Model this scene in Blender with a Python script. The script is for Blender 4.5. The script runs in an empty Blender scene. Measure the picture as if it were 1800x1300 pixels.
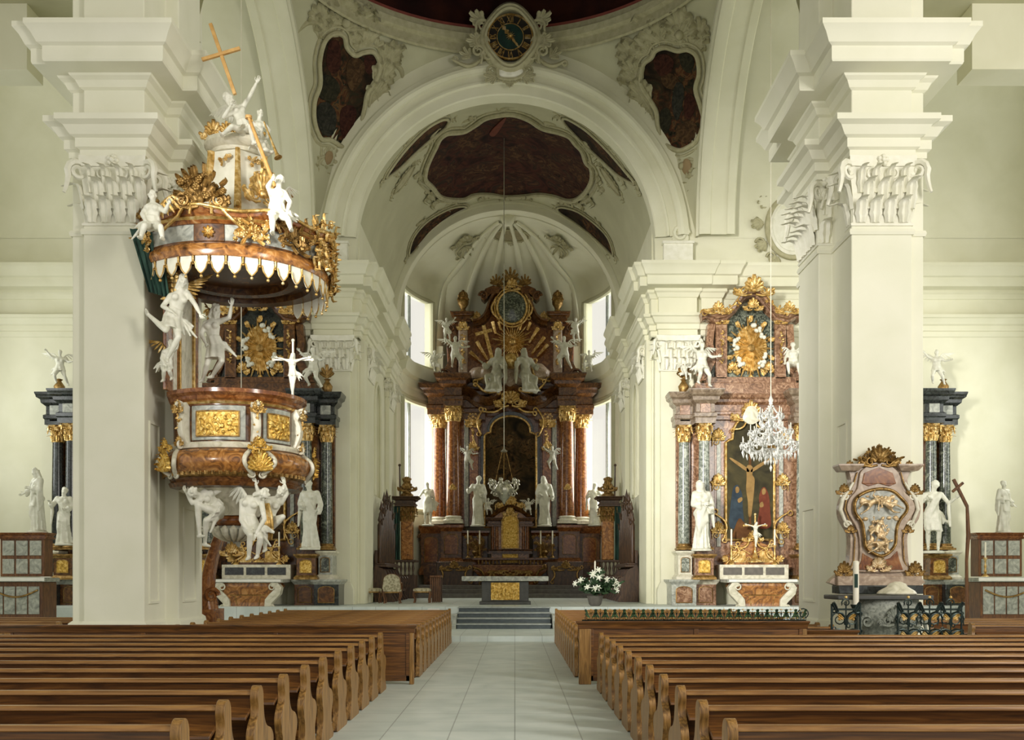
import bpy, math, random
from mathutils import Vector, Matrix, geometry, noise
PI = math.pi
RR = random.Random(11)
AX, CH, F, VX, VY = -0.35, 1.95, 1800.0, 905.0, 1010.0
SC = bpy.context.scene
COL = SC.collection
rad = math.radians
V = Vector

def W(px, py, d):
 """a pixel of the photograph at depth d, as a point of the room"""
 return V(((px - VX) * d / F, d, CH - (py - VY) * d / F))

# ------------------------------------------------------------------ materials
def lin(h):
 c = [int(h[i:i + 2], 16) / 255 for i in (0, 2, 4)]
 return tuple((x / 12.92 if x < .04045 else ((x + .055) / 1.055) ** 2.4) for x in c) + (1,)

def mat(name, cols, rough=.6, metal=0., scale=4., detail=6., distort=.4, bump=0., stops=None, kind='noise',
  stretch=(1, 1, 1), trans=0., emit=None, spec=.5, bscale=None):
 m = bpy.data.materials.new(name)
 m.use_nodes = True
 nt = m.node_tree
 b = nt.nodes['Principled BSDF']
 b.inputs['Roughness'].default_value = rough
 b.inputs['Metallic'].default_value = metal
 b.inputs['Specular IOR Level'].default_value = spec
 if trans:
  b.inputs['Transmission Weight'].default_value = trans
 tc = nt.nodes.new('ShaderNodeTexCoord')
 mp = nt.nodes.new('ShaderNodeMapping')
 mp.inputs['Scale'].default_value = stretch
 nt.links.new(tc.outputs['Object'], mp.inputs[0])
 if kind == 'noise':
  t = nt.nodes.new('ShaderNodeTexNoise')
  t.inputs['Scale'].default_value = scale
  t.inputs['Detail'].default_value = detail
  t.inputs['Distortion'].default_value = distort
  out = t.outputs['Fac']
 elif kind == 'wave':
  t = nt.nodes.new('ShaderNodeTexWave')
  t.inputs['Scale'].default_value = scale
  t.inputs['Distortion'].default_value = distort
  t.inputs['Detail'].default_value = detail
  t.inputs['Detail Scale'].default_value = 1.5
  out = t.outputs['Fac']
 elif kind == 'voronoi':
  t = nt.nodes.new('ShaderNodeTexVoronoi')
  t.inputs['Scale'].default_value = scale
  out = t.outputs['Distance']
 nt.links.new(mp.outputs[0], t.inputs['Vector'])
 r = nt.nodes.new('ShaderNodeValToRGB')
 e = r.color_ramp.elements
 n = len(cols)
 if stops is None:
  stops = [.5] if n == 1 else [.3 + .4 * i / (n - 1) for i in range(n)]
 while len(e) < n:
  e.new(.5)
 while len(e) > n:
  e.remove(e[-1])
 for i in range(n):
  e[i].position = stops[i]
  e[i].color = lin(cols[i])
 nt.links.new(out, r.inputs[0])
 nt.links.new(r.outputs[0], b.inputs['Base Color'])
 if emit:
  nt.links.new(r.outputs[0], b.inputs['Emission Color'])
  b.inputs['Emission Strength'].default_value = emit
 if bump:
  bp = nt.nodes.new('ShaderNodeBump')
  bp.inputs['Strength'].default_value = bump
  bp.inputs['Distance'].default_value = .02
  src = out
  if bscale:
   t2 = nt.nodes.new('ShaderNodeTexNoise')
   t2.inputs['Scale'].default_value = bscale
   t2.inputs['Detail'].default_value = 5
   nt.links.new(tc.outputs['Object'], t2.inputs['Vector'])
   src = t2.outputs['Fac']
  nt.links.new(src, bp.inputs['Height'])
  nt.links.new(bp.outputs[0], b.inputs['Normal'])
 return m

M = {}
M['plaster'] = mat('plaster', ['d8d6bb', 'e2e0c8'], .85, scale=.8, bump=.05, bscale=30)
M['shaded_vault_plaster'] = mat('shaded_vault_plaster', ['b5b394', 'c2c0a2'], .9, scale=.7, bump=.05, bscale=20)  # same plaster in a darker tone; the vaults' shade is put into the colour
M['pier'] = mat('pier', ['e0dfc9', 'e8e6d3'], .8, scale=.9, bump=.06, bscale=30)
M['stucco'] = mat('stucco', ['a39e7c', 'b8b392'], .8, scale=5, bump=.15, bscale=25)  # darker than the vaults; shadow lines of the relief put into the colour
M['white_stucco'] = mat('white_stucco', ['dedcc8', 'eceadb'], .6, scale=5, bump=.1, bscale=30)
M['statue'] = mat('statue', ['d0cfbd', 'e6e4d6'], .5, scale=6, bump=.1, bscale=40)
M['gold'] = mat('gold', ['8f7038', 'cfa860', 'efd9a4'], .38, .7, scale=9, bump=.35, bscale=45)
M['old_gold'] = mat('old_gold', ['5e4722', '91703a', 'b5955c'], .42, .6, scale=9, bump=.35, bscale=40)
M['relief_gold'] = mat('relief_gold', ['92702e', 'd0a64c', 'efd488'], .38, .7, scale=14, bump=.9, bscale=22)
M['red_marble'] = mat('red_marble', ['40240f', '74421d', '905b2d', 'ad875a'], .17, scale=3.5, distort=2.5, bump=0, stops=[.25, .45, .6, .78])
M['dark_red'] = mat('dark_red', ['301c0d', '5b3819', '7c5329'], .25, scale=4, distort=2)
M['brown_marble'] = mat('brown_marble', ['523721', '84562c', 'a97238', 'c2935c'], .2, scale=3, distort=3)
M['green_marble'] = mat('green_marble', ['20241f', '454b42', '777c6c', 'aeb3a2'], .15, scale=5, distort=2.2, stops=[.3, .48, .6, .78])
M['black_marble'] = mat('black_marble', ['141514', '272a28', '3f4542'], .18, scale=5, distort=2)
M['grey_marble'] = mat('grey_marble', ['7d8078', 'a3a59a', 'bfc0b4'], .35, scale=4, distort=2)
M['cream_marble'] = mat('cream_marble', ['b9b49c', 'd6d1bb', 'e4e0cf'], .35, scale=3, distort=2)
M['grey_stone'] = mat('grey_stone', ['888e89', 'a2a7a2'], .6, scale=6, bump=.1, bscale=40)
M['brown_grey'] = mat('brown_grey', ['5b4c3c', '7d6c58', '968672'], .25, scale=4, distort=2)
M['step_dark'] = mat('step_dark', ['454d50', '555e60'], .7, scale=8)
M['pink_marble'] = mat('pink_marble', ['8a7663', 'a8927c', 'c2b09a'], .3, scale=4, distort=2)
M['pale_green'] = mat('pale_green', ['4b5148', '7c8276', 'a9ada0', 'c6c8bb'], .15, scale=5, distort=2.2, stops=[.3, .48, .6, .78])
M['robe_red'] = mat('robe_red', ['22130f', '3a2018', '4a2b1f'], .85, scale=4, distort=2, spec=.15)
M['robe_olive'] = mat('robe_olive', ['1d1c16', '2c2a1e', '3a3727'], .85, scale=4, distort=2, spec=.15)
M['robe_ochre'] = mat('robe_ochre', ['2a1f15', '45321f', '5c452d'], .85, scale=4, distort=2, spec=.15)
M['robe_grey'] = mat('robe_grey', ['1f1f1a', '2e2d26', '3d3b31'], .85, scale=4, distort=2, spec=.15)
M['rose_brown'] = mat('rose_brown', ['573b2a', '7c5a42', '99755a', 'b8997c'], .2, scale=4, distort=2.5)
M['font_stone'] = mat('font_stone', ['5c6058', '8a8e82', 'a2a598'], .55, scale=14, distort=1, bump=.2, bscale=30)
M['dark_stone'] = mat('dark_stone', ['55514b', '6d6860'], .6, scale=5, bump=.1)
M['pew_rail_lit'] = mat('pew_rail_lit', ['65421c', '8a602e', 'a3783f'], .35, scale=2.2, distort=3, detail=8, stretch=(.35, 6, 6), stops=[.3, .5, .72])  # lighter than the pew wood; the top edge's catch-light is painted in
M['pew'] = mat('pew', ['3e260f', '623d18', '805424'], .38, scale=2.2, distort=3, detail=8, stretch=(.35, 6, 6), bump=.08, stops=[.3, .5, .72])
M['pew_end'] = mat('pew_end', ['5a3d1b', '85602d', 'ab8248'], .42, scale=2.2, distort=3, detail=8, stretch=(6, 6, .5), bump=.08, stops=[.3, .5, .72])
M['dark_wood'] = mat('dark_wood', ['2a1a10', '45301e', '5f432a'], .45, scale=3, distort=2, stretch=(4, 4, .6))
M['brown_wood'] = mat('brown_wood', ['4a2c16', '6b4322', '845830'], .45, scale=3, distort=2, stretch=(4, 4, .6))
M['wood_cross'] = mat('wood_cross', ['b98a48', 'd9ae6c'], .5, scale=6)
M['fresco'] = mat('fresco', ['1d1110', '3b201c', '52291f', '33302a', '6b4a2c'], .85, scale=1.1, distort=1.6, detail=9, stops=[.3, .42, .52, .6, .74], spec=.15)
M['fresco2'] = mat('fresco2', ['16110e', '332418', '4b2a1c', '3f3c2c', '7a4f2e'], .85, scale=1.7, distort=1.3, detail=8, stops=[.3, .42, .52, .62, .74], spec=.15)
M['canvas'] = mat('canvas', ['19130d', '2f2417', '47371f', '5b4426'], .7, scale=1.2, distort=1.5, detail=8, spec=.2)
M['canvas2'] = mat('canvas2', ['2a2619', '3e3924', '4d4429'], .7, scale=1.5, distort=1.2, detail=6, spec=.2)
M['dome_paint'] = mat('dome_paint', ['1a0f0d', '2a1512', '3a1d15'], .9, scale=.8, spec=.1)
M['red_band'] = mat('red_band', ['6a2d22', '7d3a2a'], .8, scale=3)
M['white_cloth'] = mat('white_cloth', ['e6e4da', 'f4f2ea'], .85, scale=5)
M['upholstery'] = mat('upholstery', ['9a9276', 'c9c2a6'], .9, scale=12, kind='voronoi', bump=.1)
M['iron'] = mat('iron', ['1b2421', '2f3d38'], .4, .6, scale=12)
M['green_drape'] = mat('green_drape', ['15241e', '27443a', '3a5c4e'], .8, scale=3, stretch=(3, 3, .5))
M['dark_green'] = mat('dark_green', ['1a2a1a', '2f4a2a', '45633a'], .7, scale=9)
M['flower'] = mat('flower', ['e4e6cf', 'f6f6ea'], .7, scale=9)
M['wax'] = mat('wax', ['e9e2cc', 'f3eedd'], .5, scale=5)
M['silver'] = mat('silver', ['a9a698', 'd2cfbf'], .3, .7, scale=8)
M['clock_green'] = mat('clock_green', ['10251f', '1c3a30'], .5, scale=5)
M['clock_black'] = mat('clock_black', ['171512', '24201a'], .5, scale=5)
M['cloud'] = mat('cloud', ['a9a794', 'c6c4b2'], .7, scale=4, bump=.2, bscale=9)
M['dark_slab'] = mat('dark_slab', ['3a3a36', '4c4c47'], .5, scale=6)
M['skin_paint'] = mat('skin_paint', ['7d6138', '987a4a'], .7, scale=4, spec=.2)
M['blue_paint'] = mat('blue_paint', ['27313a', '36434c'], .7, scale=4, spec=.2)
M['red_paint'] = mat('red_paint', ['5c2b1d', '753c28'], .7, scale=4, spec=.2)
M['brown_paint'] = mat('brown_paint', ['4c3018', '6b4724'], .7, scale=4, spec=.2)
M['notice'] = mat('notice', ['8c9488', '9aa296'], .7, scale=4)
M['paper'] = mat('paper', ['eeece2', 'f6f4ec'], .8, scale=4)

def crystal():
 m = bpy.data.materials.new('crystal')
 m.use_nodes = True
 b = m.node_tree.nodes['Principled BSDF']
 b.inputs['Base Color'].default_value = (.93, .93, .9, 1)
 b.inputs['Roughness'].default_value = .06
 b.inputs['Transmission Weight'].default_value = .45
 b.inputs['Specular IOR Level'].default_value = .9
 return m

def pane_glass():
 m = bpy.data.materials.new('window_glass')
 m.use_nodes = True
 nt = m.node_tree
 nt.nodes.remove(nt.nodes['Principled BSDF'])
 o = nt.nodes['Material Output']
 a = nt.nodes.new('ShaderNodeBsdfTransparent')
 a.inputs[0].default_value = (.97, .97, .95, 1)
 g = nt.nodes.new('ShaderNodeBsdfGlossy')
 g.inputs['Roughness'].default_value = .1
 x = nt.nodes.new('ShaderNodeMixShader')
 x.inputs[0].default_value = .05
 nt.links.new(a.outputs[0], x.inputs[1])
 nt.links.new(g.outputs[0], x.inputs[2])
 nt.links.new(x.outputs[0], o.inputs[0])
 return m

def floor_mat():
 m = mat('floor_stone', ['bfc8c3', 'cbd3ce', 'd6dcd7'], .45, scale=1.5, distort=.5)
 nt = m.node_tree
 b = nt.nodes['Principled BSDF']
 tc = [n for n in nt.nodes if n.type == 'TEX_COORD'][0]
 br = nt.nodes.new('ShaderNodeTexBrick')
 br.inputs['Scale'].default_value = 1
 br.inputs['Brick Width'].default_value = .8
 br.inputs['Row Height'].default_value = .8
 br.inputs['Mortar Size'].default_value = .008
 br.offset = 0
 br.inputs['Color1'].default_value = (1, 1, 1, 1)
 br.inputs['Color2'].default_value = (.93, .94, .94, 1)
 br.inputs['Mortar'].default_value = (.55, .55, .55, 1)
 nt.links.new(tc.outputs['Object'], br.inputs['Vector'])
 mx = nt.nodes.new('ShaderNodeMix')
 mx.data_type = 'RGBA'
 mx.blend_type = 'MULTIPLY'
 mx.inputs[0].default_value = 1
 src = b.inputs['Base Color'].links[0].from_socket
 nt.links.new(src, mx.inputs[6])
 nt.links.new(br.outputs[0], mx.inputs[7])
 nt.links.new(mx.outputs[2], b.inputs['Base Color'])
 return m

def fresco_mat(name, ramps, sc):
 m = mat(name, ramps[0], .85, scale=sc, distort=1.6, detail=9, stops=[.3, .42, .5, .58, .72], spec=.15)
 nt = m.node_tree
 b = nt.nodes['Principled BSDF']
 mp = [n for n in nt.nodes if n.type == 'MAPPING'][0]
 src = b.inputs['Base Color'].links[0].from_socket
 t2 = nt.nodes.new('ShaderNodeTexNoise')
 t2.inputs['Scale'].default_value = sc * 2.3
 t2.inputs['Detail'].default_value = 6
 t2.inputs['Distortion'].default_value = 2.2
 nt.links.new(mp.outputs[0], t2.inputs['Vector'])
 r2 = nt.nodes.new('ShaderNodeValToRGB')
 e = r2.color_ramp.elements
 while len(e) < len(ramps[1]):
  e.new(.5)
 for i, cc in enumerate(ramps[1]):
  e[i].position = .34 + .34 * i / (len(ramps[1]) - 1)
  e[i].color = lin(cc)
 nt.links.new(t2.outputs['Fac'], r2.inputs[0])
 t3 = nt.nodes.new('ShaderNodeTexNoise')
 t3.inputs['Scale'].default_value = sc * .9
 t3.inputs['Detail'].default_value = 3
 nt.links.new(mp.outputs[0], t3.inputs['Vector'])
 r3 = nt.nodes.new('ShaderNodeValToRGB')
 r3.color_ramp.elements[0].position = .44
 r3.color_ramp.elements[1].position = .56
 nt.links.new(t3.outputs['Fac'], r3.inputs[0])
 mx = nt.nodes.new('ShaderNodeMix')
 mx.data_type = 'RGBA'
 nt.links.new(r3.outputs[0], mx.inputs[0])
 nt.links.new(src, mx.inputs[6])
 nt.links.new(r2.outputs[0], mx.inputs[7])
 nt.links.new(mx.outputs[2], b.inputs['Base Color'])
 return m

M['fresco'] = fresco_mat('fresco', (['1a100d', '341c16', '4a281c', '2a221b', '5c3c26'], ['1f130d', '472a1c', '33241a', '63442a', '241d19']), .8)
M['fresco2'] = fresco_mat('fresco2', (['120f0c', '231b12', '362719', '2a281b', '523f28'], ['15120d', '2d2b1d', '48291b', '614629', '2d2f27']), .9)
M['canvas'] = fresco_mat('canvas', (['17130c', '2a2114', '3f311c', '2b2517', '57432a'], ['1b160e', '3a2a18', '5c4428', '302a1c', '6d5434']), .8)
M['crystal'] = crystal()
M['pane'] = pane_glass()
M['floor'] = floor_mat()

# ------------------------------------------------------------------ mesh builder
WHOLE = {'iron_crest', 'gilt_work', 'green_leaf_work', 'numeral', 'panel_bead', 'frame', 'wing', 'shield_frame', 'carved_surround', 'kneeler', 'painted_face', 'pane', 'corpus', 'cross', 'bouquet', 'relief_figures', 'gilt_border', 'ray_burst', 'star_boss'}

class MB:
 def __init__(s):
  s.v, s.f = [], []

 def add(s, vs, fs):
  n = len(s.v)
  s.v += [tuple(p) for p in vs]
  s.f += [tuple(i + n for i in f) for f in fs]
  return s

 def join(s, o, mt=None):
  vs = o.v if mt is None else [mt @ V(p) for p in o.v]
  return s.add(vs, o.f)

 def box(s, x0, x1, y0, y1, z0, z1):
  return s.add([(x0, y0, z0), (x1, y0, z0), (x1, y1, z0), (x0, y1, z0), (x0, y0, z1), (x1, y0, z1), (x1, y1, z1), (x0, y1, z1)],
                     [(3, 2, 1, 0), (4, 5, 6, 7), (0, 1, 5, 4), (1, 2, 6, 5), (2, 3, 7, 6), (3, 0, 4, 7)])

 def cbox(s, c, sx, sy, sz, rot=None):
  b = MB().box(-sx / 2, sx / 2, -sy / 2, sy / 2, -sz / 2, sz / 2)
  mt = Matrix.Translation(V(c))
  if rot is not None:
   mt = mt @ rot.to_4x4()
  return s.join(b, mt)

 def grid(s, rows, close=False, closer=False):
  nr, nc = len(rows), len(rows[0])
  vs = [p for r in rows for p in r]
  fs = []
  for i in range(nr if closer else nr - 1):
   i2 = (i + 1) % nr
   for j in range(nc if close else nc - 1):
    j2 = (j + 1) % nc
    fs.append((i * nc + j, i * nc + j2, i2 * nc + j2, i2 * nc + j))
  return s.add(vs, fs)

 def loft(s, rings, cap0=True, cap1=True):
  n = len(s.v)
  s.grid(rings, close=True)
  nc = len(rings[0])
  if cap0:
   s.f.append(tuple(n + j for j in reversed(range(nc))))
  if cap1:
   k = n + (len(rings) - 1) * nc
   s.f.append(tuple(k + j for j in range(nc)))
  return s

 def lathe(s, prof, c=(0, 0, 0), seg=24, sx=1, sy=1, a0=0, a1=2 * PI, wob=None, cap=True):
  full = abs(a1 - a0 - 2 * PI) < 1e-6
  n = seg if full else seg + 1
  rings = []
  for r, z in prof:
   rg = []
   for j in range(n):
    a = a0 + (a1 - a0) * j / seg
    q = r * (1 + (wob(a, z) if wob else 0))
    rg.append((c[0] + q * math.cos(a) * sx, c[1] + q * math.sin(a) * sy, c[2] + z))
   rings.append(rg)
  if full:
   return s.loft(rings) if cap else s.grid(rings, close=True)
  return s.grid(rings)

 def ball(s, c, r, seg=10, rings=6, sc=(1, 1, 1), rot=None):
  rs = []
  for i in range(rings + 1):
   t = PI * i / rings
   rr = max(math.sin(t), .02)
   rs.append([V((rr * math.cos(2 * PI * j / seg) * r * sc[0], rr * math.sin(2 * PI * j / seg) * r * sc[1], -math.cos(t) * r * sc[2])) for j in range(seg)])
  if rot is not None:
   rs = [[rot @ p for p in g] for g in rs]
  c = V(c)
  return s.loft([[p + c for p in g] for g in rs])

 def tube(s, pts, r, seg=8, caps=True, flat=1.0, up=None):
  pts = [V(p) for p in pts]
  n = len(pts)
  rr = r if isinstance(r, (list, tuple)) else [r] * n
  rings = []
  prev = None
  for i in range(n):
   t = (pts[min(i + 1, n - 1)] - pts[max(i - 1, 0)])
   if t.length < 1e-9:
    t = V((0, 0, 1))
   t.normalize()
   if prev is None:
    u = V(up) if up is not None else (V((0, 0, 1)) if abs(t.z) < .9 else V((1, 0, 0)))
   else:
    u = prev
   u = u - t * u.dot(t)
   if u.length < 1e-6:
    u = t.orthogonal()
   u.normalize()
   prev = u
   w = t.cross(u)
   rings.append([pts[i] + (u * math.cos(2 * PI * j / seg) * flat + w * math.sin(2 * PI * j / seg)) * rr[i] for j in range(seg)])
  return s.loft(rings, caps, caps)

 def capsule(s, a, b, ra, rb, seg=10):
  a, b = V(a), V(b)
  t = (b - a)
  L = t.length
  t = t / L if L > 1e-6 else V((0, 0, 1))
  pts, rs = [], []
  for k in (90, 60, 30, 0):
   pts.append(a - t * ra * math.sin(rad(k)))
   rs.append(max(ra * math.cos(rad(k)), ra * .05))
  for k in (0, 30, 60, 90):
   pts.append(b + t * rb * math.sin(rad(k)))
   rs.append(max(rb * math.cos(rad(k)), rb * .05))
  return s.tube(pts, rs, seg)

 def mould(s, path, prof, z0=0, closed=False, cap=True):
  """sweep a profile (out, z) along a plan path; 'out' is to the right of travel, mitred"""
  n = len(path)
  P = [V((p[0], p[1])) for p in path]
  nor = []
  for i in range(n if closed else n - 1):
   d = P[(i + 1) % n] - P[i]
   d.normalize()
   nor.append(V((d.y, -d.x)))
  rows = []
  for i in range(n):
   if closed:
    a, b = nor[i - 1], nor[i]
   else:
    a, b = nor[max(i - 1, 0)], nor[min(i, n - 2)]
   m = (a + b) / max(1 + a.dot(b), .2)
   rows.append([(P[i].x + m.x * o, P[i].y + m.y * o, z0 + z) for o, z in prof])
  k = len(s.v)
  s.grid(rows, closer=closed)
  if cap and not closed:
   nc = len(prof)
   s.f.append(tuple(k + j for j in range(nc)))
   s.f.append(tuple(k + (n - 1) * nc + j for j in reversed(range(nc))))
  return s

 def arcmould(s, cx, cz, y, prof, a0=0, a1=PI, n=48, sx=1, sz=1):
  rows = []
  for i in range(n + 1):
   a = a0 + (a1 - a0) * i / n
   rows.append([(cx + r * math.cos(a) * sx, y - p, cz + r * math.sin(a) * sz) for r, p in prof])
  return s.grid(rows)

 def prism(s, poly, y0, y1, holes=()):
  """outline in (x, z), extruded from y0 (front) to y1"""
  return s.slab(poly, V((0, y0, 0)), V((1, 0, 0)), V((0, 0, 1)), V((0, 1, 0)), y1 - y0, holes)

 def slab(s, poly, O, U, Vv, N, t, holes=()):
  loops = [poly] + list(holes)
  flat = [p for l in loops for p in l]
  tri = geometry.tessellate_polygon([[V((p[0], p[1], 0)) for p in l] for l in loops])
  n = len(flat)
  vs = [O + U * p[0] + Vv * p[1] for p in flat] + [O + U * p[0] + Vv * p[1] + N * t for p in flat]
  fs = [tuple(a) for a in tri] + [tuple(i + n for i in reversed(a)) for a in tri]
  k = 0
  for l in loops:
   m = len(l)
   for i in range(m):
    a, b = k + i, k + (i + 1) % m
    fs.append((a, b, b + n, a + n))
   k += m
  return s.add(vs, fs)

 def slabmesh(s, poly, y0, y1, rim):
  return s.prism(poly, y0, y1)

 # --- baroque ornament
 def scroll(s, O, U, Vv, size, turns=1.4, r0=.03, flip=1, tail=0., seg=6, n=18, end=.12):
  """a volute in the plane (U, Vv): starts outside, winds in; O is the eye"""
  pts, rs = [], []
  if tail:
   for i in range(4, 0, -1):
    t = i / 4
    pts.append(O + U * size * 1.0 * flip - Vv * tail * t + U * flip * tail * .18 * t * t)
    rs.append(r0 * (1 - .5 * t))
  for i in range(n + 1):
   t = i / n
   a = t * turns * 2 * PI
   q = size * (1 - t) ** .8 + size * end
   pts.append(O + U * q * math.cos(a) * flip + Vv * q * math.sin(a))
   rs.append(r0 * (1 - .55 * t))
  pts.append(pts[-1])
  return s.tube(pts[:-1], rs, seg)

 def cscroll(s, A, B, N, bulge=.35, r0=.03, curl=.22, seg=6):
  """C-scroll from A to B bulging towards N x AB, curled at both ends"""
  A, B = V(A), V(B)
  d = B - A
  L = d.length
  t = d / L
  u = N.cross(t).normalized()
  pts, rs = [], []
  c = curl * L
  m = 10
  for i in range(m):
   k = 1 - i / m
   a = PI / 2 + k * 2.4 * PI
   q = c * (1 - .75 * k)
   pts.append(A + u * c * 0 + t * c * .2 - t * q * math.sin(a) * -1 * 0 + (t * math.cos(a) + u * (math.sin(a) - 1)) * q)
   rs.append(r0 * (.5 + .5 * (1 - k)))
  for i in range(9):
   k = i / 8
   pts.append(A + d * k + u * math.sin(PI * k) * bulge * L)
   rs.append(r0 * (1 + .35 * math.sin(PI * k)))
  for i in range(m):
   k = i / m
   a = PI / 2 - k * 2.4 * PI
   q = c * (1 - .75 * k)
   pts.append(B + (t * math.cos(a) + u * (math.sin(a) - 1)) * q)
   rs.append(r0 * (1 - .5 * k))
  return s.tube(pts, rs, seg)

 def leaf(s, O, up, out, w, h, curl=.5, lobes=3, th=.012, n=7):
  """an acanthus leaf: grows along up, tip curls towards out"""
  O, up, out = V(O), V(up).normalized(), V(out).normalized()
  side = up.cross(out).normalized()
  rings = []
  for i in range(n + 1):
   t = i / n
   if t < .72:
    p = O + up * h * t * 1.15 + out * h * .12 * t * t
   else:
    k = (t - .72) / .28
    p = O + up * h * (.83 + .14 * math.sin(k * PI * .9)) + out * h * (.062 + curl * .5 * (1 - math.cos(k * PI * .75)))
   ww = w * .5 * (.55 + .55 * math.sin(PI * min(t * .85 + .12, 1))) * (1 - .18 * abs(math.sin(lobes * PI * t))) * (1 if t < .85 else 1 - (t - .85) * 3.5)
   rings.append([p - side * ww + out * th * .2, p - side * ww * .5 + out * (th * 1.6), p + out * th * .6, p + side * ww * .5 + out * (th * 1.6), p + side * ww + out * th * .2, p - out * th])
  return s.loft(rings)

 def bud(s, O, r, k=5, N=V((0, -1, 0)), rnd=RR):
  """a small blossom of petals round a heart"""
  O, N = V(O), V(N).normalized()
  u = N.orthogonal().normalized()
  w = N.cross(u)
  s.ball(O + N * r * .3, r * .45, 6, 4)
  ph = rnd.random() * 6
  for i in range(k):
   a = ph + 2 * PI * i / k
   s.ball(O + (u * math.cos(a) + w * math.sin(a)) * r * .6, r * .45, 6, 4)
  return s

 def garland(s, pts, r, step=.8, rnd=RR, N=V((0, -1, 0))):
  pts = [V(p) for p in pts]
  for i in range(len(pts) - 1):
   d = pts[i + 1] - pts[i]
   n = max(1, int(d.length / (r * step)))
   for j in range(n):
    o = V((rnd.uniform(-1, 1), rnd.uniform(-1, 1), rnd.uniform(-1, 1))) * r * .45
    if rnd.random() < .45:
     s.bud(pts[i] + d * (j / n) + o, r * rnd.uniform(.55, .95), 5, N)
    else:
     dr = V((rnd.uniform(-1, 1), rnd.uniform(-.6, .2), rnd.uniform(-1, 1)))
     s.leaf(pts[i] + d * (j / n) + o * .6, dr, N, r * .9, r * 1.9, .5, 2, r * .12, 4)
  return s

 def spray(s, O, U, Vv, N, n, L, w, a0, a1, curl=.35):
  """leaves fanned from O between angles a0 and a1 in the plane (U, Vv)"""
  for i in range(n):
   a = a0 + (a1 - a0) * (i / (n - 1) if n > 1 else .5)
   k = 1 - .35 * abs(2 * i / max(n - 1, 1) - 1)
   s.leaf(O, U * math.cos(a) + Vv * math.sin(a), N, w, L * k, curl, 3, w * .12, 6)
  return s

 def crest(s, O, U, Vv, N, w, h, r=None):
  """symmetrical rocaille crest: shell, two C-scrolls, leaves"""
  r = r or h * .07
  O = V(O)
  s.spray(O + Vv * h * .18, U, Vv, N, 7, h * .8, h * .24, PI * .12, PI * .88)
  s.ball(O + Vv * h * .2 + N * r, h * .13, 8, 5)
  for k in (-1, 1):
   s.scroll(O + U * k * w * .22 + Vv * h * .16, U, Vv, h * .2, 1.4, r, -k)
   s.scroll(O + U * k * w * .42 + Vv * h * .06, U, Vv, h * .14, 1.4, r * .9, k)
   s.spray(O + U * k * w * .3, U, Vv, N, 3, h * .5, h * .2, PI / 2 - k * .4, PI / 2 - k * 1.5)
   s.tube([O + U * k * w * .05, O + U * k * w * .2 - Vv * h * .06, O + U * k * w * .36 - Vv * h * .02, O + U * k * w * .5 + Vv * h * .02], [r, r * 1.1, r, r * .5], 6)
  return s

 def column(s, cx, cy, z0, z1, r, seg=24):
  h = z1 - z0
  return s.lathe([(r * 1.0, 0), (r * 1.0, h * .03), (r, h * .33), (r * .93, h * .7), (r * .86, h)], (cx, cy, z0), seg)

 def colbase(s, cx, cy, z0, r, h, seg=24):
  s.box(cx - r * 1.4, cx + r * 1.4, cy - r * 1.4, cy + r * 1.4, z0, z0 + h * .3)
  return s.lathe([(r * 1.38, h * .3), (r * 1.42, h * .42), (r * 1.36, h * .55), (r * 1.12, h * .6), (r * 1.1, h * .7), (r * 1.22, h * .78), (r * 1.2, h * .88), (r * 1.02, h)], (cx, cy, z0), seg)

 def capital(s, cx, cy, z0, z1, hx, hy, rnd=False, front_only=False, rows=2, per=None, flare=1.32):
  """Corinthian capital on a half-width hx, half-depth hy bell"""
  h = z1 - z0
  def per_pt(t, k):
   if rnd:
    a = t * 2 * PI
    return V((cx + hx * k * math.cos(a), cy + hy * k * math.sin(a), 0)), V((math.cos(a), math.sin(a), 0))
   L = [2 * hx, 2 * hy, 2 * hx, 2 * hy]
   q = t * sum(L)
   i = 0
   while q > L[i] and i < 3:
    q -= L[i]
    i += 1
   st = [(-hx, -hy), (hx, -hy), (hx, hy), (-hx, hy)][i]
   dr = [(1, 0), (0, 1), (-1, 0), (0, -1)][i]
   nn = [(0, -1), (1, 0), (0, 1), (-1, 0)][i]
   return V((cx + (st[0] + dr[0] * q) * k, cy + (st[1] + dr[1] * q) * k, 0)), V((nn[0], nn[1], 0))
  seg = 20
  prof = [(1.06, 0), (1.08, .03), (1.0, .05), (1.0, .4), (1.08, .7), (1.22, .84)]
  if rnd:
   s.loft([[per_pt(j / seg, k)[0] + V((0, 0, z0 + t * h)) for j in range(seg)] for k, t in prof])
  else:
   s.loft([[(cx - hx * k, cy - hy * k, z0 + t * h), (cx + hx * k, cy - hy * k, z0 + t * h), (cx + hx * k, cy + hy * k, z0 + t * h), (cx - hx * k, cy + hy * k, z0 + t * h)] for k, t in prof])
  P = 2 * PI * hx if rnd else 4 * (hx + hy)
  if rnd:
   nl = per or 8
   ts = [(i + .5) / nl for i in range(nl)]
  else:
   nf = per or 4
   ts = []
   tot = 4 * (hx + hy)
   for i in range(nf):
    ts.append((i + .5) / nf * 2 * hx / tot)
   ns = max(1, round(nf * hy / hx))
   for i in range(ns):
    ts.append((2 * hx + (i + .5) / ns * 2 * hy) / tot)
    if not front_only:
     pass
    ts.append((4 * hx + 2 * hy + (i + .5) / ns * 2 * hy) / tot)
  lw = (2 * PI * hx / len(ts) if rnd else 2 * hx / (per or 4)) * .86
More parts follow.
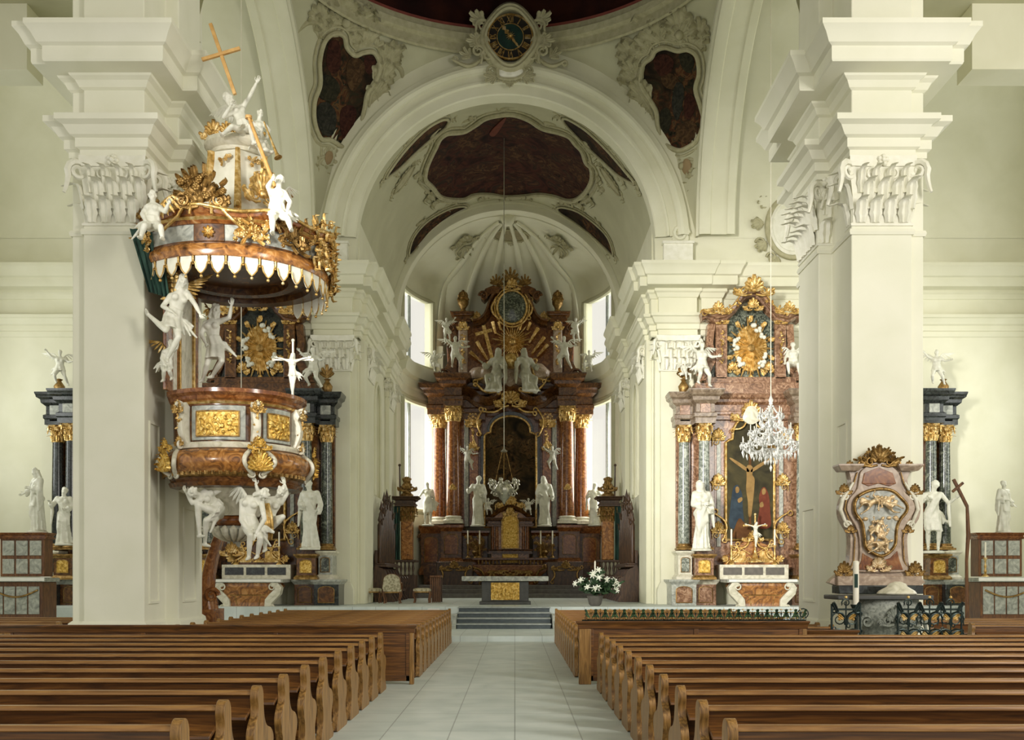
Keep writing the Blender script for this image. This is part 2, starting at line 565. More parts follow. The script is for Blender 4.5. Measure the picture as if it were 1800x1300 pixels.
  for rw in range(3):
   off = 0 if rw != 1 else .5 * (1 / len(ts) if rnd else 2 * hx / (per or 4) / (4 * (hx + hy)))
   for t in ts:
    p, n = per_pt((t + off) % 1, .97)
    zz = z0 + h * (.04, .24, .47)[rw]
    hh = h * (.34, .4, .36)[rw]
    s.leaf(p + V((0, 0, zz)) + n * lw * (.05, .02, .04)[rw], V((0, 0, 1)) + n * .12, n, lw * (1, .95, .7)[rw], hh, .75, 3, min(lw * .16, hh * .12), 9)
  # volutes
  for kx in (-1, 1):
   for ky in (-1, 1):
    if rnd:
     d = V((kx, ky, 0)).normalized()
     c = V((cx + d.x * hx * 1.32, cy + d.y * hy * 1.32, z0 + h * .78))
    else:
     d = V((kx, ky * .55, 0)).normalized()
     c = V((cx + kx * hx * 1.17, cy + ky * hy * 1.2, z0 + h * .78))
    s.scroll(c, d, V((0, 0, 1)), h * .13, 1.6, h * .05, 1, h * .34)
  fr = V((cx, cy - hy * 1.15, z0 + h * .74))
  for k in (-1, 1):
   s.scroll(fr + V((k * hx * .34, 0, 0)), V((1, 0, 0)), V((0, 0, 1)), h * .09, 1.4, h * .03, -k, h * .2)
  s.bud(V((cx, cy - hy * 1.25, z0 + h * .93)), h * .09, 5)
  # abacus with hollow sides
  ab = []
  m = 6
  fx, fy = hx * flare, hy * flare if rnd else hy + hx * (flare - 1)
  for (ax, ay, bx, by) in ((-1, -1, 1, -1), (1, -1, 1, 1), (1, 1, -1, 1), (-1, 1, -1, -1)):
   for i in range(m):
    t = i / m
    q = 1 - .16 * math.sin(PI * t)
    x, y = ax + (bx - ax) * t, ay + (by - ay) * t
    if ax == bx:
     x *= q
    else:
     y *= q
    ab.append((cx + x * fx, cy + y * fy))
  s.loft([[(p[0] * 1, p[1], z0 + h * t) for p in [((x - cx) * k + cx, (y - cy) * k + cy) for x, y in ab]] for t, k in ((.85, .93), (.9, .95), (.92, 1), (1, 1))])
  return s

 def pieces(s, gap=.01):
  n = len(s.v)
  par = list(range(n))

  def find(a):
   while par[a] != a:
    par[a] = par[par[a]]
    a = par[a]
   return a
  for f in s.f:
   r = find(f[0])
   for i in f[1:]:
    par[find(i)] = r
  box = {}
  for i, p in enumerate(s.v):
   r = find(i)
   q = box.get(r)
   if q is None:
    box[r] = [p[0], p[1], p[2], p[0], p[1], p[2]]
   else:
    for k in range(3):
     q[k] = min(q[k], p[k])
     q[k + 3] = max(q[k + 3], p[k])
  keys = list(box)
  if len(keys) < 2:
   return [s]
  gp = {k: k for k in keys}

  def gf(a):
   while gp[a] != a:
    gp[a] = gp[gp[a]]
    a = gp[a]
   return a
  bx = [box[k] for k in keys]
  for i in range(len(keys)):
   a = bx[i]
   for j in range(i):
    b = bx[j]
    if a[0] - gap <= b[3] and b[0] - gap <= a[3] and a[1] - gap <= b[4] and b[1] - gap <= a[4] and a[2] - gap <= b[5] and b[2] - gap <= a[5]:
     gp[gf(keys[i])] = gf(keys[j])
  out = {}
  idx = [0] * n
  for i in range(n):
   g = gf(find(i))
   m = out.setdefault(g, MB())
   idx[i] = len(m.v)
   m.v.append(s.v[i])
  for f in s.f:
   out[gf(find(f[0]))].f.append(tuple(idx[i] for i in f))
  return list(out.values())

 def build(s, name, m, parent=None, smooth=38, bevel=0, label=None, origin=None, ns=True):
  if parent is not None and name not in WHOLE and len(s.f) < 60000:
   ps = s.pieces()
   if 1 < len(ps) <= 30:
    return [p.build1(name, m, parent, smooth, bevel, label, origin, ns) for p in ps][0]
  return s.build1(name, m, parent, smooth, bevel, label, origin, ns)

 def build1(s, name, m, parent=None, smooth=38, bevel=0, label=None, origin=None, ns=True):
  me = bpy.data.meshes.new(name)
  if parent is not None:
   o0 = wloc(parent)
  elif origin is not None:
   o0 = V(origin)
  else:
   o0 = V((0, 0, 0))
  me.from_pydata([(p[0] - o0.x, p[1] - o0.y, p[2] - o0.z) for p in s.v], [], s.f)
  me.validate()
  if ns:
   import bmesh
   bm = bmesh.new()
   bm.from_mesh(me)
   bmesh.ops.recalc_face_normals(bm, faces=bm.faces)
   bm.to_mesh(me)
   bm.free()
  if smooth:
   me.shade_smooth()
   me.set_sharp_from_angle(angle=rad(smooth))
  me.materials.append(M[m] if isinstance(m, str) else m)
  o = bpy.data.objects.new(name, me)
  COL.objects.link(o)
  if parent is not None:
   o.parent = parent
  else:
   o.location = o0
  if bevel:
   b = o.modifiers.new('edge', 'BEVEL')
   b.width = bevel
   b.segments = 2
   b.limit_method = 'ANGLE'
  if label:
   o['label'] = label
  return o

def wloc(o):
 p = V((0, 0, 0))
 while o is not None:
  p = p + o.location
  o = o.parent
 return p

def tag(o, label, cat, group=None, kind=None):
 o['label'] = label
 o['category'] = cat
 if group:
  o['group'] = group
 if kind:
  o['kind'] = kind
 return o

def thing(name, loc, label, cat, group=None):
 o = bpy.data.objects.new(name, None)
 o.empty_display_size = .2
 COL.objects.link(o)
 o.location = loc
 return tag(o, label, cat, group)

def struct(o):
 o['kind'] = 'structure'
 return o

def copy_tree(o, parent=None):
 c = o.copy()
 COL.objects.link(c)
 if parent is not None:
  c.parent = parent
 for ch in [x for x in KIDS.get(o.name, [])]:
  copy_tree(ch, c)
 return c

KIDS = {}

def index_kids():
 KIDS.clear()
 for o in bpy.data.objects:
  if o.parent is not None:
   KIDS.setdefault(o.parent.name, []).append(o)

ORD = ['first', 'second', 'third', 'fourth', 'fifth', 'sixth', 'seventh', 'eighth', 'ninth', 'tenth', 'eleventh', 'twelfth', 'thirteenth', 'fourteenth']
UX, UY, UZ = V((1, 0, 0)), V((0, 1, 0)), V((0, 0, 1))
FN = V((0, -1, 0))
def solo(mb, name, m, label, cat, group=None, **k):
 xs, ys, zs = zip(*mb.v)
 o = mb.build(name, m, origin=((min(xs) + max(xs)) / 2, (min(ys) + max(ys)) / 2, min(zs)), **k)
 return tag(o, label, cat, group)

YW = 38.5           # face of the chancel wall
CZ, CR = 14.3, 5.62  # chancel arch centre height and radius
SA, SY, SZ = 7.2, 31.3, 14.6   # half side of the crossing, its centre, springing height
SR = SA * math.sqrt(2)
ZC = .85            # chancel floor

def su(u):
 return AX + u

# ------------------------------------------------------------------ floors and steps
b = MB().box(-21, 21, 1, 30, -.3, 0)
struct(b.build('floor', 'floor'))
b = MB().box(-21, 21, 30, 36, -.3, .16)
struct(b.build('floor_landing', 'floor', bevel=.01))
b = MB().box(-21, 21, 35.3, 60, -.28, ZC)
struct(b.build('floor_chancel', 'floor', bevel=.01))
for i in range(4):
 y, z = 34.0 + i * .42, .16 + .1725 * i
 b = MB().box(su(-1.58), su(1.54), y, max(35.3, y + .1) if i < 3 else 35.31, z, z + .1725)
 o = struct(b.build('floor_step', 'step_dark', bevel=.006))
 n_ = MB().box(su(-1.6), su(1.56), y - .04, y + .42, z + .125, z + .176)
 n_.build('tread', 'grey_stone', o, bevel=.01)
b = MB()
for k in (-1, 1):
 b.box(su(k * 1.82) - .22, su(k * 1.82) + .22, 33.9, 35.3, .16, .62)
struct(b.build('trim_1', 'grey_marble', bevel=.015))

# ------------------------------------------------------------------ east wall with the chancel arch
def arch_wall(x0, x1, y0, y1, ztop, cx, cz, r, zf, m, name):
 n = 40
 poly = [(x0, zf), (cx - r, zf), (cx - r, cz)]
 poly += [(cx - r * math.cos(PI * i / n), cz + r * math.sin(PI * i / n)) for i in range(1, n)]
 poly += [(cx + r, cz), (cx + r, zf), (x1, zf), (x1, ztop), (x0, ztop)]
 return struct(MB().prism(poly, y0, y1).build(name, m))

arch_wall(-21, 21, YW, YW + .5, 23.5, AX, CZ, CR, ZC - .3, 'plaster', 'wall_east')
bands = [(5.62, 0), (5.62, .1), (5.67, .14), (6.02, .14), (6.07, .22), (6.14, .22), (6.17, .15), (6.44, .15), (6.48, .26), (6.58, .33), (6.68, .33), (6.8, .26), (6.88, .24), (6.88, 0)]
b = MB().arcmould(AX, CZ, YW, bands, rad(3), rad(177), 64)
for k in (-1, 1):
 c = V((su(k * 6.56), YW - .16, CZ + .42))
 b.scroll(c, UX, UZ, .3, 1.7, .1, k, end=.02)
 b.box(su(k * 6.56) - .3, su(k * 6.56) + .3, YW - .14, YW, CZ + .1, CZ + .5)
struct(b.build('trim_2', 'plaster', smooth=30))
# pedestal blocks above the cornice beside the arch
b = MB()
for k in (-1, 1):
 b.box(su(k * 6.45) - .55, su(k * 6.45) + .55, YW - .32, YW, 13.5, CZ + .05)
 b.box(su(k * 6.45) - .6, su(k * 6.45) + .6, YW - .38, YW, CZ + .0, CZ + .1)
struct(b.build('trim_4', 'white_stucco', bevel=.02))

# entablatures: architrave and cornice profiles (out, height)
ARCHI = [(0, 10.86), (.06, 10.9), (.06, 11.08), (.12, 11.1), (.12, 11.28), (.2, 11.33), (.3, 11.52), (.36, 11.55), (.36, 11.66), (0, 11.7)]
CORN = [(0, 12.25), (.08, 12.3), (.14, 12.45), (.2, 12.5), (.2, 12.6), (.5, 12.66), (.52, 12.72), (.52, 12.98), (.6, 13.02), (.66, 13.2), (.74, 13.34), (.76, 13.36), (.76, 13.47), (0, 13.52)]
FRZ = [(0, 11.6), (.04, 11.6), (.04, 12.35), (0, 12.35)]

def mirror(path, k):
 """paths are given for the south (right) side with 'out' to the right of travel"""
 return [(su(k * u), y) for u, y in path] if k > 0 else [(su(-u), y) for u, y in reversed(path)]

PIL = [(5.62, 1.0), ]
for k in (-1, 1):
 # from the chancel inside, round the pier and outward along the wall. travel so that out = towards the room
 path = [(20.6, YW), (8.05, YW), (8.05, YW - .22), (7.35, YW - .22), (7.35, YW), (7.1, YW), (7.1, YW - .28), (5.75, YW - .28), (5.75, YW - .05), (5.5, YW - .05), (5.5, YW + .6), (5.35, YW + .6), (5.35, 41.3), (5.55, 41.3), (5.55, 46.4), (5.35, 46.4), (5.35, 48.2), (5.55, 48.2), (5.55, 50.8)]
 p = [(su(k * u), y) for u, y in path]
 if k > 0:
  p = p[::-1]
 p = p if k < 0 else p
 # check orientation: on the wall the outward side must be -Y
 def orient(p):
  for i in range(len(p) - 1):
   d = (p[i + 1][0] - p[i][0], p[i + 1][1] - p[i][1])
   if abs(d[0]) > 5:
    return -d[0] < 0
  return True
 if not orient(p):
  p = p[::-1]
 b = MB().mould(p, ARCHI)
 b.mould(p, FRZ)
 b.mould(p, CORN)
 struct(b.build('trim_5' if k < 0 else 'trim_6', 'plaster', smooth=25))
 # pilaster on the pier face and on the reveal with capital and base
 b = MB()
 for (u0, u1, dy) in ((5.8, 7.05, .24), (7.4, 8.0, .18)):
  x0, x1 = sorted((su(k * u0), su(k * u1)))
  b.box(x0, x1, YW - dy, YW, ZC, 10.9)
  b.mould([(x0 - .02, YW), (x0 - .02, YW - dy - .02), (x1 + .02, YW - dy - .02), (x1 + .02, YW)][::1], [(0, ZC), (.12, ZC), (.12, ZC + .55), (.05, ZC + .7), (.0, ZC + .8)])
 x0, x1 = sorted((su(k * 5.35), su(k * 5.56)))
 for (y0, y1) in ((YW + .5, 41.2), (46.5, 48.1)):
  b.box(x0, x1, y0, y1, ZC, 10.9)
 struct(b.build('trim_7' if k < 0 else 'trim_8', 'plaster', bevel=.015))
 b = MB()
 b.capital(su(k * 6.425), YW - .1, 9.55, 10.86, .62, .2, per=4)
 b.capital(su(k * 5.42), 40.4, 9.55, 10.86, .12, .72, per=2)
 b.capital(su(k * 5.42), 47.3, 9.55, 10.86, .12, .72, per=2)
 struct(b.build('trim_9' if k < 0 else 'trim_10', 'white_stucco', smooth=50))
 # grey notice panels on the wall beside the altars
 x = 597 if k < 0 else 1187
 p = W(x, 898, YW - .06)
 b = MB().box(p.x - .29, p.x + .29, YW - .05, YW, p.z - .24, p.z + .24)
 tag(b.build('wall_plaque', 'notice', origin=(p.x, YW, p.z), bevel=.01),
  'plain grey stone plaque on the white wall ' + ('by the pulpit altar' if k < 0 else 'beside the crucifixion altar'), 'plaque')

# ------------------------------------------------------------------ chancel walls, vault
for k in (-1, 1):
 n = 16
 y0, y1 = YW + .5, 50.8
 # side wall with a tall round-headed opening high up and one low (light from the side windows)
 cxw, hw = 44.0, .95
 def hole(cz, zb):
  return [(cxw - hw, zb)] + [(cxw - hw * math.cos(PI * i / n), cz + hw * math.sin(PI * i / n)) for i in range(n + 1)] + [(cxw + hw, zb)]
 poly = [(y0, ZC - .3), (y1, ZC - .3), (y1, 15.4), (y0, 15.4)]
 b = MB().slab(poly, V((su(k * 5.56), 0, 0)), UY, UZ, V((k, 0, 0)), .9, [hole(9.2, 5.3)])
 struct(b.build('wall_north' if k < 0 else 'wall_south', 'plaster'))
 b = MB()
 pts = [V((su(k * 5.53), y, z)) for y, z in [(cxw - hw, 5.3), (cxw - hw, 9.2)] + [(cxw - hw * math.cos(PI * i / n), 9.2 + hw * math.sin(PI * i / n)) for i in range(1, n)] + [(cxw + hw, 9.2), (cxw + hw, 5.3)]]
 b.tube(pts, .07, 6)
 o = b.build('trim_18' if k < 0 else 'trim_19', 'plaster')
 struct(o)
 g = MB().box(*sorted((su(k * 5.95), su(k * 6.1))), cxw - hw - .1, cxw + hw + .1, 5.2, 10.3)
 g.build('niche_back', 'plaster', o)

def vault_r(y):
 q = (y - 44.8) / 6.0
 return 5.75, 6.0 + .75 * (1 - q * q)

def vaultp(a, y):
 rx, rz = vault_r(y)
 return V((AX + rx * math.cos(a), y, 14.05 + rz * math.sin(a)))

b = MB()
rows = []
for i in range(25):
 y = YW + .45 + (50.2 - YW - .45) * i / 24
 rows.append([vaultp(PI * j / 64, y) for j in range(65)])
b.grid(rows)
struct(b.build('ceiling_chancel', 'shaded_vault_plaster', smooth=60))

# arch between chancel and apse
arch_wall(su(-6.6), su(6.6), 50.1, 50.8, 22.5, AX, CZ, 5.45, ZC - .3, 'plaster', 'wall_apse_arch')
b = MB().arcmould(AX, CZ, 50.1, [(5.45, 0), (5.45, .12), (5.52, .15), (5.75, .15), (5.78, .22), (5.95, .22), (5.98, .1), (6.2, .1), (6.25, 0)], 0, PI, 64)
struct(b.build('trim_11', 'plaster', smooth=30))

# apse: half-ellipse plan with window openings in wall and dome
AY, ARX, ARY = 50.7, 5.45, 6.9
WIN = [(rad(11), rad(37))]

def ss(a, b, x):
 t = min(max((x - a) / (b - a), 0), 1)
 return t * t * (3 - 2 * t)

def apse(phi, z, off=0.):
 """phi 0..pi round the plan; above the springing the surface closes as a half dome"""
 if z <= CZ:
  return V((AX + (ARX + off) * math.cos(phi), AY + (ARY + off) * math.sin(phi), z))
 t = (z - CZ)
 c = math.cos(t)
 q = min(phi, PI - phi)
 g = ss(rad(3), rad(8), q) * ss(rad(50), rad(42), q) * ss(CZ + 4.2, CZ + 3.1, CZ + 5.42 * math.sin(t))
 c = c + (1 - c) * g
 return V((AX + (ARX + off) * math.cos(phi) * c, AY + (ARY + off) * math.sin(phi) * c, CZ + (5.42 + off) * math.sin(t)))

phis = [rad(a) for a in (0, 4.5, 9)] + [rad(9 + 32 * i / 8) for i in range(1, 9)] + [rad(41 + 8 * i) for i in range(1, 5)]
phis = phis + [rad(81)] + [rad(90)]
phis = sorted(set(round(p, 6) for p in phis))
phis = phis + [PI - p for p in reversed(phis[:-1])]
zlow, zlot, zup0, zup1 = 5.3, 11.0, 12.95, 16.6
th1 = math.asin((zup1 - CZ) / 5.42)
lev = [ZC - .2, 3, zlow, 7, 9, 9.9, zlot, 12, zup0, 13.5, CZ] + [CZ + th1 * i / 6 for i in range(1, 7)] + [CZ + th1 + (PI / 2 - th1) * i / 14 for i in range(1, 15)]
b = MB()
rows = [[apse(p, z) for p in phis] for z in lev]
n0 = len(b.v)
b.v += [tuple(p) for r in rows for p in r]
nc = len(phis)

def in_win(p):
 p = p if p <= PI / 2 else PI - p
 return rad(9) - 1e-4 <= p <= rad(41) + 1e-4

for i in range(len(lev) - 1):
 for j in range(nc - 1):
  pm = (phis[j] + phis[j + 1]) / 2
  zm = (lev[i] + lev[i + 1]) / 2
  if in_win(pm) and (zlow < zm < zlot or zup0 < zm < CZ + th1):
   continue
  b.f.append((i * nc + j, i * nc + j + 1, (i + 1) * nc + j + 1, (i + 1) * nc + j))
struct(b.build('wall_apse', 'plaster', smooth=60))
# window reveals, frames and panes
wi = 1
for k in (-1, 1):
 for (za, zb, up) in ((zlow, zlot, False), (zup0, CZ + th1, True)):
  ph = [rad(9 + 32 * i / 8) for i in range(9)]
  if k < 0:
   ph = [PI - p for p in ph]
  zs = [za + (zb - za) * i / 8 for i in range(9)]
  loop = [(ph[0], z) for z in zs] + [(p, zb) for p in ph[1:]] + [(ph[-1], z) for z in reversed(zs[:-1])] + [(p, za) for p in reversed(ph[1:-1])]
  def outp(p, z, o):
   q = apse(p, z)
   d = V((math.cos(p) / ARX, math.sin(p) / ARY, 0)).normalized()
   return V((q.x + d.x * o, q.y + d.y * o, q.z))
  # the jambs run to the vertical plane of the outer wall
  def outer(p, z):
   d = V((math.cos(p) / ARX, math.sin(p) / ARY, 0)).normalized()
   pc = (ph[0] + ph[-1]) / 2
   f = .93
   p2 = pc + (p - pc) * f
   zz = z if z <= CZ else CZ + 5.42 * math.sin(z - CZ)
   zz = zz + (.25 if z == za else 0)
   q = V((AX + (ARX + .45) * math.cos(p2), AY + (ARY + .45) * math.sin(p2), zz))
   return q
  fr = MB()
  fr.grid([[apse(p, z) for p, z in loop], [outer(p, z) for p, z in loop]], close=True)
  o = fr.build('window_%d' % wi, 'plaster', smooth=30)
  struct(o)
  wi += 1
  m = MB()
  m.tube([outp(p, z, -.02) for p, z in loop] + [outp(*loop[0], -.02)], .15, 8)
  m.build('surround', 'shaded_vault_plaster', o)
  m = MB()
  pc = [ph[4]]
  zt = zb if not up else CZ + 5.42 * math.sin(zb - CZ)
  def op(p, z, o=.42):
   return V((AX + (ARX + o) * math.cos(p), AY + (ARY + o) * math.sin(p), z))
  for p in pc[:1]:
   for dq in (-.012, .012):
    m.tube([op(p + dq, za + .25, .3), op(p + dq, zt, .3)], .055, 6)
  m.build('mullion', 'grey_stone', o)
  g = MB().grid([[op(p, z, .44) for p in ph] for z in (za, zt + .05)])
  g.build('pane', 'pane', o)
# apse ribs
b = MB()
for a in (46, 62, 79.5, 100.5, 118, 134):
 p = rad(a)
 pts = [apse(p, CZ + (PI / 2 * .93) * i / 20, -.02) for i in range(21)]
 ws = .27
 rows = []
 for i, q in enumerate(pts):
  w = ws * (1 - .7 * i / 20)
  t = V((-math.sin(p) * ARX, math.cos(p) * ARY, 0)).normalized()
  nn = (V((AX, AY, CZ)) - q).normalized()
  rows.append([q - t * w, q - t * w + nn * .1, q - t * w * .5 + nn * .15, q + t * w * .5 + nn * .15, q + t * w + nn * .1, q + t * w])
 b.grid(rows)
 b.box(apse(p, 12, -.1).x - .18, apse(p, 12, -.1).x + .18, apse(p, 12).y - .35, apse(p, 12).y, 12.9, CZ)
b.ball(apse(PI / 2, CZ + PI / 2 * .98, -.1), .35, 12, 6)
struct(b.build('trim_12', 'plaster', smooth=40))
# apse entablature between the window rows
pth = [apse(p, 5) for p in phis]
pth = [(p.x, p.y) for p in pth]
b = MB()
LOWC = [(0, 11.2), (.08, 11.25), (.08, 11.6), (.16, 11.7), (.16, 12.1), (.4, 12.2), (.46, 12.5), (.55, 12.7), (.55, 12.8), (0, 12.9)]
LOWC = [(-o, z) for o, z in LOWC]
b.mould(pth, LOWC)
struct(b.build('trim_13', 'plaster', smooth=25))

# ------------------------------------------------------------------ crossing: pendentives, ring and dome
def sph(x, y):
 return math.sqrt(max(SR * SR - x * x - y * y, 0))

b = MB()
nq = 24
for q in range(4):
 rows = []
 for i in range(nq + 1):
  a = q * PI / 2 + PI / 2 * i / nq
  r1 = SA / max(abs(math.cos(a)), abs(math.sin(a)))
  rows.append([V((AX + r * math.cos(a), SY + r * math.sin(a), SZ + sph(r * math.cos(a), r * math.sin(a)))) for r in [SA + (r1 - SA) * j / 16 for j in range(17)]])
 b.grid(rows)
struct(b.build('ceiling_pendentive', 'shaded_vault_plaster', smooth=60))
RZ = SZ + SA
b = MB()
ringp = [(SA + .02, RZ - .35), (SA - .05, RZ - .3), (SA - .05, RZ), (SA - .2, RZ + .08), (SA - .25, RZ + .3), (SA - .1, RZ + .34), (SA - .1, RZ + .6), (SA + .1, RZ + .65)]
b.lathe([(r, z) for r, z in ringp], (AX, SY, 0), 96, cap=False)
struct(b.build('trim_14', 'stucco', smooth=30))
b = MB().lathe([(SA - .12, RZ + .58), (SA - .16, RZ + .66), (SA - .02, RZ + .74)], (AX, SY, 0), 96, cap=False)
struct(b.build('trim_15', 'red_band', smooth=30))
b = MB().lathe([((SA + .02) * math.cos(t), RZ + .7 + 5.5 * math.sin(t)) for t in [PI / 2 * i / 14 for i in range(15)]], (AX, SY, 0), 64, cap=False)
struct(b.build('ceiling_dome', 'dome_paint', smooth=60))

# nave vault and aisle ceilings behind the camera's piers
b = MB()
rows = []
for y in (2, 9, 16, 23.9):
 rows.append([(AX + 7.4 * math.cos(PI * j / 32), y, 15.2 + 7.4 * math.sin(PI * j / 32)) for j in range(33)])
b.grid(rows)
struct(b.build('ceiling_nave', 'shaded_vault_plaster', smooth=60))
b = MB()
for k in (-1, 1):
 b.box(*sorted((su(k * 9.2), su(k * 21))), 2, 24, 15, 15.3)
 b.box(*sorted((su(k * 7.4), su(k * 8.8))), 2, 24, 15.0, 16)
struct(b.build('ceiling_aisle', 'shaded_vault_plaster'))

# side arches and transept barrel vaults
for k in (-1, 1):
 b = MB()
 rows = []
 R1 = 7.18
 for i in range(49):
  a = PI * i / 48
  rows.append([(su(k * u), SY + (SA if u < 7.25 else R1) * (1 if j not in (3, 4) else 1) * math.cos(a) * (1), SZ + (SA if u < 7.25 else R1) * math.sin(a)) for j, u in enumerate((7.2, 7.25, 7.3, 8.6, 8.65, 20.8))])
 b.grid(rows)
 struct(b.build('ceiling_north' if k < 0 else 'ceiling_south', 'plaster', smooth=60))
 # moulded edge of the arch
 b = MB()
 rows = []
 for i in range(49):
  a = PI * i / 48
  rows.append([(su(k * u), SY + r * math.cos(a), SZ + r * math.sin(a)) for u, r in ((7.22, 7.2), (7.12, 7.2), (7.12, 6.95), (7.2, 6.9), (7.2, 6.75), (7.32, 6.7), (7.6, 6.7), (7.64, 6.75), (8.2, 6.75), (8.24, 6.7), (8.5, 6.7), (8.55, 6.78))])
 b.grid(rows)
 struct(b.build('trim_16' if k < 0 else 'trim_17', 'plaster', smooth=25))
 # transept end wall with two tall windows (real daylight)
 n = 14
 holes = []
 for cy in (27.6, 35.0):
  holes.append([(cy - 1.3, 5.5)] + [(cy - 1.3 * math.cos(PI * i / n), 10.2 + 1.3 * math.sin(PI * i / n)) for i in range(n + 1)] + [(cy + 1.3, 5.5)])
 holes.append([(SY - 2, 14.6)] + [(SY - 2 * math.cos(PI * i / n), 17 + 2 * math.sin(PI * i / n)) for i in range(n + 1)] + [(SY + 2, 14.6)])
 poly = [(21, -.2), (39, -.2), (39, 23), (21, 23)]
 b = MB().slab(poly, V((su(k * 20.5), 0, 0)), UY, UZ, V((k, 0, 0)), .6, holes)
 struct(b.build('wall_transept_north' if k < 0 else 'wall_transept_south', 'plaster'))
 # wall between transept and nave aisle behind the pier
 b = MB().box(*sorted((su(k * 10.8), su(k * 21))), 23.4, 24.2, 13.5, 23)
 struct(b.build('wall_aisle_north' if k < 0 else 'wall_aisle_south', 'plaster'))

# ------------------------------------------------------------------ nave piers
for k in (-1, 1):
 y0, y1 = 21.0, 24.9
 plan = [(7.25, y0), (8.5, y0), (8.5, y0 + .12), (8.78, y0 + .12), (8.78, y1), (7.25, y1), (7.25, 23.75), (6.95, 23.75), (6.95, 22.25), (7.25, 22.25)]
 pl = [(su(k * u), y) for u, y in plan]
 # travel clockwise seen from above so that 'out' (right of travel) faces away from the pier... fix by area sign
 ar = sum(pl[i][0] * pl[(i + 1) % len(pl)][1] - pl[(i + 1) % len(pl)][0] * pl[i][1] for i in range(len(pl)))
 if ar < 0:
  pl = pl[::-1]
 b = MB()
 b.loft([[(x, y, z) for x, y in pl] for z in (-.1, 16.2)])
 o = struct(b.build('wall_pier_north' if k < 0 else 'wall_pier_south', 'pier', smooth=0, bevel=.025))
 b = MB().mould(pl, [(0, 0), (.14, 0), (.14, .7), (.1, .74), (.06, .95), (0, 1.0)], closed=True)
 b.build('pier_base', 'pier', o, smooth=25)
 b = MB()
 b.mould(pl, [(0, 10.5), (.05, 10.52), (.05, 10.64), (.12, 10.68), (.12, 10.86), (.2, 10.9), (.3, 11.06), (.42, 11.12), (.42, 11.24), (0, 11.3)], closed=True)
 b.build('architrave', 'pier', o, smooth=25)
 b = MB()
 b.mould(pl, [(0, 11.88), (.06, 11.92), (.12, 12.04), (.2, 12.1), (.22, 12.14), (.56, 12.2), (.58, 12.24), (.58, 12.5), (.66, 12.54), (.74, 12.7), (.82, 12.8), (.84, 12.82), (.84, 12.92), (0, 13.0)], closed=True)
 b.build('cornice', 'pier', o, smooth=25)
 b = MB()
 cx = su(k * 7.875)
 b.capital(cx, y0 + .18, 9.1, 10.52, .6, .2, per=4, flare=1.14)
 b.build('capital', 'white_stucco', o, smooth=50)
 b = MB()
 b.capital(su(k * 7.1), 23.0, 9.1, 10.52, .17, .72, per=1, flare=1.3)
 b.build('capital', 'white_stucco', o, smooth=50)
 b = MB()
 b.mould(pl, [(0, 8.92), (.03, 8.92), (.05, 8.98), (.03, 9.04), (0, 9.04)], closed=True)
 b.build('necking', 'pier', o, smooth=25)
 # tall recessed-looking panel strips on the inner faces, framed by a slim bead
 b = MB()
 for (yy0, yy1, uu, zt) in ((21.25, 21.85, 7.25, 5.1), (22.5, 23.4, 6.95, 3.4)):
  x0 = su(k * uu)
  for (ya, yb, za, zb) in ((yy0, yy0 + .05, 1.4, zt), (yy1 - .05, yy1, 1.4, zt), (yy0, yy1, 1.35, 1.4), (yy0, yy1, zt, zt + .05)):
   b.box(*sorted((x0, x0 - k * .035)), ya, yb, za, zb)
 b.build('panel_bead', 'pier', o)
# ------------------------------------------------------------------ paintings and stucco on the vaults
CAM = V((0, 0, CH))

def ray(px, py):
 return V(((px - VX) / F, 1, (VY - py) / F))

def on_sphere(px, py):
 d = ray(px, py)
 c = CAM - V((AX, SY, SZ))
 A, B, C = d.dot(d), 2 * d.dot(c), c.dot(c) - SR * SR
 t = (-B + math.sqrt(max(B * B - 4 * A * C, 0))) / (2 * A)
 p = CAM + d * t
 return p, (V((AX, SY, SZ)) - p).normalized()

def on_vault(px, py):
 d = ray(px, py)
 lo, hi = YW + .5, 51.5
 def g(t):
  p = CAM + d * t
  rx, rz = vault_r(t)
  return ((p.x - AX) / rx) ** 2 + ((p.z - 14.05) / rz) ** 2 - 1
 if g(lo) > 0:
  t = lo
 elif g(hi) < 0:
  t = hi
 else:
  for _ in range(40):
   m = (lo + hi) / 2
   if g(m) < 0:
    lo = m
   else:
    hi = m
  t = lo
 p = CAM + d * t
 rx, rz = vault_r(t)
 n = -V(((p.x - AX) / rx ** 2, -.04 / rz, (p.z - 14.05) / rz ** 2)).normalized()
 return p, n

def on_apse(px, py):
 d = ray(px, py)
 lo, hi = 50.9, 60.
 def g(t):
  p = CAM + d * t
  return ((p.x - AX) / ARX) ** 2 + ((p.y - AY) / ARY) ** 2 + (max(p.z - CZ, 0) / 5.42) ** 2 - 1
 for _ in range(40):
  m = (lo + hi) / 2
  if g(m) < 0:
   lo = m
  else:
   hi = m
 p = CAM + d * lo
 n = -V(((p.x - AX) / ARX ** 2, (p.y - AY) / ARY ** 2, max(p.z - CZ, 0) / 5.42 ** 2)).normalized()
 return p, n

def smooth_loop(pts, k=5):
 n = len(pts)
 out = []
 for i in range(n):
  p0, p1, p2, p3 = [V(pts[(i + j) % n]) for j in (-1, 0, 1, 2)]
  for s in range(k):
   t = s / k
   out.append(.5 * ((2 * p1) + (p2 - p0) * t + (2 * p0 - 5 * p1 + 4 * p2 - p3) * t * t + (3 * p1 - p0 - 3 * p2 + p3) * t ** 3))
 return out

def frame_at(px, py, surf):
 p, n = surf(px, py)
 u = (UX - n * n.x).normalized()
 v = n.cross(u)
 if v.z < 0:
  v = -v
 return p, u, v, n

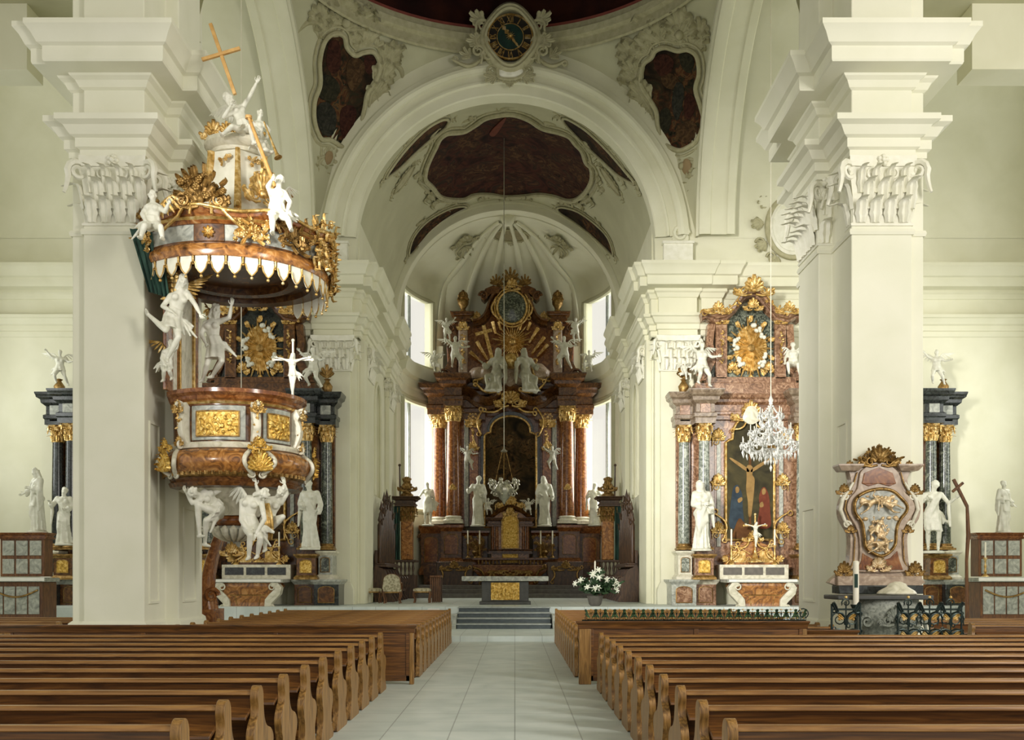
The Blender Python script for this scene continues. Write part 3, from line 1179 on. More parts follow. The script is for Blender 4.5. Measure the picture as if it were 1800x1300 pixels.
def fresco(pts, surf, name, m, label, off=.04, k=5, rings=10):
 pl = smooth_loop([(a, b) for a, b in pts], k)
 c = sum(pl, V((0, 0))) / len(pl)
 b = MB()
 rows = []
 for i in range(rings + 1):
  t = max(i / rings, .01)
  row = []
  for p in pl:
   q = c + (p - c) * t
   P, n = surf(q.x, q.y)
   row.append(P + n * off)
  rows.append(row)
 rim = []
 for p in pl:
  P, n = surf(p.x, p.y)
  rim.append(P + n * .004)
 rows.append(rim)
 b.grid(rows, close=True)
 P, n = surf(c.x, c.y)
 o = thing(name, P, label, 'ceiling painting')
 b.build('painted_panel', m, o, smooth=60)
 return o, [surf(p.x, p.y) for p in pl], pl

PL = [(560, 107), (567, 76), (578, 61), (592, 57), (604, 64), (608, 82), (622, 96), (638, 91), (656, 91), (666, 112), (661, 138), (645, 162), (639, 191), (629, 231), (615, 256), (602, 259), (580, 246), (562, 243), (551, 213), (551, 178), (561, 147)]
PR = [(1129, 125), (1134, 110), (1147, 100), (1154, 88), (1171, 82), (1193, 88), (1211, 86), (1227, 98), (1231, 129), (1225, 156), (1234, 187), (1239, 213), (1229, 244), (1211, 259), (1192, 264), (1168, 250), (1158, 222), (1155, 196), (1142, 172), (1128, 148)]
PV = [(888, 197), (910, 199), (933, 208), (955, 222), (983, 229), (1003, 237), (1014, 250), (1026, 263), (1033, 283), (1042, 293), (1043, 313), (1034, 332), (1018, 347), (1000, 350), (977, 343), (950, 339), (920, 342), (887, 343), (860, 339), (832, 340), (812, 348), (775, 345), (758, 327), (745, 313), (747, 293), (755, 273), (763, 257), (771, 241), (785, 231), (813, 228), (833, 217), (855, 203)]
S1 = [(676, 310), (697, 278), (723, 247), (750, 222), (775, 208), (787, 209), (780, 223), (755, 243), (727, 268), (698, 296)]
S2 = [(1118, 321), (1100, 297), (1067, 259), (1033, 227), (1003, 208), (991, 206), (997, 218), (1028, 250), (1060, 280), (1090, 307)]
S3 = [(717, 447), (724, 417), (748, 388), (783, 367), (808, 360), (820, 363), (813, 374), (787, 386), (759, 406), (735, 430)]
S4 = [(1080, 447), (1072, 418), (1050, 393), (1018, 370), (992, 362), (981, 364), (987, 373), (1010, 388), (1040, 411), (1065, 434)]

def stucco_frame(edge, root, m, r=.075, extra=None, step=7, leafs=True, size=.55, seed=3, skip=None):
 """moulded frame along an outline on a vault with curled leaves and scrolls growing out of it"""
 rnd = random.Random(seed)
 n = len(edge)
 cen = sum((p for p, _ in edge), V((0, 0, 0))) / n
 b = MB()
 pts = [p + nn * .08 for p, nn in edge]
 b.tube(pts + [pts[0], pts[1]], r, 8)
 outp = []
 for i, (p, nn) in enumerate(edge):
  t = (edge[(i + 1) % n][0] - edge[i - 1][0]).normalized()
  o = nn.cross(t)
  if o.dot(p - cen) < 0:
   o = -o
  outp.append((p, nn, t, o.normalized()))
 b.tube([p + o * r * 2.2 + nn * .03 for p, nn, t, o in outp] + [outp[0][0] + outp[0][3] * r * 2.2], r * .6, 6)
 b.build('frame', m, root)
 if leafs:
  b = MB()
  for i in range(0, n, step):
   p, nn, t, o = outp[i]
   if abs((p + o * 1.0).x - AX) > 6.9:
    continue
   L = size * rnd.uniform(.7, 1.25)
   sg = 1 if rnd.random() < .5 else -1
   b.scroll(p + o * (r * 2.5 + L * .32), t, o, L * .32, 1.7, r * .85, sg, L * .6)
   b.spray(p + o * r * 2.6 + nn * .02, t, o, nn, 3, L * 1.3, L * .36, PI / 2 + sg * .1, PI / 2 + sg * 1.0)
   p2, n2, t2, o2 = outp[(i + step // 2) % n]
   if abs((p2 + o2 * .7).x - AX) > 6.9:
    continue
   b.spray(p2 + o2 * r * 2.4 + n2 * .02, t2, o2, n2, 2, L * .6, L * .26, PI / 2 - .5, PI / 2 + .5)
   if rnd.random() < .8:
    b.cscroll(p + o * r * 3, p + o * (r * 3 + L * .7) + t * L * sg * 1.2, nn, .3 * sg, r * .9, .16)
  if extra:
   extra(b)
  b.build('rocaille', m, root, smooth=60)
 return root

def pend_extra(px0, py0, sgn):
 def f(b):
  # cartouche hanging below, crest above, plumes spreading along the arch
  p, u, v, n = frame_at(px0[0], px0[1], on_sphere)
  b.crest(p, u, -v, n, 1.5, 1.0, .07)
  for k in (-1, 1):
   b.scroll(p + u * k * .42 - v * .35, u, v, .3, 1.5, .07, k, .3)
  b.tube([p + u * .26 * math.cos(a) - v * (.45 + .34 * math.sin(a)) + n * .06 for a in [2 * PI * i / 16 for i in range(17)]], .06, 6)
  b.spray(p - v * .85, u, v, n, 5, .8, .22, -PI * .85, -PI * .15)
  p, u, v, n = frame_at(py0[0], py0[1], on_sphere)
  b.crest(p, u, v, n, 1.9, 1.35, .08)
  for k in (-1, 1):
   b.scroll(p + u * k * .75 + v * .1, u, v, .33, 1.5, .07, k, .5)
   b.spray(p + u * k * .5, u, v, n, 4, 1.0, .25, PI / 2 - k * .3, PI / 2 - k * 1.4)
 return f

def plumes(b, pts, ang, L):
 for (x, y) in pts:
  p, u, v, n = frame_at(x, y, on_sphere)
  b.spray(p, u, v, n, 6, L, L * .26, ang[0], ang[1], .3)
  b.scroll(p - u * .05, u, v, L * .2, 1.5, .05, 1 if ang[0] < 1.5 else -1, L * .3)

o1, eL, plL = fresco(PL, on_sphere, 'pendentive_fresco', 'fresco2', 'dark figure painting in a waisted frame, above the pulpit crucifix and arch on the left')
o2, eR, plR = fresco(PR, on_sphere, 'pendentive_fresco', 'fresco2', 'dark figure painting in a waisted frame, above the arch on the chandelier side')

def painted(root, pts, surf, m):
 q, _, _ = fresco(pts, surf, 'x', m, 'x', .055, 4, 5)
 ch = [c for c in bpy.data.objects if c.parent == q][0]
 d = wloc(q) - wloc(root)
 ch.parent = root
 ch.location = d
 ch.name = 'painted_figure'
 bpy.data.objects.remove(q)

for rt, lst in ((o1, (([(578, 75), (592, 70), (598, 90), (596, 120), (582, 128), (572, 110)], 'robe_red'), ([(563, 135), (580, 132), (596, 150), (590, 172), (570, 176), (558, 165)], 'robe_olive'),
                      ([(610, 108), (625, 100), (640, 112), (635, 140), (620, 160), (608, 140)], 'robe_ochre'), ([(558, 185), (575, 180), (590, 200), (585, 235), (567, 236), (557, 215)], 'robe_grey'),
                      ([(600, 190), (618, 185), (626, 200), (615, 232), (603, 243), (596, 215)], 'robe_red'), ([(584, 62), (594, 61), (595, 70), (587, 72)], 'robe_ochre'), ([(640, 100), (654, 98), (659, 112), (650, 130), (641, 122)], 'robe_red'))),
    (o2, (([(1150, 104), (1168, 94), (1185, 105), (1180, 126), (1160, 132)], 'robe_red'), ([(1163, 134), (1180, 128), (1195, 142), (1188, 156), (1170, 152)], 'robe_ochre'),
                      ([(1190, 145), (1203, 152), (1200, 190), (1190, 212), (1182, 180)], 'robe_grey'), ([(1208, 165), (1222, 172), (1222, 195), (1210, 210), (1203, 192)], 'robe_red'),
                      ([(1192, 222), (1215, 212), (1228, 225), (1220, 245), (1202, 250), (1190, 238)], 'robe_ochre'), ([(1162, 195), (1176, 190), (1181, 212), (1172, 235), (1162, 220)], 'robe_olive'), ([(1196, 96), (1212, 94), (1222, 108), (1214, 128), (1200, 118)], 'robe_olive')))):
 for pts, mm in lst:
  painted(rt, pts, on_sphere, mm)

def exL(b):
 pend_extra((588, 276), (608, 52), 1)(b)
 plumes(b, [(672, 118), (660, 150), (650, 185)], (PI * .05, PI * .5), 1.15)
 plumes(b, [(560, 40), (640, 45)], (PI * .2, PI * .8), .8)

def exR(b):
 pend_extra((1200, 282), (1195, 74), -1)(b)
 plumes(b, [(1120, 118), (1126, 150), (1140, 185)], (PI * .95, PI * .5), 1.2)
 plumes(b, [(1160, 66), (1230, 66)], (PI * .2, PI * .8), .8)

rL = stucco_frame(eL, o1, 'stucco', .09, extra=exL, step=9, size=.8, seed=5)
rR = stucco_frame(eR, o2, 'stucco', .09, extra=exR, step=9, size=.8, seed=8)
for rt, q in ((rL, (578, 279)), (rR, (1208, 293))):
 p, u, v, n = frame_at(q[0], q[1], on_sphere)
 p = p + n * .03
 m = MB().loft([[p + (u * .2 * math.cos(a) + v * .28 * math.sin(a)) * k + n * h for a in [2 * PI * i / 20 for i in range(20)]] for k, h in ((1, -.02), (1, .05), (.6, .09), (.05, .1))])
 m.build('medallion', 'red_paint' if 0 else 'stucco', rt)
M['terracotta'] = mat('terracotta', ['8f7a58', '9c8560'], .8, scale=5)
for ob in list(bpy.data.objects):
 if ob.name.startswith('medallion'):
  ob.data.materials[0] = M['terracotta']

o, eV, plV = fresco(PV, on_vault, 'vault_fresco', 'fresco', 'large dark brown painting with a scalloped outline on the chancel vault')

o_v = o

def exV(b):
 for (x, y, a0, a1, L) in ((772, 352, PI * .9, PI * 1.6, .7), (1012, 356, -PI * .6, PI * .1, .7), (888, 350, -PI * .9, -PI * .1, .5), (850, 349, -PI * .9, -PI * .1, .5), (925, 349, -PI * .9, -PI * .1, .5),
                              (752, 300, PI * .7, PI * 1.2, .7), (1042, 300, -PI * .2, PI * .3, .7), (765, 335, PI * .8, PI * 1.3, .8), (1026, 340, -PI * .3, PI * .2, .8)):
  p, u, v, n = frame_at(x, y, on_vault)
  b.spray(p, u, v, n, 5, L, L * .3, a0, a1)
  b.scroll(p, u, v, L * .3, 1.5, .05, 1 if x > 893 else -1)

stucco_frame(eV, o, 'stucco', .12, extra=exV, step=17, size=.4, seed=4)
for S, nm, sd in ((S1, 'crescent painting along the near arch, on the pulpit side of the vault', 1), (S2, 'crescent painting along the near arch, on the chandelier side of the vault', 2),
                  (S3, 'crescent painting over the apse arch, on the pulpit side', 3), (S4, 'crescent painting over the apse arch, on the chandelier side', 4)):
 o, e, pl = fresco(S, on_vault, 'vault_fresco', 'fresco2', 'narrow dark ' + nm)
 stucco_frame(e, o, 'stucco', .055, step=9, size=.3, seed=sd)

bn = fresco([(876, 213), (890, 203), (880, 222), (868, 236), (860, 231)], lambda x, y: (lambda q: (q[0] + q[1] * .05, q[1]))(on_vault(x, y)), 'painted_banner', 'red_paint', 'x')[0]
for ch in [q for q in bpy.data.objects if q.parent == bn]:
 w_ = wloc(ch) - wloc(o_v)
 ch.parent = o_v
 ch.location = w_
 ch.name = 'painted_banner'
bpy.data.objects.remove(bn)
# small stucco cartouches on the vault sides and apse crown
def cartouche(x, y, surf, w, h, label, inner=None, seed=1):
 p, u, v, n = frame_at(x, y, surf)
 root = thing('stucco_cartouche', p, label, 'stucco ornament')
 p = p + n * .06
 b = MB()
 el = [p + u * w * .5 * math.cos(a) + v * h * .5 * math.sin(a) + n * .05 for a in [2 * PI * i / 28 for i in range(29)]]
 b.tube(el, h * .05, 6)
 b.crest(p + v * h * .48, u, v, n, w * .8, h * .4, h * .04)
 b.crest(p - v * h * .48, u, -v, n, w * .7, h * .35, h * .04)
 for k in (-1, 1):
  b.scroll(p + u * k * w * .55, u, v, h * .2, 1.5, h * .04, k, h * .3)
  b.scroll(p + u * k * w * .5 - v * h * .3, u, -v, h * .16, 1.5, h * .04, k, h * .3)
  b.spray(p + u * k * w * .55, u, v, n, 4, h * .5, h * .16, PI / 2 - k * .5, PI / 2 - k * 2)
 b.build('frame', 'stucco', root, smooth=60)
 m = MB().loft([[p + (u * w * .47 * math.cos(a) + v * h * .47 * math.sin(a)) * k + n * q for a in [2 * PI * i / 24 for i in range(24)]] for k, q in ((1, -.03), (1, .03), (.7, .07), (.05, .09))])
 m.build('field', inner or 'stucco', root)
 return root

cartouche(708, 313, on_vault, 1.4, .7, 'oval stucco cartouche beside the vault painting, pulpit side')
cartouche(1075, 316, on_vault, 1.4, .7, 'oval stucco cartouche beside the vault painting, chandelier side')
M['brown_relief'] = mat('brown_relief', ['8b8160', '9c926f'], .85, scale=7, bump=.6, bscale=14)
cartouche(898, 411, on_apse, 1.9, 1.1, 'broad grey-brown relief cartouche at the crown of the apse', 'brown_relief')
cartouche(893, 376, on_vault, 1.0, .45, 'small stucco keystone ornament on top of the apse arch')
for (x, y, lb) in ((815, 425, 'thin stucco spray on the apse dome, pulpit side'), (985, 425, 'thin stucco spray on the apse dome, chandelier side')):
 p, u, v, n = frame_at(x, y, on_apse)
 k = 1 if x > 893 else -1
 b = MB()
 p = p + n * .12
 b.crest(p, u, v, n, 1.5, .9, .045)
 b.cscroll(p, p - v * 1.1 + u * k * .3, n, .3 * k, .05, .15)
 b.spray(p - v * .3, u, v, n, 4, .8, .2, -PI * .8, -PI * .2)
 solo(b, 'stucco_spray', 'stucco', lb, 'stucco ornament', smooth=60)

# ------------------------------------------------------------------ clock over the chancel arch
c = W(897, 65, 37.75)
R0 = .79
ck = thing('wall_clock', c, 'round gilt clock with Roman numerals above the chancel arch', 'clock')

def disc(r, y0, y1, seg=48):
 return MB().loft([[(c.x + r * q * math.cos(2 * PI * i / seg), y, c.z + r * q * math.sin(2 * PI * i / seg)) for i in range(seg)] for q, y in ((1, y1), (1, y0 + .01), (.985, y0))])

def ring(r0, r1, y0, y1, seg=48):
 b = MB()
 rows = []
 for i in range(seg):
  a = 2 * PI * i / seg
  rows.append([(c.x + r * math.cos(a), y, c.z + r * math.sin(a)) for r, y in ((r0, y1), (r0, y0), (r1, y0), (r1, y1))])
 b.grid(rows, closer=True, close=True)
 return b

disc(R0 * 1.04, c.y, c.y + .12).build('dial', 'clock_black', ck)
disc(R0 * .6, c.y - .02, c.y + .02).build('dial_centre', 'clock_green', ck)
ring(R0 * .6, R0 * .64, c.y - .035, c.y + .02).build('inner_ring', 'gold', ck)
ring(R0 * 1.0, R0 * 1.07, c.y - .05, c.y + .05).build('outer_ring', 'gold', ck)
NUM = ['XII', 'I', 'II', 'III', 'IIII', 'V', 'VI', 'VII', 'VIII', 'IX', 'X', 'XI']
for i, s in enumerate(NUM):
 a = PI / 2 - i * PI / 6
 up = V((math.cos(a), 0, math.sin(a)))
 rt = V((math.sin(a), 0, -math.cos(a)))
 wd = {'I': .055, 'V': .13, 'X': .13}
 tot = sum(wd[q] for q in s)
 sc_ = min(1, .36 / tot)
 x = -tot * sc_ / 2
 b = MB()
 h0, h1, yy = R0 * .68, R0 * .96, c.y - .012
 def stroke(xa, ra, xb, rb, t=.034):
  A = c + rt * xa + up * ra
  B_ = c + rt * xb + up * rb
  d = (B_ - A).normalized()
  q = d.cross(UY) * t / 2
  b.loft([[V((P.x, y, P.z)) for P in (A - q, B_ - q, B_ + q, A + q)] for y in (yy + .015, yy - .02)])
 for q in s:
  w_ = wd[q] * sc_
  if q == 'I':
   stroke(x + w_ / 2, h0, x + w_ / 2, h1)
  elif q == 'V':
   stroke(x + .01, h1, x + w_ / 2, h0)
   stroke(x + w_ - .01, h1, x + w_ / 2, h0, .02)
  else:
   stroke(x + .01, h1, x + w_ - .01, h0)
   stroke(x + w_ - .01, h1, x + .01, h0, .02)
  x += w_
 b.build('numeral', 'gold', ck)
for nm, ang, L, wd_ in (('hour_hand', rad(128), .62, .1), ('minute_hand', rad(-52), .55, .05)):
 d = V((math.cos(ang), 0, math.sin(ang)))
 s = V((-d.z, 0, d.x))
 b = MB()
 ol = [(-.05, .03), (.12, .03), (.2, wd_), (.3, .03), (.38, wd_ * .9), (.46, .02), (L, .005)]
 pl = [c + d * t + s * q for t, q in ol] + [c + d * t - s * q for t, q in reversed(ol)]
 b.loft([[V((p.x, y, p.z)) for p in pl] for y in (c.y - .05, c.y - .075)])
 b.build(nm, 'gold', ck)
b = MB()
for i in range(12):
 a = 2 * PI * i / 12
 d = V((math.cos(a), 0, math.sin(a)))
 s = V((-d.z, 0, d.x)) * .022
 b.loft([[V((p.x, y, p.z)) for p in (c - s, c + d * .18, c + s)] for y in (c.y - .08, c.y - .1)])
b.ball((c.x, c.y - .09, c.z), .05, 10, 6)
b.build('star_boss', 'gold', ck)
# carved surround
b = MB()
seg = 56
rows = []
for i in range(seg):
 a = 2 * PI * i / seg
 k = 1 + .05 * math.cos(4 * a) + .04 * math.cos(2 * a + PI)
 rows.append([(c.x + r * k * math.cos(a), c.y + y, c.z + r * k * math.sin(a) * 1.06) for r, y in ((R0 * 1.08, .1), (R0 * 1.08, -.08), (R0 * 1.16, -.12), (R0 * 1.22, -.06), (R0 * 1.3, -.1), (R0 * 1.42, -.02), (R0 * 1.45, .2), (R0 * 1.45, .75), (R0 * 1.1, .75))])
b.grid(rows, closer=True, close=True)
for k in (-1, 1):
 for (dx, dz, s_, sg) in ((1.3, .55, .22, 1), (1.35, -.2, .24, -1), (1.05, -.85, .2, 1), (1.5, -.65, .2, -1)):
  b.scroll(c + V((k * dx * R0, .0, dz * R0)), UX, UZ, s_, 1.5, .06, k * sg, .3)
 b.spray(c + V((k * 1.35 * R0, .02, -.2 * R0)), UX, UZ, FN, 5, .6, .18, PI / 2 - k * .6, PI / 2 - k * 2.4)
 b.spray(c + V((k * 1.3 * R0, .02, .7 * R0)), UX, UZ, FN, 5, .6, .18, PI / 2 - k * .1, PI / 2 - k * 1.8)
 # trailing plume over the arch moulding
 b.cscroll(c + V((k * 1.3 * R0, .3, -.75 * R0)), c + V((k * 2.55 * R0, .35, -.9 * R0)), FN, -.25 * k, .06, .12)
 b.spray(c + V((k * 1.9 * R0, .3, -.75 * R0)), UX, UZ, FN, 4, .5, .14, PI / 2, PI / 2 - k * 1.7)
b.build('carved_surround', 'stucco', ck, smooth=55)
q = W(896, 127, 37.9)
m = MB().loft([[q + (UX * .45 * math.cos(a) * (1 + .12 * math.cos(3 * a)) + UZ * .26 * math.sin(a) * (1 + .1 * math.cos(2 * a))) * k + FN * h for a in [2 * PI * i / 28 for i in range(28)]] for k, h in ((1, -.3), (1, .08), (.75, .14), (.05, .16))])
m.build('shield', 'white_stucco', ck)
b = MB()
b.tube([q + UX * .5 * math.cos(a) * (1 + .12 * math.cos(3 * a)) + UZ * .31 * math.sin(a) * (1 + .1 * math.cos(2 * a)) + FN * .06 for a in [2 * PI * i / 28 for i in range(29)]], .06, 6)
for k in (-1, 1):
 b.scroll(q + V((k * .62, 0, .05)), UX, UZ, .2, 1.5, .05, k, .3)
 b.spray(q + V((k * .5, 0, -.15)), UX, UZ, FN, 4, .55, .15, PI / 2 - k * 1, PI / 2 - k * 2.6)
b.crest(q - UZ * .25, UX, -UZ, FN, .9, .35, .04)
b.build('shield_frame', 'stucco', ck, smooth=55)
# ------------------------------------------------------------------ pews
def end_outline(h):
 """side outline of a carved bench end: (y forward, z)"""
 return [(-.34, 0), (-.36, .1), (-.3, .22), (-.28, .36), (-.33, .48), (-.36, .58), (-.3, .68), (-.22, .74), (-.2, .82), (-.22, h - .06), (-.2, h + .01), (-.14, h + .045), (-.07, h + .03), (-.03, h - .03), (-.02, .82),
   (.02, .7), (.1, .62), (.24, .58), (.33, .52), (.35, .45), (.31, .38), (.25, .3), (.26, .18), (.33, .1), (.34, 0)]

def make_pew(x0, x1, Y, label, group, h=.95, screen=False):
 r = thing('pew', ((x0 + x1) / 2, Y, 0), label, 'pew', group)
 for x in (x0, x1 - .07):
  b = MB().slab(smooth_loop_list(end_outline(h)), V((x, Y, 0)), UY, UZ, UX, .07)
  b.build('end_panel', 'pew_end', r, bevel=.012)
 a, c = x0 + .07, x1 - .07
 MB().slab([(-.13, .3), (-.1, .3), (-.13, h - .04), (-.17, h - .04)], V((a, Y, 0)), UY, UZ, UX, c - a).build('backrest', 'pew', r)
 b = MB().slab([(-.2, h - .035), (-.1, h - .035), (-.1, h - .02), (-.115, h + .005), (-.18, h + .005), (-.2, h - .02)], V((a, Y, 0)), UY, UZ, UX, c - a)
 b.build('top_rail', 'pew_rail_lit', r, bevel=.006)
 b = MB().slab([(-.15, h - .16), (-.15, h - .13), (-.36, h - .2), (-.37, h - .225), (-.35, h - .23)], V((a, Y, 0)), UY, UZ, UX, c - a)
 b.build('book_ledge', 'pew', r, bevel=.005)
 b = MB().box(a, c, Y - .12, Y + .3, .42, .46)
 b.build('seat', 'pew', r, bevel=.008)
 b = MB().slab([(-.56, .1), (-.4, .16), (-.4, .2), (-.56, .14)], V((a, Y, 0)), UY, UZ, UX, c - a)
 b.box(a, c, Y - .48, Y - .44, 0, .14)
 b.build('kneeler', 'pew', r)
 return r

def smooth_loop_list(pts, k=3):
 return [(p.x, p.y) for p in smooth_loop(pts, k)]

def pew_rows(x0, x1, ys, labels, group):
 src = None
 out = []
 for y, lb in zip(ys, labels):
  if src is None:
   src = make_pew(x0, x1, y, lb, group)
   index_kids()
   o = src
  else:
   o = copy_tree(src)
   o.location.y = y
   o['label'] = lb
  out.append(o)
 return out

YF = [29.2 - .93 * i for i in range(11)]
lf = pew_rows(-6.55, -1.82, YF, ['brown wooden pew below the pulpit, %s row from the altar steps' % ORD[i] for i in range(11)], 'pews below the pulpit')
rf = pew_rows(1.14, 6.15, YF, ['brown wooden pew before the crucifixion altar, %s row from the altar steps' % ORD[i] for i in range(11)], 'pews before the crucifixion altar')
YN = [17.15 - 1.02 * i for i in range(11)]
ln = pew_rows(-9.3, -2.2, YN, ['long brown pew behind the pulpit screen, %s row back from the screen' % ORD[i] for i in range(11)], 'long pews on the pulpit side')
rn = pew_rows(1.4, 9.3, YN, ['long brown pew behind the iron-crested screen, %s row back from the screen' % ORD[i] for i in range(11)], 'long pews on the font side')
la = pew_rows(-14.5, -9.35, [21.2 + 1.0 * i for i in range(4)], ['wooden side-aisle pew beyond the pulpit pier, %s row' % ORD[i] for i in range(4)], 'side-aisle pews beyond the pulpit pier')
ra = pew_rows(9.1, 14.5, [20.6 + 1.0 * i for i in range(4)], ['wooden side-aisle pew beyond the font pier, %s row' % ORD[i] for i in range(4)], 'side-aisle pews beyond the font pier')

def screen(x0, x1, Y, h, label, name='pew_screen'):
 r = thing(name, ((x0 + x1) / 2, Y, 0), label, 'wooden screen')
 MB().box(x0 + .2, x1 - .05, Y, Y + .05, .06, h - .08).build('panel', 'pew', r)
 b = MB()
 b.mould([(x1, Y + .05), (x1, Y - .01), (x0, Y - .01), (x0, Y + .05)][::-1], [(0, h - .14), (.015, h - .14), (.02, h - .07), (.05, h - .03), (.05, h), (0, h)])
 b.box(x0, x1, Y - .01, Y + .07, h - .14, h)
 b.build('top_rail', 'pew', r, bevel=.005)
 b = MB().box(x0, x0 + .22, Y - .03, Y + .09, 0, h - .14)
 b.build('end_post', 'pew_end', r, bevel=.012)
 b = MB().box(x1 - .08, x1, Y - .03, Y + .09, 0, h - .14)
 b.build('end_post', 'pew_end', r, bevel=.012)
 b = MB()
 n = max(1, round((x1 - x0) / 2.2))
 b.box(x0 + .2, x1 - .05, Y - .02, Y, .06, .16)
 for i in range(n + 1):
  x = x0 + .22 + (x1 - x0 - .32) * i / n
  b.box(x - .04, x + .04, Y - .02, Y, .06, h - .14)
 b.build('panel_frame', 'pew', r, bevel=.006)
 return r

screen(-9.2, -1.8, 18.25, 1.06, 'long plain wooden screen closing the pews below the pulpit')
sr = screen(1.14, 5.2, 18.25, 1.13, 'wooden screen topped with iron scrollwork closing the pews on the chandelier side')
# gilded iron cresting
b = MB()
g = MB()
l_ = MB()
x = 1.36
i = 0
while x < 5.1:
 p = V((x, 18.3, 1.13))
 b.tube([p, p + UZ * .17], .008, 5)
 for k in (-1, 1):
  b.scroll(p + V((k * .055, 0, .05)), UX, UZ, .045, 1.3, .008, k, .03, 5, 12)
  b.scroll(p + V((k * .04, 0, .13)), UX, UZ, .03, 1.3, .007, -k, .03, 5, 12)
  l_.leaf(p + V((k * .03, -.01, .06)), V((k * .9, 0, 1)), FN, .05, .12, .5, 2, .006, 4)
  l_.leaf(p + V((k * .06, -.01, .12)), V((k * .5, 0, 1)), FN, .04, .11, .5, 2, .006, 4)
  g.ball(p + V((k * .055, -.012, .05)), .014, 6, 4)
  g.ball(p + V((k * .045, -.012, .15)), .012, 6, 4)
 g.ball(p + UZ * .2, .017, 6, 4)
 x += .17
for zz in (.05, .15, .2):
 g.tube([(1.3, 18.288, 1.13 + zz), (5.0, 18.288, 1.13 + zz)], .004, 4)
g.tube([(1.36, 18.288, 1.17), (1.36, 18.288, 1.34)], .004, 4)
b.tube([(1.2, 18.3, 1.14), (5.2, 18.3, 1.14)], .012, 5)
b.scroll(V((5.16, 18.3, 1.25)), UX, UZ, .1, 1.5, .012, -1)
b.build('iron_crest', 'iron', sr, smooth=50)
g.build('gilt_work', 'gold', sr, smooth=50)  # separate gilt dots, strung together by added thin rods
l_.build('green_leaf_work', 'dark_green', sr, smooth=50)  # loose green leaves among the iron scrolls
screen(5.22, 6.1, 18.3, .97, 'short lower length of wooden screen beside the font pier')
# folded white paper lying on the foremost left pew
p = W(762, 1069, 29.05)
b = MB().cbox((p.x, 29.06, .965), .34, .1, .012, Matrix.Rotation(.1, 3, 'Z'))
b.cbox((p.x + .01, 29.07, .98), .32, .09, .012, Matrix.Rotation(-.06, 3, 'Z'))
b.cbox((p.x, 29.06, .99), .3, .09, .008, Matrix.Rotation(.02, 3, 'Z'))
solo(b, 'paper', 'paper', 'white paper booklet lying on the top rail of the foremost pew', 'paper')
# ------------------------------------------------------------------ carved figures
def remesh(mb, vox, it=2):
 me = bpy.data.meshes.new('tmp')
 me.from_pydata(mb.v, [], mb.f)
 o = bpy.data.objects.new('tmp', me)
 COL.objects.link(o)
 m = o.modifiers.new('r', 'REMESH')
 m.mode = 'VOXEL'
 m.voxel_size = vox
 if it:
  sm = o.modifiers.new('s', 'SMOOTH')
  sm.iterations = it
  sm.factor = .5
 dg = bpy.context.evaluated_depsgraph_get()
 ev = o.evaluated_get(dg)
 r = bpy.data.meshes.new_from_object(ev)
 out = MB()
 out.v = [tuple(v.co) for v in r.vertices]
 out.f = [tuple(p.vertices) for p in r.polygons]
 bpy.data.objects.remove(o)
 bpy.data.meshes.remove(me)
 bpy.data.meshes.remove(r)
 return out

def hand(b, wrist, d, palm, s=1., curl=.5, side=1):
 """palm and five fingers; d = direction of the hand, palm = palm normal, side = thumb side sign"""
 d = d.normalized()
 palm = (palm - d * palm.dot(d))
 palm = palm.normalized() if palm.length > 1e-4 else d.orthogonal().normalized()
 lat = d.cross(palm) * side
 L = .185 * s
 c = wrist + d * L * .25
 b.ball(c, L * .27, 8, 6, (.75, .38, 1.05), Matrix((lat, -palm, d)).transposed())
 for i, (off, ln) in enumerate(((.16, .36), (.055, .42), (-.055, .39), (-.155, .3))):
  p = wrist + d * L * .46 + lat * off * L
  d1 = (d + palm * curl * .45 + lat * off * .5).normalized()
  p1 = p + d1 * L * ln * .55
  d2 = (d1 + palm * curl * .9).normalized()
  p2 = p1 + d2 * L * ln * .5
  b.tube([p - d * L * .1, p, p1, p2], [L * .052, L * .055, L * .048, L * .032], 6)
 p = wrist + d * L * .16 + lat * L * .17
 d1 = (d * .7 + lat * .8 + palm * .25).normalized()
 p1 = p + d1 * L * .24
 d2 = (d * 1 + lat * .25 + palm * .3).normalized()
 b.tube([p - d1 * L * .06, p, p1, p1 + d2 * L * .2], [L * .07, L * .07, L * .055, L * .035], 6)

BASE = dict(pel=(0, 0, .96), wai=(0, 0, 1.13), che=(0, -.01, 1.34), nek=(0, .005, 1.5), hed=(0, -.02, 1.645),
   shL=(-.185, 0, 1.43), elL=(-.27, .02, 1.15), haL=(-.25, -.1, .92), shR=(.185, 0, 1.43), elR=(.27, .02, 1.15), haR=(.25, -.1, .92),
   hiL=(-.1, 0, .93), knL=(-.11, -.05, .5), anL=(-.11, .03, .08), hiR=(.1, 0, .93), knR=(.11, -.03, .5), anR=(.12, .03, .08))

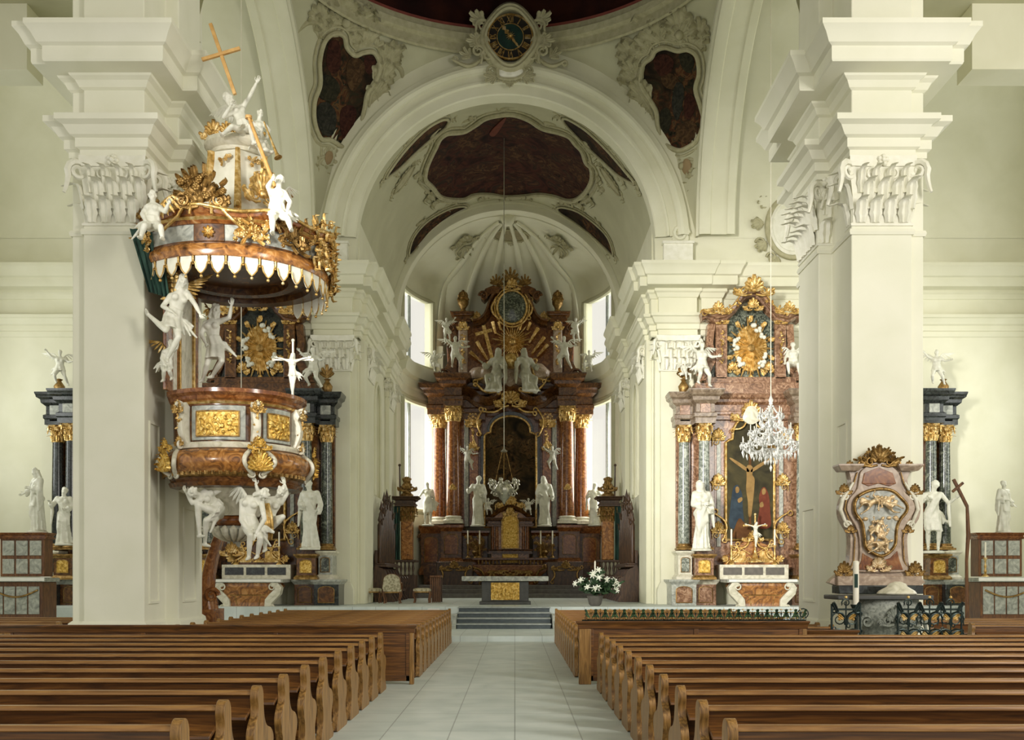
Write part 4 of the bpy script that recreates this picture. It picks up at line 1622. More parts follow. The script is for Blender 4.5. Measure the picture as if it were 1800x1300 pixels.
def figure(J, s=1., look=None, robe=None, skirt=None, beard=False, hair='short', fat=1., vox=.02, seed=1, toes=True, mantle=None, hands=(1, 1), curl=.5, front=V((0, -1, 0)), feet=(1, 1)):
 """one continuous carved body from world-space joints (dict of Vectors); s = scale against a 1.75 m adult"""
 rnd = random.Random(seed)
 J = {k: V(v) for k, v in J.items()}
 b = MB()
 up = (J['nek'] - J['pel']).normalized()
 acr = (J['shR'] - J['shL'])
 acr = (acr - up * acr.dot(up)).normalized()
 fw = up.cross(acr) * -1          # chest front
 if fw.dot(front) < 0 and abs(fw.dot(front)) > .2:
  fw = fw
 f = fat * s
 # trunk
 b.tube([J['pel'] - up * .1 * s, J['pel'] - up * .04 * s, J['pel'] + up * .06 * s, J['wai'], (J['wai'] + J['che']) / 2, J['che'], J['che'] + up * .08 * s, J['nek'] - up * .03 * s],
           [.09 * f, .165 * f, .165 * f, .135 * f, .15 * f, .175 * f, .15 * f, .07 * f], 14, True, .68, fw)
 for k in 'LR':
  S, E, H = J['sh' + k], J['el' + k], J['ha' + k]
  b.capsule(J['che'] + up * .09 * s, S, .075 * f, .066 * f)
  b.capsule(S, E, .062 * f, .047 * f)
  b.capsule(E, E + (H - E) * .4, .048 * f, .046 * f)
  b.capsule(E + (H - E) * .4, H, .046 * f, .029 * f)
  b.ball(J['che'] + (acr * (.085 if k == 'R' else -.085) + fw * .085 + up * .0) * s, .075 * f, 10, 6)
  hp, kn, an = J['hi' + k], J['kn' + k], J['an' + k]
  b.capsule(hp + up * .03 * s, hp + (kn - hp) * .45, .1 * f, .088 * f)
  b.capsule(hp + (kn - hp) * .4, kn, .09 * f, .06 * f)
  b.capsule(kn, kn + (an - kn) * .35, .06 * f, .062 * f)
  b.capsule(kn + (an - kn) * .3, an, .062 * f, .035 * f)
  b.ball(hp - fw * .06 * s, .1 * f, 10, 6)
 # neck and head
 hd = (J['hed'] - J['nek']).normalized()
 lk = V(look) if look is not None else fw
 lk = (lk - hd * lk.dot(hd)).normalized()
 la = lk.cross(hd)
 b.capsule(J['nek'] - up * .05 * s, J['hed'] - hd * .03 * s, .058 * f, .052 * f)
 c = J['hed']
 R3 = Matrix((la, lk, hd)).transposed()
 def hp_(x, y, z):
  return c + (la * x + lk * y + hd * z) * s
 b.ball(hp_(0, -.005, .03), .1 * s, 14, 10, (.82, .98, .98), R3)
 b.ball(hp_(0, .02, -.045), .075 * s, 12, 8, (.8, .95, 1.1), R3)
 b.capsule(hp_(0, .085, .035), hp_(0, .112, -.012), .011 * s, .017 * s, 8)     # nose
 b.capsule(hp_(-.045, .074, .042), hp_(.045, .074, .042), .015 * s, .015 * s, 8)  # brow
 b.capsule(hp_(-.02, .084, -.052), hp_(.02, .084, -.052), .011 * s, .011 * s, 8)  # lips
 b.ball(hp_(0, .07, -.098), .027 * s, 8, 6)                                     # chin
 for k in (-1, 1):
  b.ball(hp_(k * .05, .06, -.02), .03 * s, 8, 6)
  b.capsule(hp_(k * .083, -.005, .03), hp_(k * .08, -.005, -.03), .016 * s, .012 * s, 8)
 if hair:
  n = 26 if hair != 'cap' else 10
  for i in range(n):
   a = rnd.uniform(0, 2 * PI)
   t = rnd.uniform(.15, 1)
   x, y, z = .088 * math.cos(a) * math.sin(t * 1.9), .1 * math.sin(a) * math.sin(t * 1.9) - .012, .035 + .1 * math.cos(t * 1.9)
   if y > .04 and z < .085:
    continue
   b.ball(hp_(x, y, z), rnd.uniform(.024, .036) * s, 7, 5)
  if hair == 'long':
   for i in range(12):
    a = PI * (1 + i / 11)
    p = hp_(.085 * math.cos(a), .075 * math.sin(a) - .01, .0)
    b.tube([p, p - hd * .08 * s - lk * .0 * s, p - hd * .19 * s + la * .03 * s * math.cos(a)], [.032 * s, .036 * s, .022 * s], 7)
 if beard:
  for i in range(9):
   x = -.05 + .1 * i / 8
   p = hp_(x, .075 - abs(x) * .5, -.075 - (.05 - abs(x)) * .3)
   b.tube([p, p - hd * (.09 - abs(x)) * s + lk * .012 * s], [.024 * s, .013 * s], 6)
 # feet
 for k, on in zip('LR', feet):
  if not on:
   continue
  an, kn = J['an' + k], J['kn' + k]
  if 'to' + k in J:
   td = (J['to' + k] - an).normalized()
  else:
   sh = (an - kn).normalized()
   td = (fw - sh * fw.dot(sh) * .75)
   td = td.normalized() if td.length > .05 else fw
  b.capsule(an - td * .035 * s, an + td * .1 * s, .042 * f, .036 * f)
  b.capsule(an + td * .08 * s, an + td * .165 * s, .036 * f, .02 * f)
 # drapery
 if robe:
  hem = V(robe.get('hem', (0, 0, 0)))
  cen = (J['anL'] + J['anR']) / 2
  zb = robe.get('z', min(J['anL'].z, J['anR'].z) - .06 * s)
  top = J['che'] + up * .12 * s
  nf = robe.get('folds', 9)
  ph = rnd.random() * 6
  rings = []
  for i in range(17):
   t = i / 16
   if t < .36:
    q = t / .36
    p = top.lerp(J['wai'], q)
    rx, ry = (.17 - .015 * q) * f, (.13 - .0 * q) * f
    am = .055
   else:
    q = (t - .36) / .64
    p = J['wai'].lerp(V((cen.x, cen.y, zb)), q)
    p = p + (J['pel'] - (J['wai'].lerp(V((cen.x, cen.y, zb)), .12))) * math.sin(PI * min(q * 1.5, 1)) * .5
    rx, ry = (.155 + robe.get('flare', .1) * q - .02 * math.sin(PI * q)) * f, (.125 + robe.get('flare', .1) * .8 * q) * f
    kx = (J['knL'] - J['knR']).length / 2
    am = .06 + .24 * q
   ring = []
   for j in range(48):
    a = 2 * PI * j / 48
    w = 1 + am * (.6 * math.sin(nf * a + ph + 2.2 * t) + .4 * math.sin((nf * 1.7) * a + ph * 2 - 3 * t))
    ring.append(p + (acr * math.cos(a) * rx + fw * math.sin(a) * ry) * w)
   rings.append(ring)
  b.loft(rings)
  for k in 'LR':
   E, H = J['el' + k], J['ha' + k]
   m = E.lerp(H, robe.get('sleeve', .75))
   b.capsule(J['sh' + k], E, .085 * f, .075 * f)
   b.tube([E - (H - E) * .1, E, E.lerp(H, .4), m], [.06 * f, .078 * f, .075 * f, .088 * f], 10)
   b.tube([E, E.lerp(H, .5) - UZ * .07 * s, m - UZ * .12 * s], [.05 * f, .06 * f, .04 * f], 8)
 if mantle:
  # cloak folds slung across the body, then a fall from the forearm
  sd = 1 if mantle == 'R' else -1
  A = J['shR'] if sd > 0 else J['shL']
  Hh = J['hiL'] if sd > 0 else J['hiR']
  opp = J['hiR'] if sd > 0 else J['hiL']
  for i in range(5):
   o = i * .062 * s
   p0 = A + up * (.03 * s - o * .2)
   p1 = J['che'].lerp(J['wai'], .4) + fw * .14 * f - up * o
   p2 = Hh + fw * .1 * f - up * o * 1.3 - acr * sd * .06 * s
   p3 = Hh - fw * .12 * f - up * (o + .02 * s)
   b.tube([p0 - fw * .05 * s, p0 + fw * .07 * s, p1, p2, p3], [.036 * s, .044 * s, .042 * s, .046 * s, .036 * s], 7)
  E = J['elR'] if sd > 0 else J['elL']
  for i in range(4):
   p = E + fw * (-.06 + .035 * i) * s
   b.tube([p + up * .02 * s, p - UZ * .2 * s, p - UZ * (.42 + .06 * i) * s + acr * sd * .03 * s], [.035 * s, .045 * s, .03 * s], 7)
  for i in range(5):
   p = Hh.lerp(opp, i / 4) + fw * .11 * f
   b.tube([p + up * .03 * s, p - UZ * .22 * s + fw * .04 * s, p - UZ * (.5 - .07 * i) * s + fw * .02 * s], [.035 * s, .042 * s, .022 * s], 7)
 if skirt:
  ln = skirt if isinstance(skirt, (int, float)) else .35
  ph = rnd.random() * 6
  dn = ((J['knL'] + J['knR']) / 2 - J['pel'])
  rings = []
  for i in range(9):
   t = i / 8
   p = J['wai'].lerp(J['pel'], min(t * 2, 1)) if t < .5 else J['pel'] + dn * ln * (t - .5) * 2
   r = (.15 + .05 * t) * f
   rings.append([p + (acr * math.cos(a) + fw * .8 * math.sin(a)) * r * (1 + (.05 + .12 * t) * math.sin(8 * a + ph + 2 * t)) for a in [2 * PI * j / 40 for j in range(40)]])
  b.loft(rings)
  for i in range(5):
   p = J['pel'] + acr * (.16 if seed % 2 else -.16) * s + up * (.05 - .03 * i) * s
   e = V((rnd.uniform(.1, .3) * (1 if seed % 2 else -1), rnd.uniform(-.05, .1), rnd.uniform(-.3, -.05))) * s
   b.tube([p, p + e * .5 + UZ * .03 * s, p + e * 1.1], [.04 * s, .045 * s, .02 * s], 7)
 out = remesh(b, vox * s, 2)
 # eye sockets
 vs = out.v
 for k in (-1, 1):
  e = hp_(k * .034, .088, .018)
  for i, p in enumerate(vs):
   if abs(p[0] - e.x) < .03 * s and abs(p[1] - e.y) < .03 * s and abs(p[2] - e.z) < .03 * s:
    d = (V(p) - e).length / s
    if d < .022:
     q = V(p) - lk * .012 * s * (1 - d / .022)
     vs[i] = tuple(q)
 for k, on, sd in zip('LR', hands, (1, -1)):
  if on:
   d = J['ha' + k] - J['el' + k]
   hand(out, J['ha' + k] - d.normalized() * .01 * s, d, fw if abs(d.normalized().dot(fw)) < .8 else -UZ, s * 1.05, curl, sd)
 if toes:
  for k, on in zip('LR', feet):
   pass
 return out

def stand(H, loc, face=0., pose=None, **kw):
 """joints of a standing figure of height H at loc, turned by face (0 looks at the camera)"""
 s = H / 1.75
 J = dict(BASE)
 if pose:
  J.update(pose)
 m = Matrix.Translation(V(loc)) @ Matrix.Rotation(face, 4, 'Z') @ Matrix.Scale(s, 4)
 return {k: m @ V(v) for k, v in J.items()}, s

def pxjoints(d, s, pts):
 """joints given on the photograph plane at depth d: name -> (px, py, offset towards the back in metres)"""
 return {k: W(v[0], v[1], d + (v[2] if len(v) > 2 else 0)) for k, v in pts.items()}

def wing(root, d, up, nrm, L, rows=3, n=9):
 """a feathered wing: d along the leading edge, feathers hang along -up"""
 b = MB()
 d, up, nrm = V(d).normalized(), V(up).normalized(), V(nrm).normalized()
 root = V(root)
 lead = [root + d * L * t + up * L * (.28 * math.sin(PI * .9 * t)) for t in [i / 8 for i in range(9)]]
 b.tube(lead, [L * .06, L * .065, L * .06, L * .055, L * .05, L * .045, L * .035, L * .025, L * .012], 8)
 for r in range(rows):
  ln = L * (.72, .48, .28)[r]
  for i in range(n):
   t = (i + .5) / n
   q = t * 8
   k = min(int(q), 7)
   p = lead[k].lerp(lead[k + 1], q - k)
   a = .15 + t * 1.1
   dirv = (-up * math.cos(a) + d * math.sin(a)).normalized()
   l2 = ln * (.62 + .5 * t)
   w = dirv.cross(nrm)
   ws = L * .055
   pts = [p + nrm * (.012 * r), p + dirv * l2 * .3 + nrm * (.03 + .012 * r) * L, p + dirv * l2 * .75 + nrm * (.02 + .01 * r) * L, p + dirv * l2]
   b.loft([[P - w * ww * ws + nrm * 0, P + nrm * .014 * L, P + w * ww * ws, P - nrm * .012 * L] for P, ww in zip(pts, (.6, 1, 1, .25))])
 return b

def raw(mb, name, m, parent=None, smooth=70, ns=True):
 o = mb.build(name, m, None, smooth=smooth, ns=ns)
 if parent is not None:
  o.parent = parent
 return o

def statue(mb, label, m='statue', cat='statue', name='statue', group=None):
 return solo(mb, name, m, label, cat, group, smooth=75, ns=False)

def sub(mb, name, m, parent, label=None, smooth=50):
 return mb.build(name, m, parent, smooth=smooth, label=label)

POSES = dict(
 pray=dict(elL=(-.26, -.08, 1.17), haL=(-.04, -.24, 1.24), elR=(.26, -.08, 1.17), haR=(.04, -.24, 1.24), hed=(.02, -.04, 1.64)),
 book=dict(elL=(-.27, .0, 1.16), haL=(-.12, -.24, 1.1), elR=(.28, .02, 1.14), haR=(.3, -.16, .95), knR=(.13, -.12, .5), pel=(-.03, 0, .96), hed=(-.03, -.03, 1.645)),
 staff=dict(elL=(-.33, -.02, 1.2), haL=(-.36, -.2, 1.3), elR=(.27, -.02, 1.16), haR=(.1, -.22, 1.1), knL=(-.13, -.12, .5), pel=(.03, 0, .96), hed=(.03, -.03, 1.645)),
 point=dict(elL=(-.3, -.02, 1.2), haL=(-.16, -.24, 1.3), elR=(.36, -.04, 1.2), haR=(.52, -.16, 1.32), knR=(.14, -.12, .5), pel=(-.04, 0, .96), hed=(.04, -.03, 1.64)),
 gest=dict(elL=(-.34, -.02, 1.19), haL=(-.5, -.14, 1.1), elR=(.26, -.06, 1.15), haR=(.06, -.22, 1.2), knL=(-.14, -.12, .5), pel=(.04, 0, .96), hed=(-.04, -.03, 1.64)),
 cross=dict(elL=(-.25, -.06, 1.15), haL=(-.03, -.22, 1.16), elR=(.29, -.02, 1.15), haR=(.16, -.22, 1.0), knL=(-.12, -.14, .5), pel=(.04, 0, .96), che=(-.01, -.01, 1.34), hed=(-.05, -.05, 1.63)),
)

def saint(px, ytop, ybot, d, pose, label, face=0., seed=1, beard=True, hair='long', mantle='R', vox=.022, m='statue', flare=.07, base=True, bare=False):
 """robed standing statue filling ytop..ybot of the photograph at depth d"""
 p = W(px, ybot, d)
 H = (ybot - ytop) * d / F
 J, s = stand(H * .98, (p.x, d, p.z + .02 * H), face, POSES[pose])
 b = figure(J, s, robe=None if bare else dict(flare=flare, folds=8 + seed % 4), skirt=.95 if bare else None, mantle=mantle if seed % 2 else 'L', beard=beard, hair='long' if seed % 3 == 0 else 'short', seed=seed, vox=vox, look=None)
 if base:
  b.lathe([(.26 * s, -.02 * H), (.27 * s, .01), (.22 * s, .03 * s)], (p.x, d, p.z + .02 * H), 16)
 return statue(b, label, m), J, s

def sitter(mbJ, s, label, **kw):
 return figure(mbJ, s, **kw)

def putto(c, H, label, pose='fly', face=0., seed=1, m='statue', wings='statue', vox=.03, group=None):
 """small winged child figure; c = its seat or pelvis point"""
 s = H / 1.75
 P = dict(BASE)
 P.update(dict(hed=(0, -.03, 1.68), nek=(0, 0, 1.5)))
 if pose == 'fly':
  P.update(dict(elL=(-.36, -.1, 1.5), haL=(-.52, -.16, 1.68), elR=(.36, -.08, 1.28), haR=(.55, -.18, 1.3), knL=(-.2, -.3, .62), anL=(-.16, -.02, .36), knR=(.22, -.18, .6), anR=(.34, .06, .28)))
 elif pose == 'sit':
  P.update(dict(elL=(-.3, -.06, 1.18), haL=(-.3, -.22, .98), elR=(.36, -.12, 1.36), haR=(.42, -.22, 1.6), knL=(-.18, -.42, .92), anL=(-.14, -.4, .5), knR=(.2, -.4, .86), anR=(.26, -.3, .48)))
 elif pose == 'point':
  P.update(dict(elL=(-.3, -.06, 1.2), haL=(-.2, -.28, 1.1), elR=(.4, -.04, 1.52), haR=(.56, -.1, 1.76), knL=(-.14, -.16, .52), anL=(-.1, .0, .1), knR=(.18, -.2, .55), anR=(.26, .1, .2)))
 piv = V(P['pel'])
 mt = Matrix.Translation(V(c)) @ Matrix.Rotation(face, 4, 'Z') @ Matrix.Scale(s, 4) @ Matrix.Translation(-piv)
 J = {k: mt @ V(v) for k, v in P.items()}
 b = figure(J, s, skirt=.3, fat=1.22, hair='short', seed=seed, vox=vox)
 o = statue(b, label, m, 'putto', 'putto', group)
 r3 = Matrix.Rotation(face, 3, 'Z')
 for k in (-1, 1):
  w = wing(J['che'] + r3 @ V((k * .06, .1, .05)) * s, r3 @ V((k, .35, .55)), UZ, r3 @ V((0, -1, 0)), .5 * s, 2, 7)
  sub(w, 'wing', wings, o)
 return o
# ------------------------------------------------------------------ altars
class Lay:
 """metric layout of one altar: offsets are given in units of u metres from its axis and from the camera height"""

 def __init__(s, cx, y, u):
  s.cx, s.y, s.u = cx, y, u

 def X(s, dx):
  return s.cx + dx * s.u

 def Z(s, py):
  return CH + (VY - py) * s.u

 def P(s, dx, py, dy=0):
  return V((s.X(dx), s.y + dy, s.Z(py)))

 def poly(s, pts):
  return [(s.X(a), s.Z(b)) for a, b in pts]

 def box(s, b, d0, d1, p0, p1, y0, y1):
  return b.box(s.X(min(d0, d1)), s.X(max(d0, d1)), s.y + y0, s.y + y1, s.Z(max(p0, p1)), s.Z(min(p0, p1)))

def cornice_block(L, b, d0, d1, ptop, pbot, yf, yb, out=.18, n=3):
 """a stepped, moulded block: a short length of entablature"""
 x0, x1 = sorted((L.X(d0), L.X(d1)))
 z0, z1 = L.Z(pbot), L.Z(ptop)
 h = z1 - z0
 path = [(x0, L.y + yb), (x0, L.y + yf), (x1, L.y + yf), (x1, L.y + yb)]
 prof = [(0, 0), (.04, 0), (.04, h * .16), (.08, h * .2), (.08, h * .3), (0, h * .34), (0, h * .58), (.03, h * .6), (out * .45, h * .68), (out * .5, h * .78), (out * .85, h * .84), (out * .9, h * .9), (out, h * .96), (out, h), (-.02, h)]
 b.mould(path, prof, z0)
 b.box(x0 + .006, x1 - .006, L.y + yf + .006, L.y + yb, z0 + .004, z1 - .006)
 return b

def pedestal(L, name_m, trim_m, panel_m, d0, d1, p0, p1, yf, yb, root, gold=True):
 x0, x1 = sorted((L.X(d0), L.X(d1)))
 z0, z1 = L.Z(p1), L.Z(p0)
 h = z1 - z0
 w = x1 - x0
 b = MB().box(x0, x1, L.y + yf, L.y + yb, z0, z1)
 o = b.build('pedestal', name_m, root, bevel=.012)
 path = [(x0, L.y + yb), (x0, L.y + yf), (x1, L.y + yf), (x1, L.y + yb)]
 t = MB().mould(path, [(0, 0), (.09, 0), (.09, h * .08), (.04, h * .14), (0, h * .17)], z0)
 t.mould(path, [(0, h * .84), (.03, h * .87), (.05, h * .9), (.1, h * .94), (.1, h), (-.01, h)], z0)
 t.build('pedestal_moulding', trim_m, o, smooth=30)
 q = MB()
 pz0, pz1 = z0 + h * .26, z0 + h * .76
 px0, px1 = x0 + w * .18, x1 - w * .18
 n = 8
 ol = [(px0, pz0), (px1, pz0), (px1, pz1 - w * .12)] + [((px0 + px1) / 2 + (px1 - px0) / 2 * math.cos(PI * i / n), pz1 - w * .12 + w * .14 * math.sin(PI * i / n)) for i in range(1, n)] + [(px0, pz1 - w * .12)]
 q.prism(ol, L.y + yf - .025, L.y + yf + .01)
 q.build('panel', panel_m, o, bevel=.008)
 if gold:
  g = MB().tube([V((a, L.y + yf - .025, c)) for a, c in ol + [ol[0]]], min(.018, w * .03), 5)
  g.build('gilt_frame', 'old_gold', o)
 return o

def altar_column(L, dx, ptop, pcap, pbase, r, dy, m, root, base_m='old_gold', cap_m='gold', bh=None):
 """plinth, base, shaft, gilt capital at the layout coordinates; r in metres"""
 cx, cy = L.X(dx), L.y + dy
 z0, zc, z1 = L.Z(pbase), L.Z(pcap), L.Z(ptop)
 bh = bh or r * 1.1
 o = MB().column(cx, cy, z0 + bh, zc, r).build('column_shaft', m, root, smooth=50)
 MB().colbase(cx, cy, z0, r, bh).build('column_base', base_m, o, smooth=35)
 b = MB().capital(cx, cy, zc, z1, r * .9, r * .9, rnd=True, per=8, flare=1.2)
 b.build('capital', cap_m, o, smooth=60)
 return o

def arch_outline(x0, x1, z0, zs, ztop, n=14, shoulder=0.):
 """flat bottom, straight sides up to zs, then a curved head; optional shoulders"""
 pts = [(x0, z0), (x1, z0), (x1, zs)]
 cx, hw = (x0 + x1) / 2, (x1 - x0) / 2
 if shoulder:
  pts += [(x1 - shoulder * .5, zs + shoulder * .35), (x1 - shoulder, zs + shoulder * .5), (x1 - shoulder, zs + shoulder * .9)]
  hw2 = hw - shoulder
  zz = zs + shoulder * .9
  pts += [(cx + hw2 * math.cos(PI * i / n), zz + (ztop - zz) * math.sin(PI * i / n)) for i in range(1, n)]
  pts += [(x0 + shoulder, zs + shoulder * .9), (x0 + shoulder, zs + shoulder * .5), (x0 + shoulder * .5, zs + shoulder * .35), (x0, zs)]
 else:
  pts += [(cx + hw * math.cos(PI * i / n), zs + (ztop - zs) * math.sin(PI * i / n)) for i in range(1, n)] + [(x0, zs)]
 return pts

def framed(root, ol, y, m, fm='gold', r=.05, depth=.04, name='painting'):
 o = MB().prism(ol, y - depth, y).build(name, m, root)
 b = MB().tube([V((a, y - depth - r * .3, c)) for a, c in ol + [ol[0], ol[1]]], r, 8)
 b.tube([V((a, y - depth - r * 1.0, c)) for a, c in ol + [ol[0], ol[1]]], r * .5, 6)
 b.build('frame', fm, root, smooth=60)
 return o

def glory(L, dx, py, rx, rz, dy, root, seed=2):
 """oval burst of gilt rays ringed with clouds"""
 rnd = random.Random(seed)
 c = L.P(dx, py, dy)
 b = MB()
 n = 44
 for i in range(n):
  a = 2 * PI * i / n
  k = 1.0 + .22 * (i % 3 == 0) - .1 * (i % 2)
  d = V((rx * math.cos(a), 0, rz * math.sin(a)))
  t = V((-math.sin(a), 0, math.cos(a)))
  w = .5 * rx * 2 * PI / n
  b.loft([[c + d * .12 + FN * .09 - t * w * .15, c + d * .12 + FN * .11, c + d * .12 + FN * .09 + t * w * .15],
    [c + d * k * .8 - t * w + FN * .04, c + d * k * .8 + FN * .08, c + d * k * .8 + t * w + FN * .04],
    [c + d * k * 1.12 - t * w * .4 + FN * .0, c + d * k * 1.12 + FN * .03, c + d * k * 1.12 + t * w * .4 + FN * .0]])
 b.loft([[c + (V((rx * math.cos(a), 0, rz * math.sin(a)))) * k + FN * h for a in [2 * PI * i / 32 for i in range(32)]] for k, h in ((.97, -.02), (.97, .03), (.5, .05), (.02, .06))])
 o = b.build('gilt_rays', 'gold', root, smooth=40)
 e = MB().lathe([(rx * .2, 0), (rx * .22, .02), (rx * .17, .04), (rx * .02, .05)], (0, 0, 0), 18)
 em = MB().join(e, Matrix.Translation(c + FN * .1) @ Matrix.Rotation(PI / 2, 4, 'X'))
 em.build('sun_boss', 'old_gold', root)
 cl = MB()
 for (a0, ln) in ((1.0, .9), (2.9, .7), (5.6, .7), (3.9, .4)):
  for j in range(9):
   a = a0 + ln * (j / 8 - .5) + rnd.uniform(-.05, .05)
   q = rnd.uniform(.8, 1.02)
   cl.ball(c + V((rx * q * math.cos(a), -.06 - rnd.random() * .05, rz * q * math.sin(a))), rx * rnd.uniform(.08, .15), 8, 6)
 cl.build('cloud', 'statue', root, smooth=60)
 ho = MB()
 for i in range(10):
  a = 2 * PI * i / 10 + .3
  p = c + V((rx * 1.16 * math.cos(a), -.03, rz * 1.16 * math.sin(a)))
  ho.leaf(p, V((math.cos(a), 0, math.sin(a))), FN, rx * .28, rx * .36, .3, 2, .02, 5)
  ho.leaf(p - V((math.cos(a), 0, math.sin(a))) * rx * .05, V((math.cos(a + .5), 0, math.sin(a + .5))), FN, rx * .2, rx * .26, .3, 2, .02, 5)
 ho.build('gilt_leaf', 'gold', root, smooth=60)
 return o

def candlestick(p, h, label, m='gold', candle=.45, group=None):
 r = thing('candlestick', p, label, 'candlestick', group)
 hs = h * (1 - candle)
 MB().lathe([(h * .1, 0), (h * .1, h * .015), (h * .06, h * .05), (h * .025, h * .09), (h * .045, hs * .3), (h * .02, hs * .42), (h * .04, hs * .55), (h * .018, hs * .7), (h * .03, hs * .85), (h * .06, hs * .97), (h * .06, hs), (.004, hs)], p, 14).build('stand', m, r, smooth=50)
 MB().lathe([(h * .026, hs), (h * .024, h * .985), (h * .008, h)], p, 10).build('candle', 'wax', r, smooth=50)
 return r

def crucifix(p, h, label, m='gold', figm='statue', base=True, yaw=0, crossm=None):
 """p = foot of the cross; h = overall height"""
 r = thing('crucifix', p, label, 'crucifix')
 b = MB()
 z0 = 0
 if base:
  bb = MB().lathe([(h * .17, 0), (h * .17, h * .02), (h * .11, h * .06), (h * .05, h * .1), (h * .07, h * .14), (h * .03, h * .18), (h * .025, h * .25)], p, 16, 1, .7)
  for k in (-1, 1):
   bb.scroll(V(p) + V((k * h * .13, -h * .02, h * .06)), UX, UZ, h * .05, 1.4, h * .014, k, h * .04)
  bb.build('foot', m, r, smooth=50)
  z0 = h * .22
 w = h * .028
 x, y, z = p
 b.box(x - w / 2, x + w / 2, y - w / 2, y + w / 2, z + z0, z + h)
 zc = z + z0 + (h - z0) * .7
 aw = (h - z0) * .3
 b.box(x - aw, x + aw, y - w / 2, y + w / 2, zc - w / 2, zc + w / 2)
 for (a, c) in ((x - aw, zc), (x + aw, zc), (x, z + h)):
  b.ball((a, y, c), w * 1.05, 8, 5)
 b.build('cross', crossm or m, r, bevel=w * .15)
 H = (h - z0) * .62
 s = H / 1.75
 yy = y - w * .5 - .1 * s
 top = zc + .02 * s
 J = dict(hed=(x + .05 * s, yy - .1 * s, top + .1 * s), nek=(x, yy - .02 * s, top - .04 * s), che=(x, yy - .02 * s, top - .22 * s), wai=(x, yy, top - .44 * s), pel=(x + .02 * s, yy, top - .62 * s),
             shL=(x - .17 * s, yy, top - .1 * s), elL=(x - .42 * s, yy + .03 * s, top - .0 * s), haL=(x - .66 * s, yy + .06 * s, top + .06 * s),
             shR=(x + .17 * s, yy, top - .1 * s), elR=(x + .42 * s, yy + .03 * s, top - .0 * s), haR=(x + .66 * s, yy + .06 * s, top + .06 * s),
             hiL=(x - .07 * s, yy, top - .66 * s), knL=(x - .03 * s, yy - .1 * s, top - 1.08 * s), anL=(x - .01 * s, yy, top - 1.48 * s),
             hiR=(x + .1 * s, yy, top - .66 * s), knR=(x + .08 * s, yy - .1 * s, top - 1.08 * s), anR=(x + .03 * s, yy - .03 * s, top - 1.5 * s),
             toL=(x - .01 * s, yy - .06 * s, top - 1.62 * s), toR=(x + .03 * s, yy - .1 * s, top - 1.64 * s))
 f = figure(J, s, skirt=.28, beard=True, hair='long', seed=5, vox=.028, look=V((.3, -1, -.7)))
 f.build('corpus', figm, r, smooth=70, ns=False, label='carved figure with outstretched arms')
 return r

def s_leg(L, b, dx, k, p0, p1, w, dy0, dy1):
 """scrolled S-shaped console leg in the front plane"""
 z0, z1 = L.Z(p1), L.Z(p0)
 h = z1 - z0
 x = L.X(dx)
 path = [V((x + k * w * (.1 + o), 0, z1 - h * t)) for t, o in ((0, .25), (.06, .62), (.18, .85), (.32, .75), (.5, .3), (.66, -.05), (.8, -.1), (.9, .1), (1, .35))]
 rows = []
 for i, p in enumerate(path):
  t = (path[min(i + 1, 8)] - path[max(i - 1, 0)]).normalized()
  n = V((t.z, 0, -t.x))
  ww = w * (.26 + .1 * math.sin(PI * i / 8))
  rows.append([V((p.x - n.x * ww, L.y + dy0, p.z - n.z * ww)), V((p.x, L.y + dy0 - w * .12, p.z)), V((p.x + n.x * ww, L.y + dy0, p.z + n.z * ww)), V((p.x + n.x * ww, L.y + dy1, p.z + n.z * ww)), V((p.x - n.x * ww, L.y + dy1, p.z - n.z * ww))])
 b.loft(rows)
 b.scroll(V((x + k * w * .42, L.y + dy0 - .02, z1 - h * .14)), UX, UZ, w * .34, 1.4, w * .09, k)
 b.scroll(V((x + k * w * .35, L.y + dy0 - .02, z0 + h * .12)), UX, UZ, w * .22, 1.4, w * .07, k)
 return b

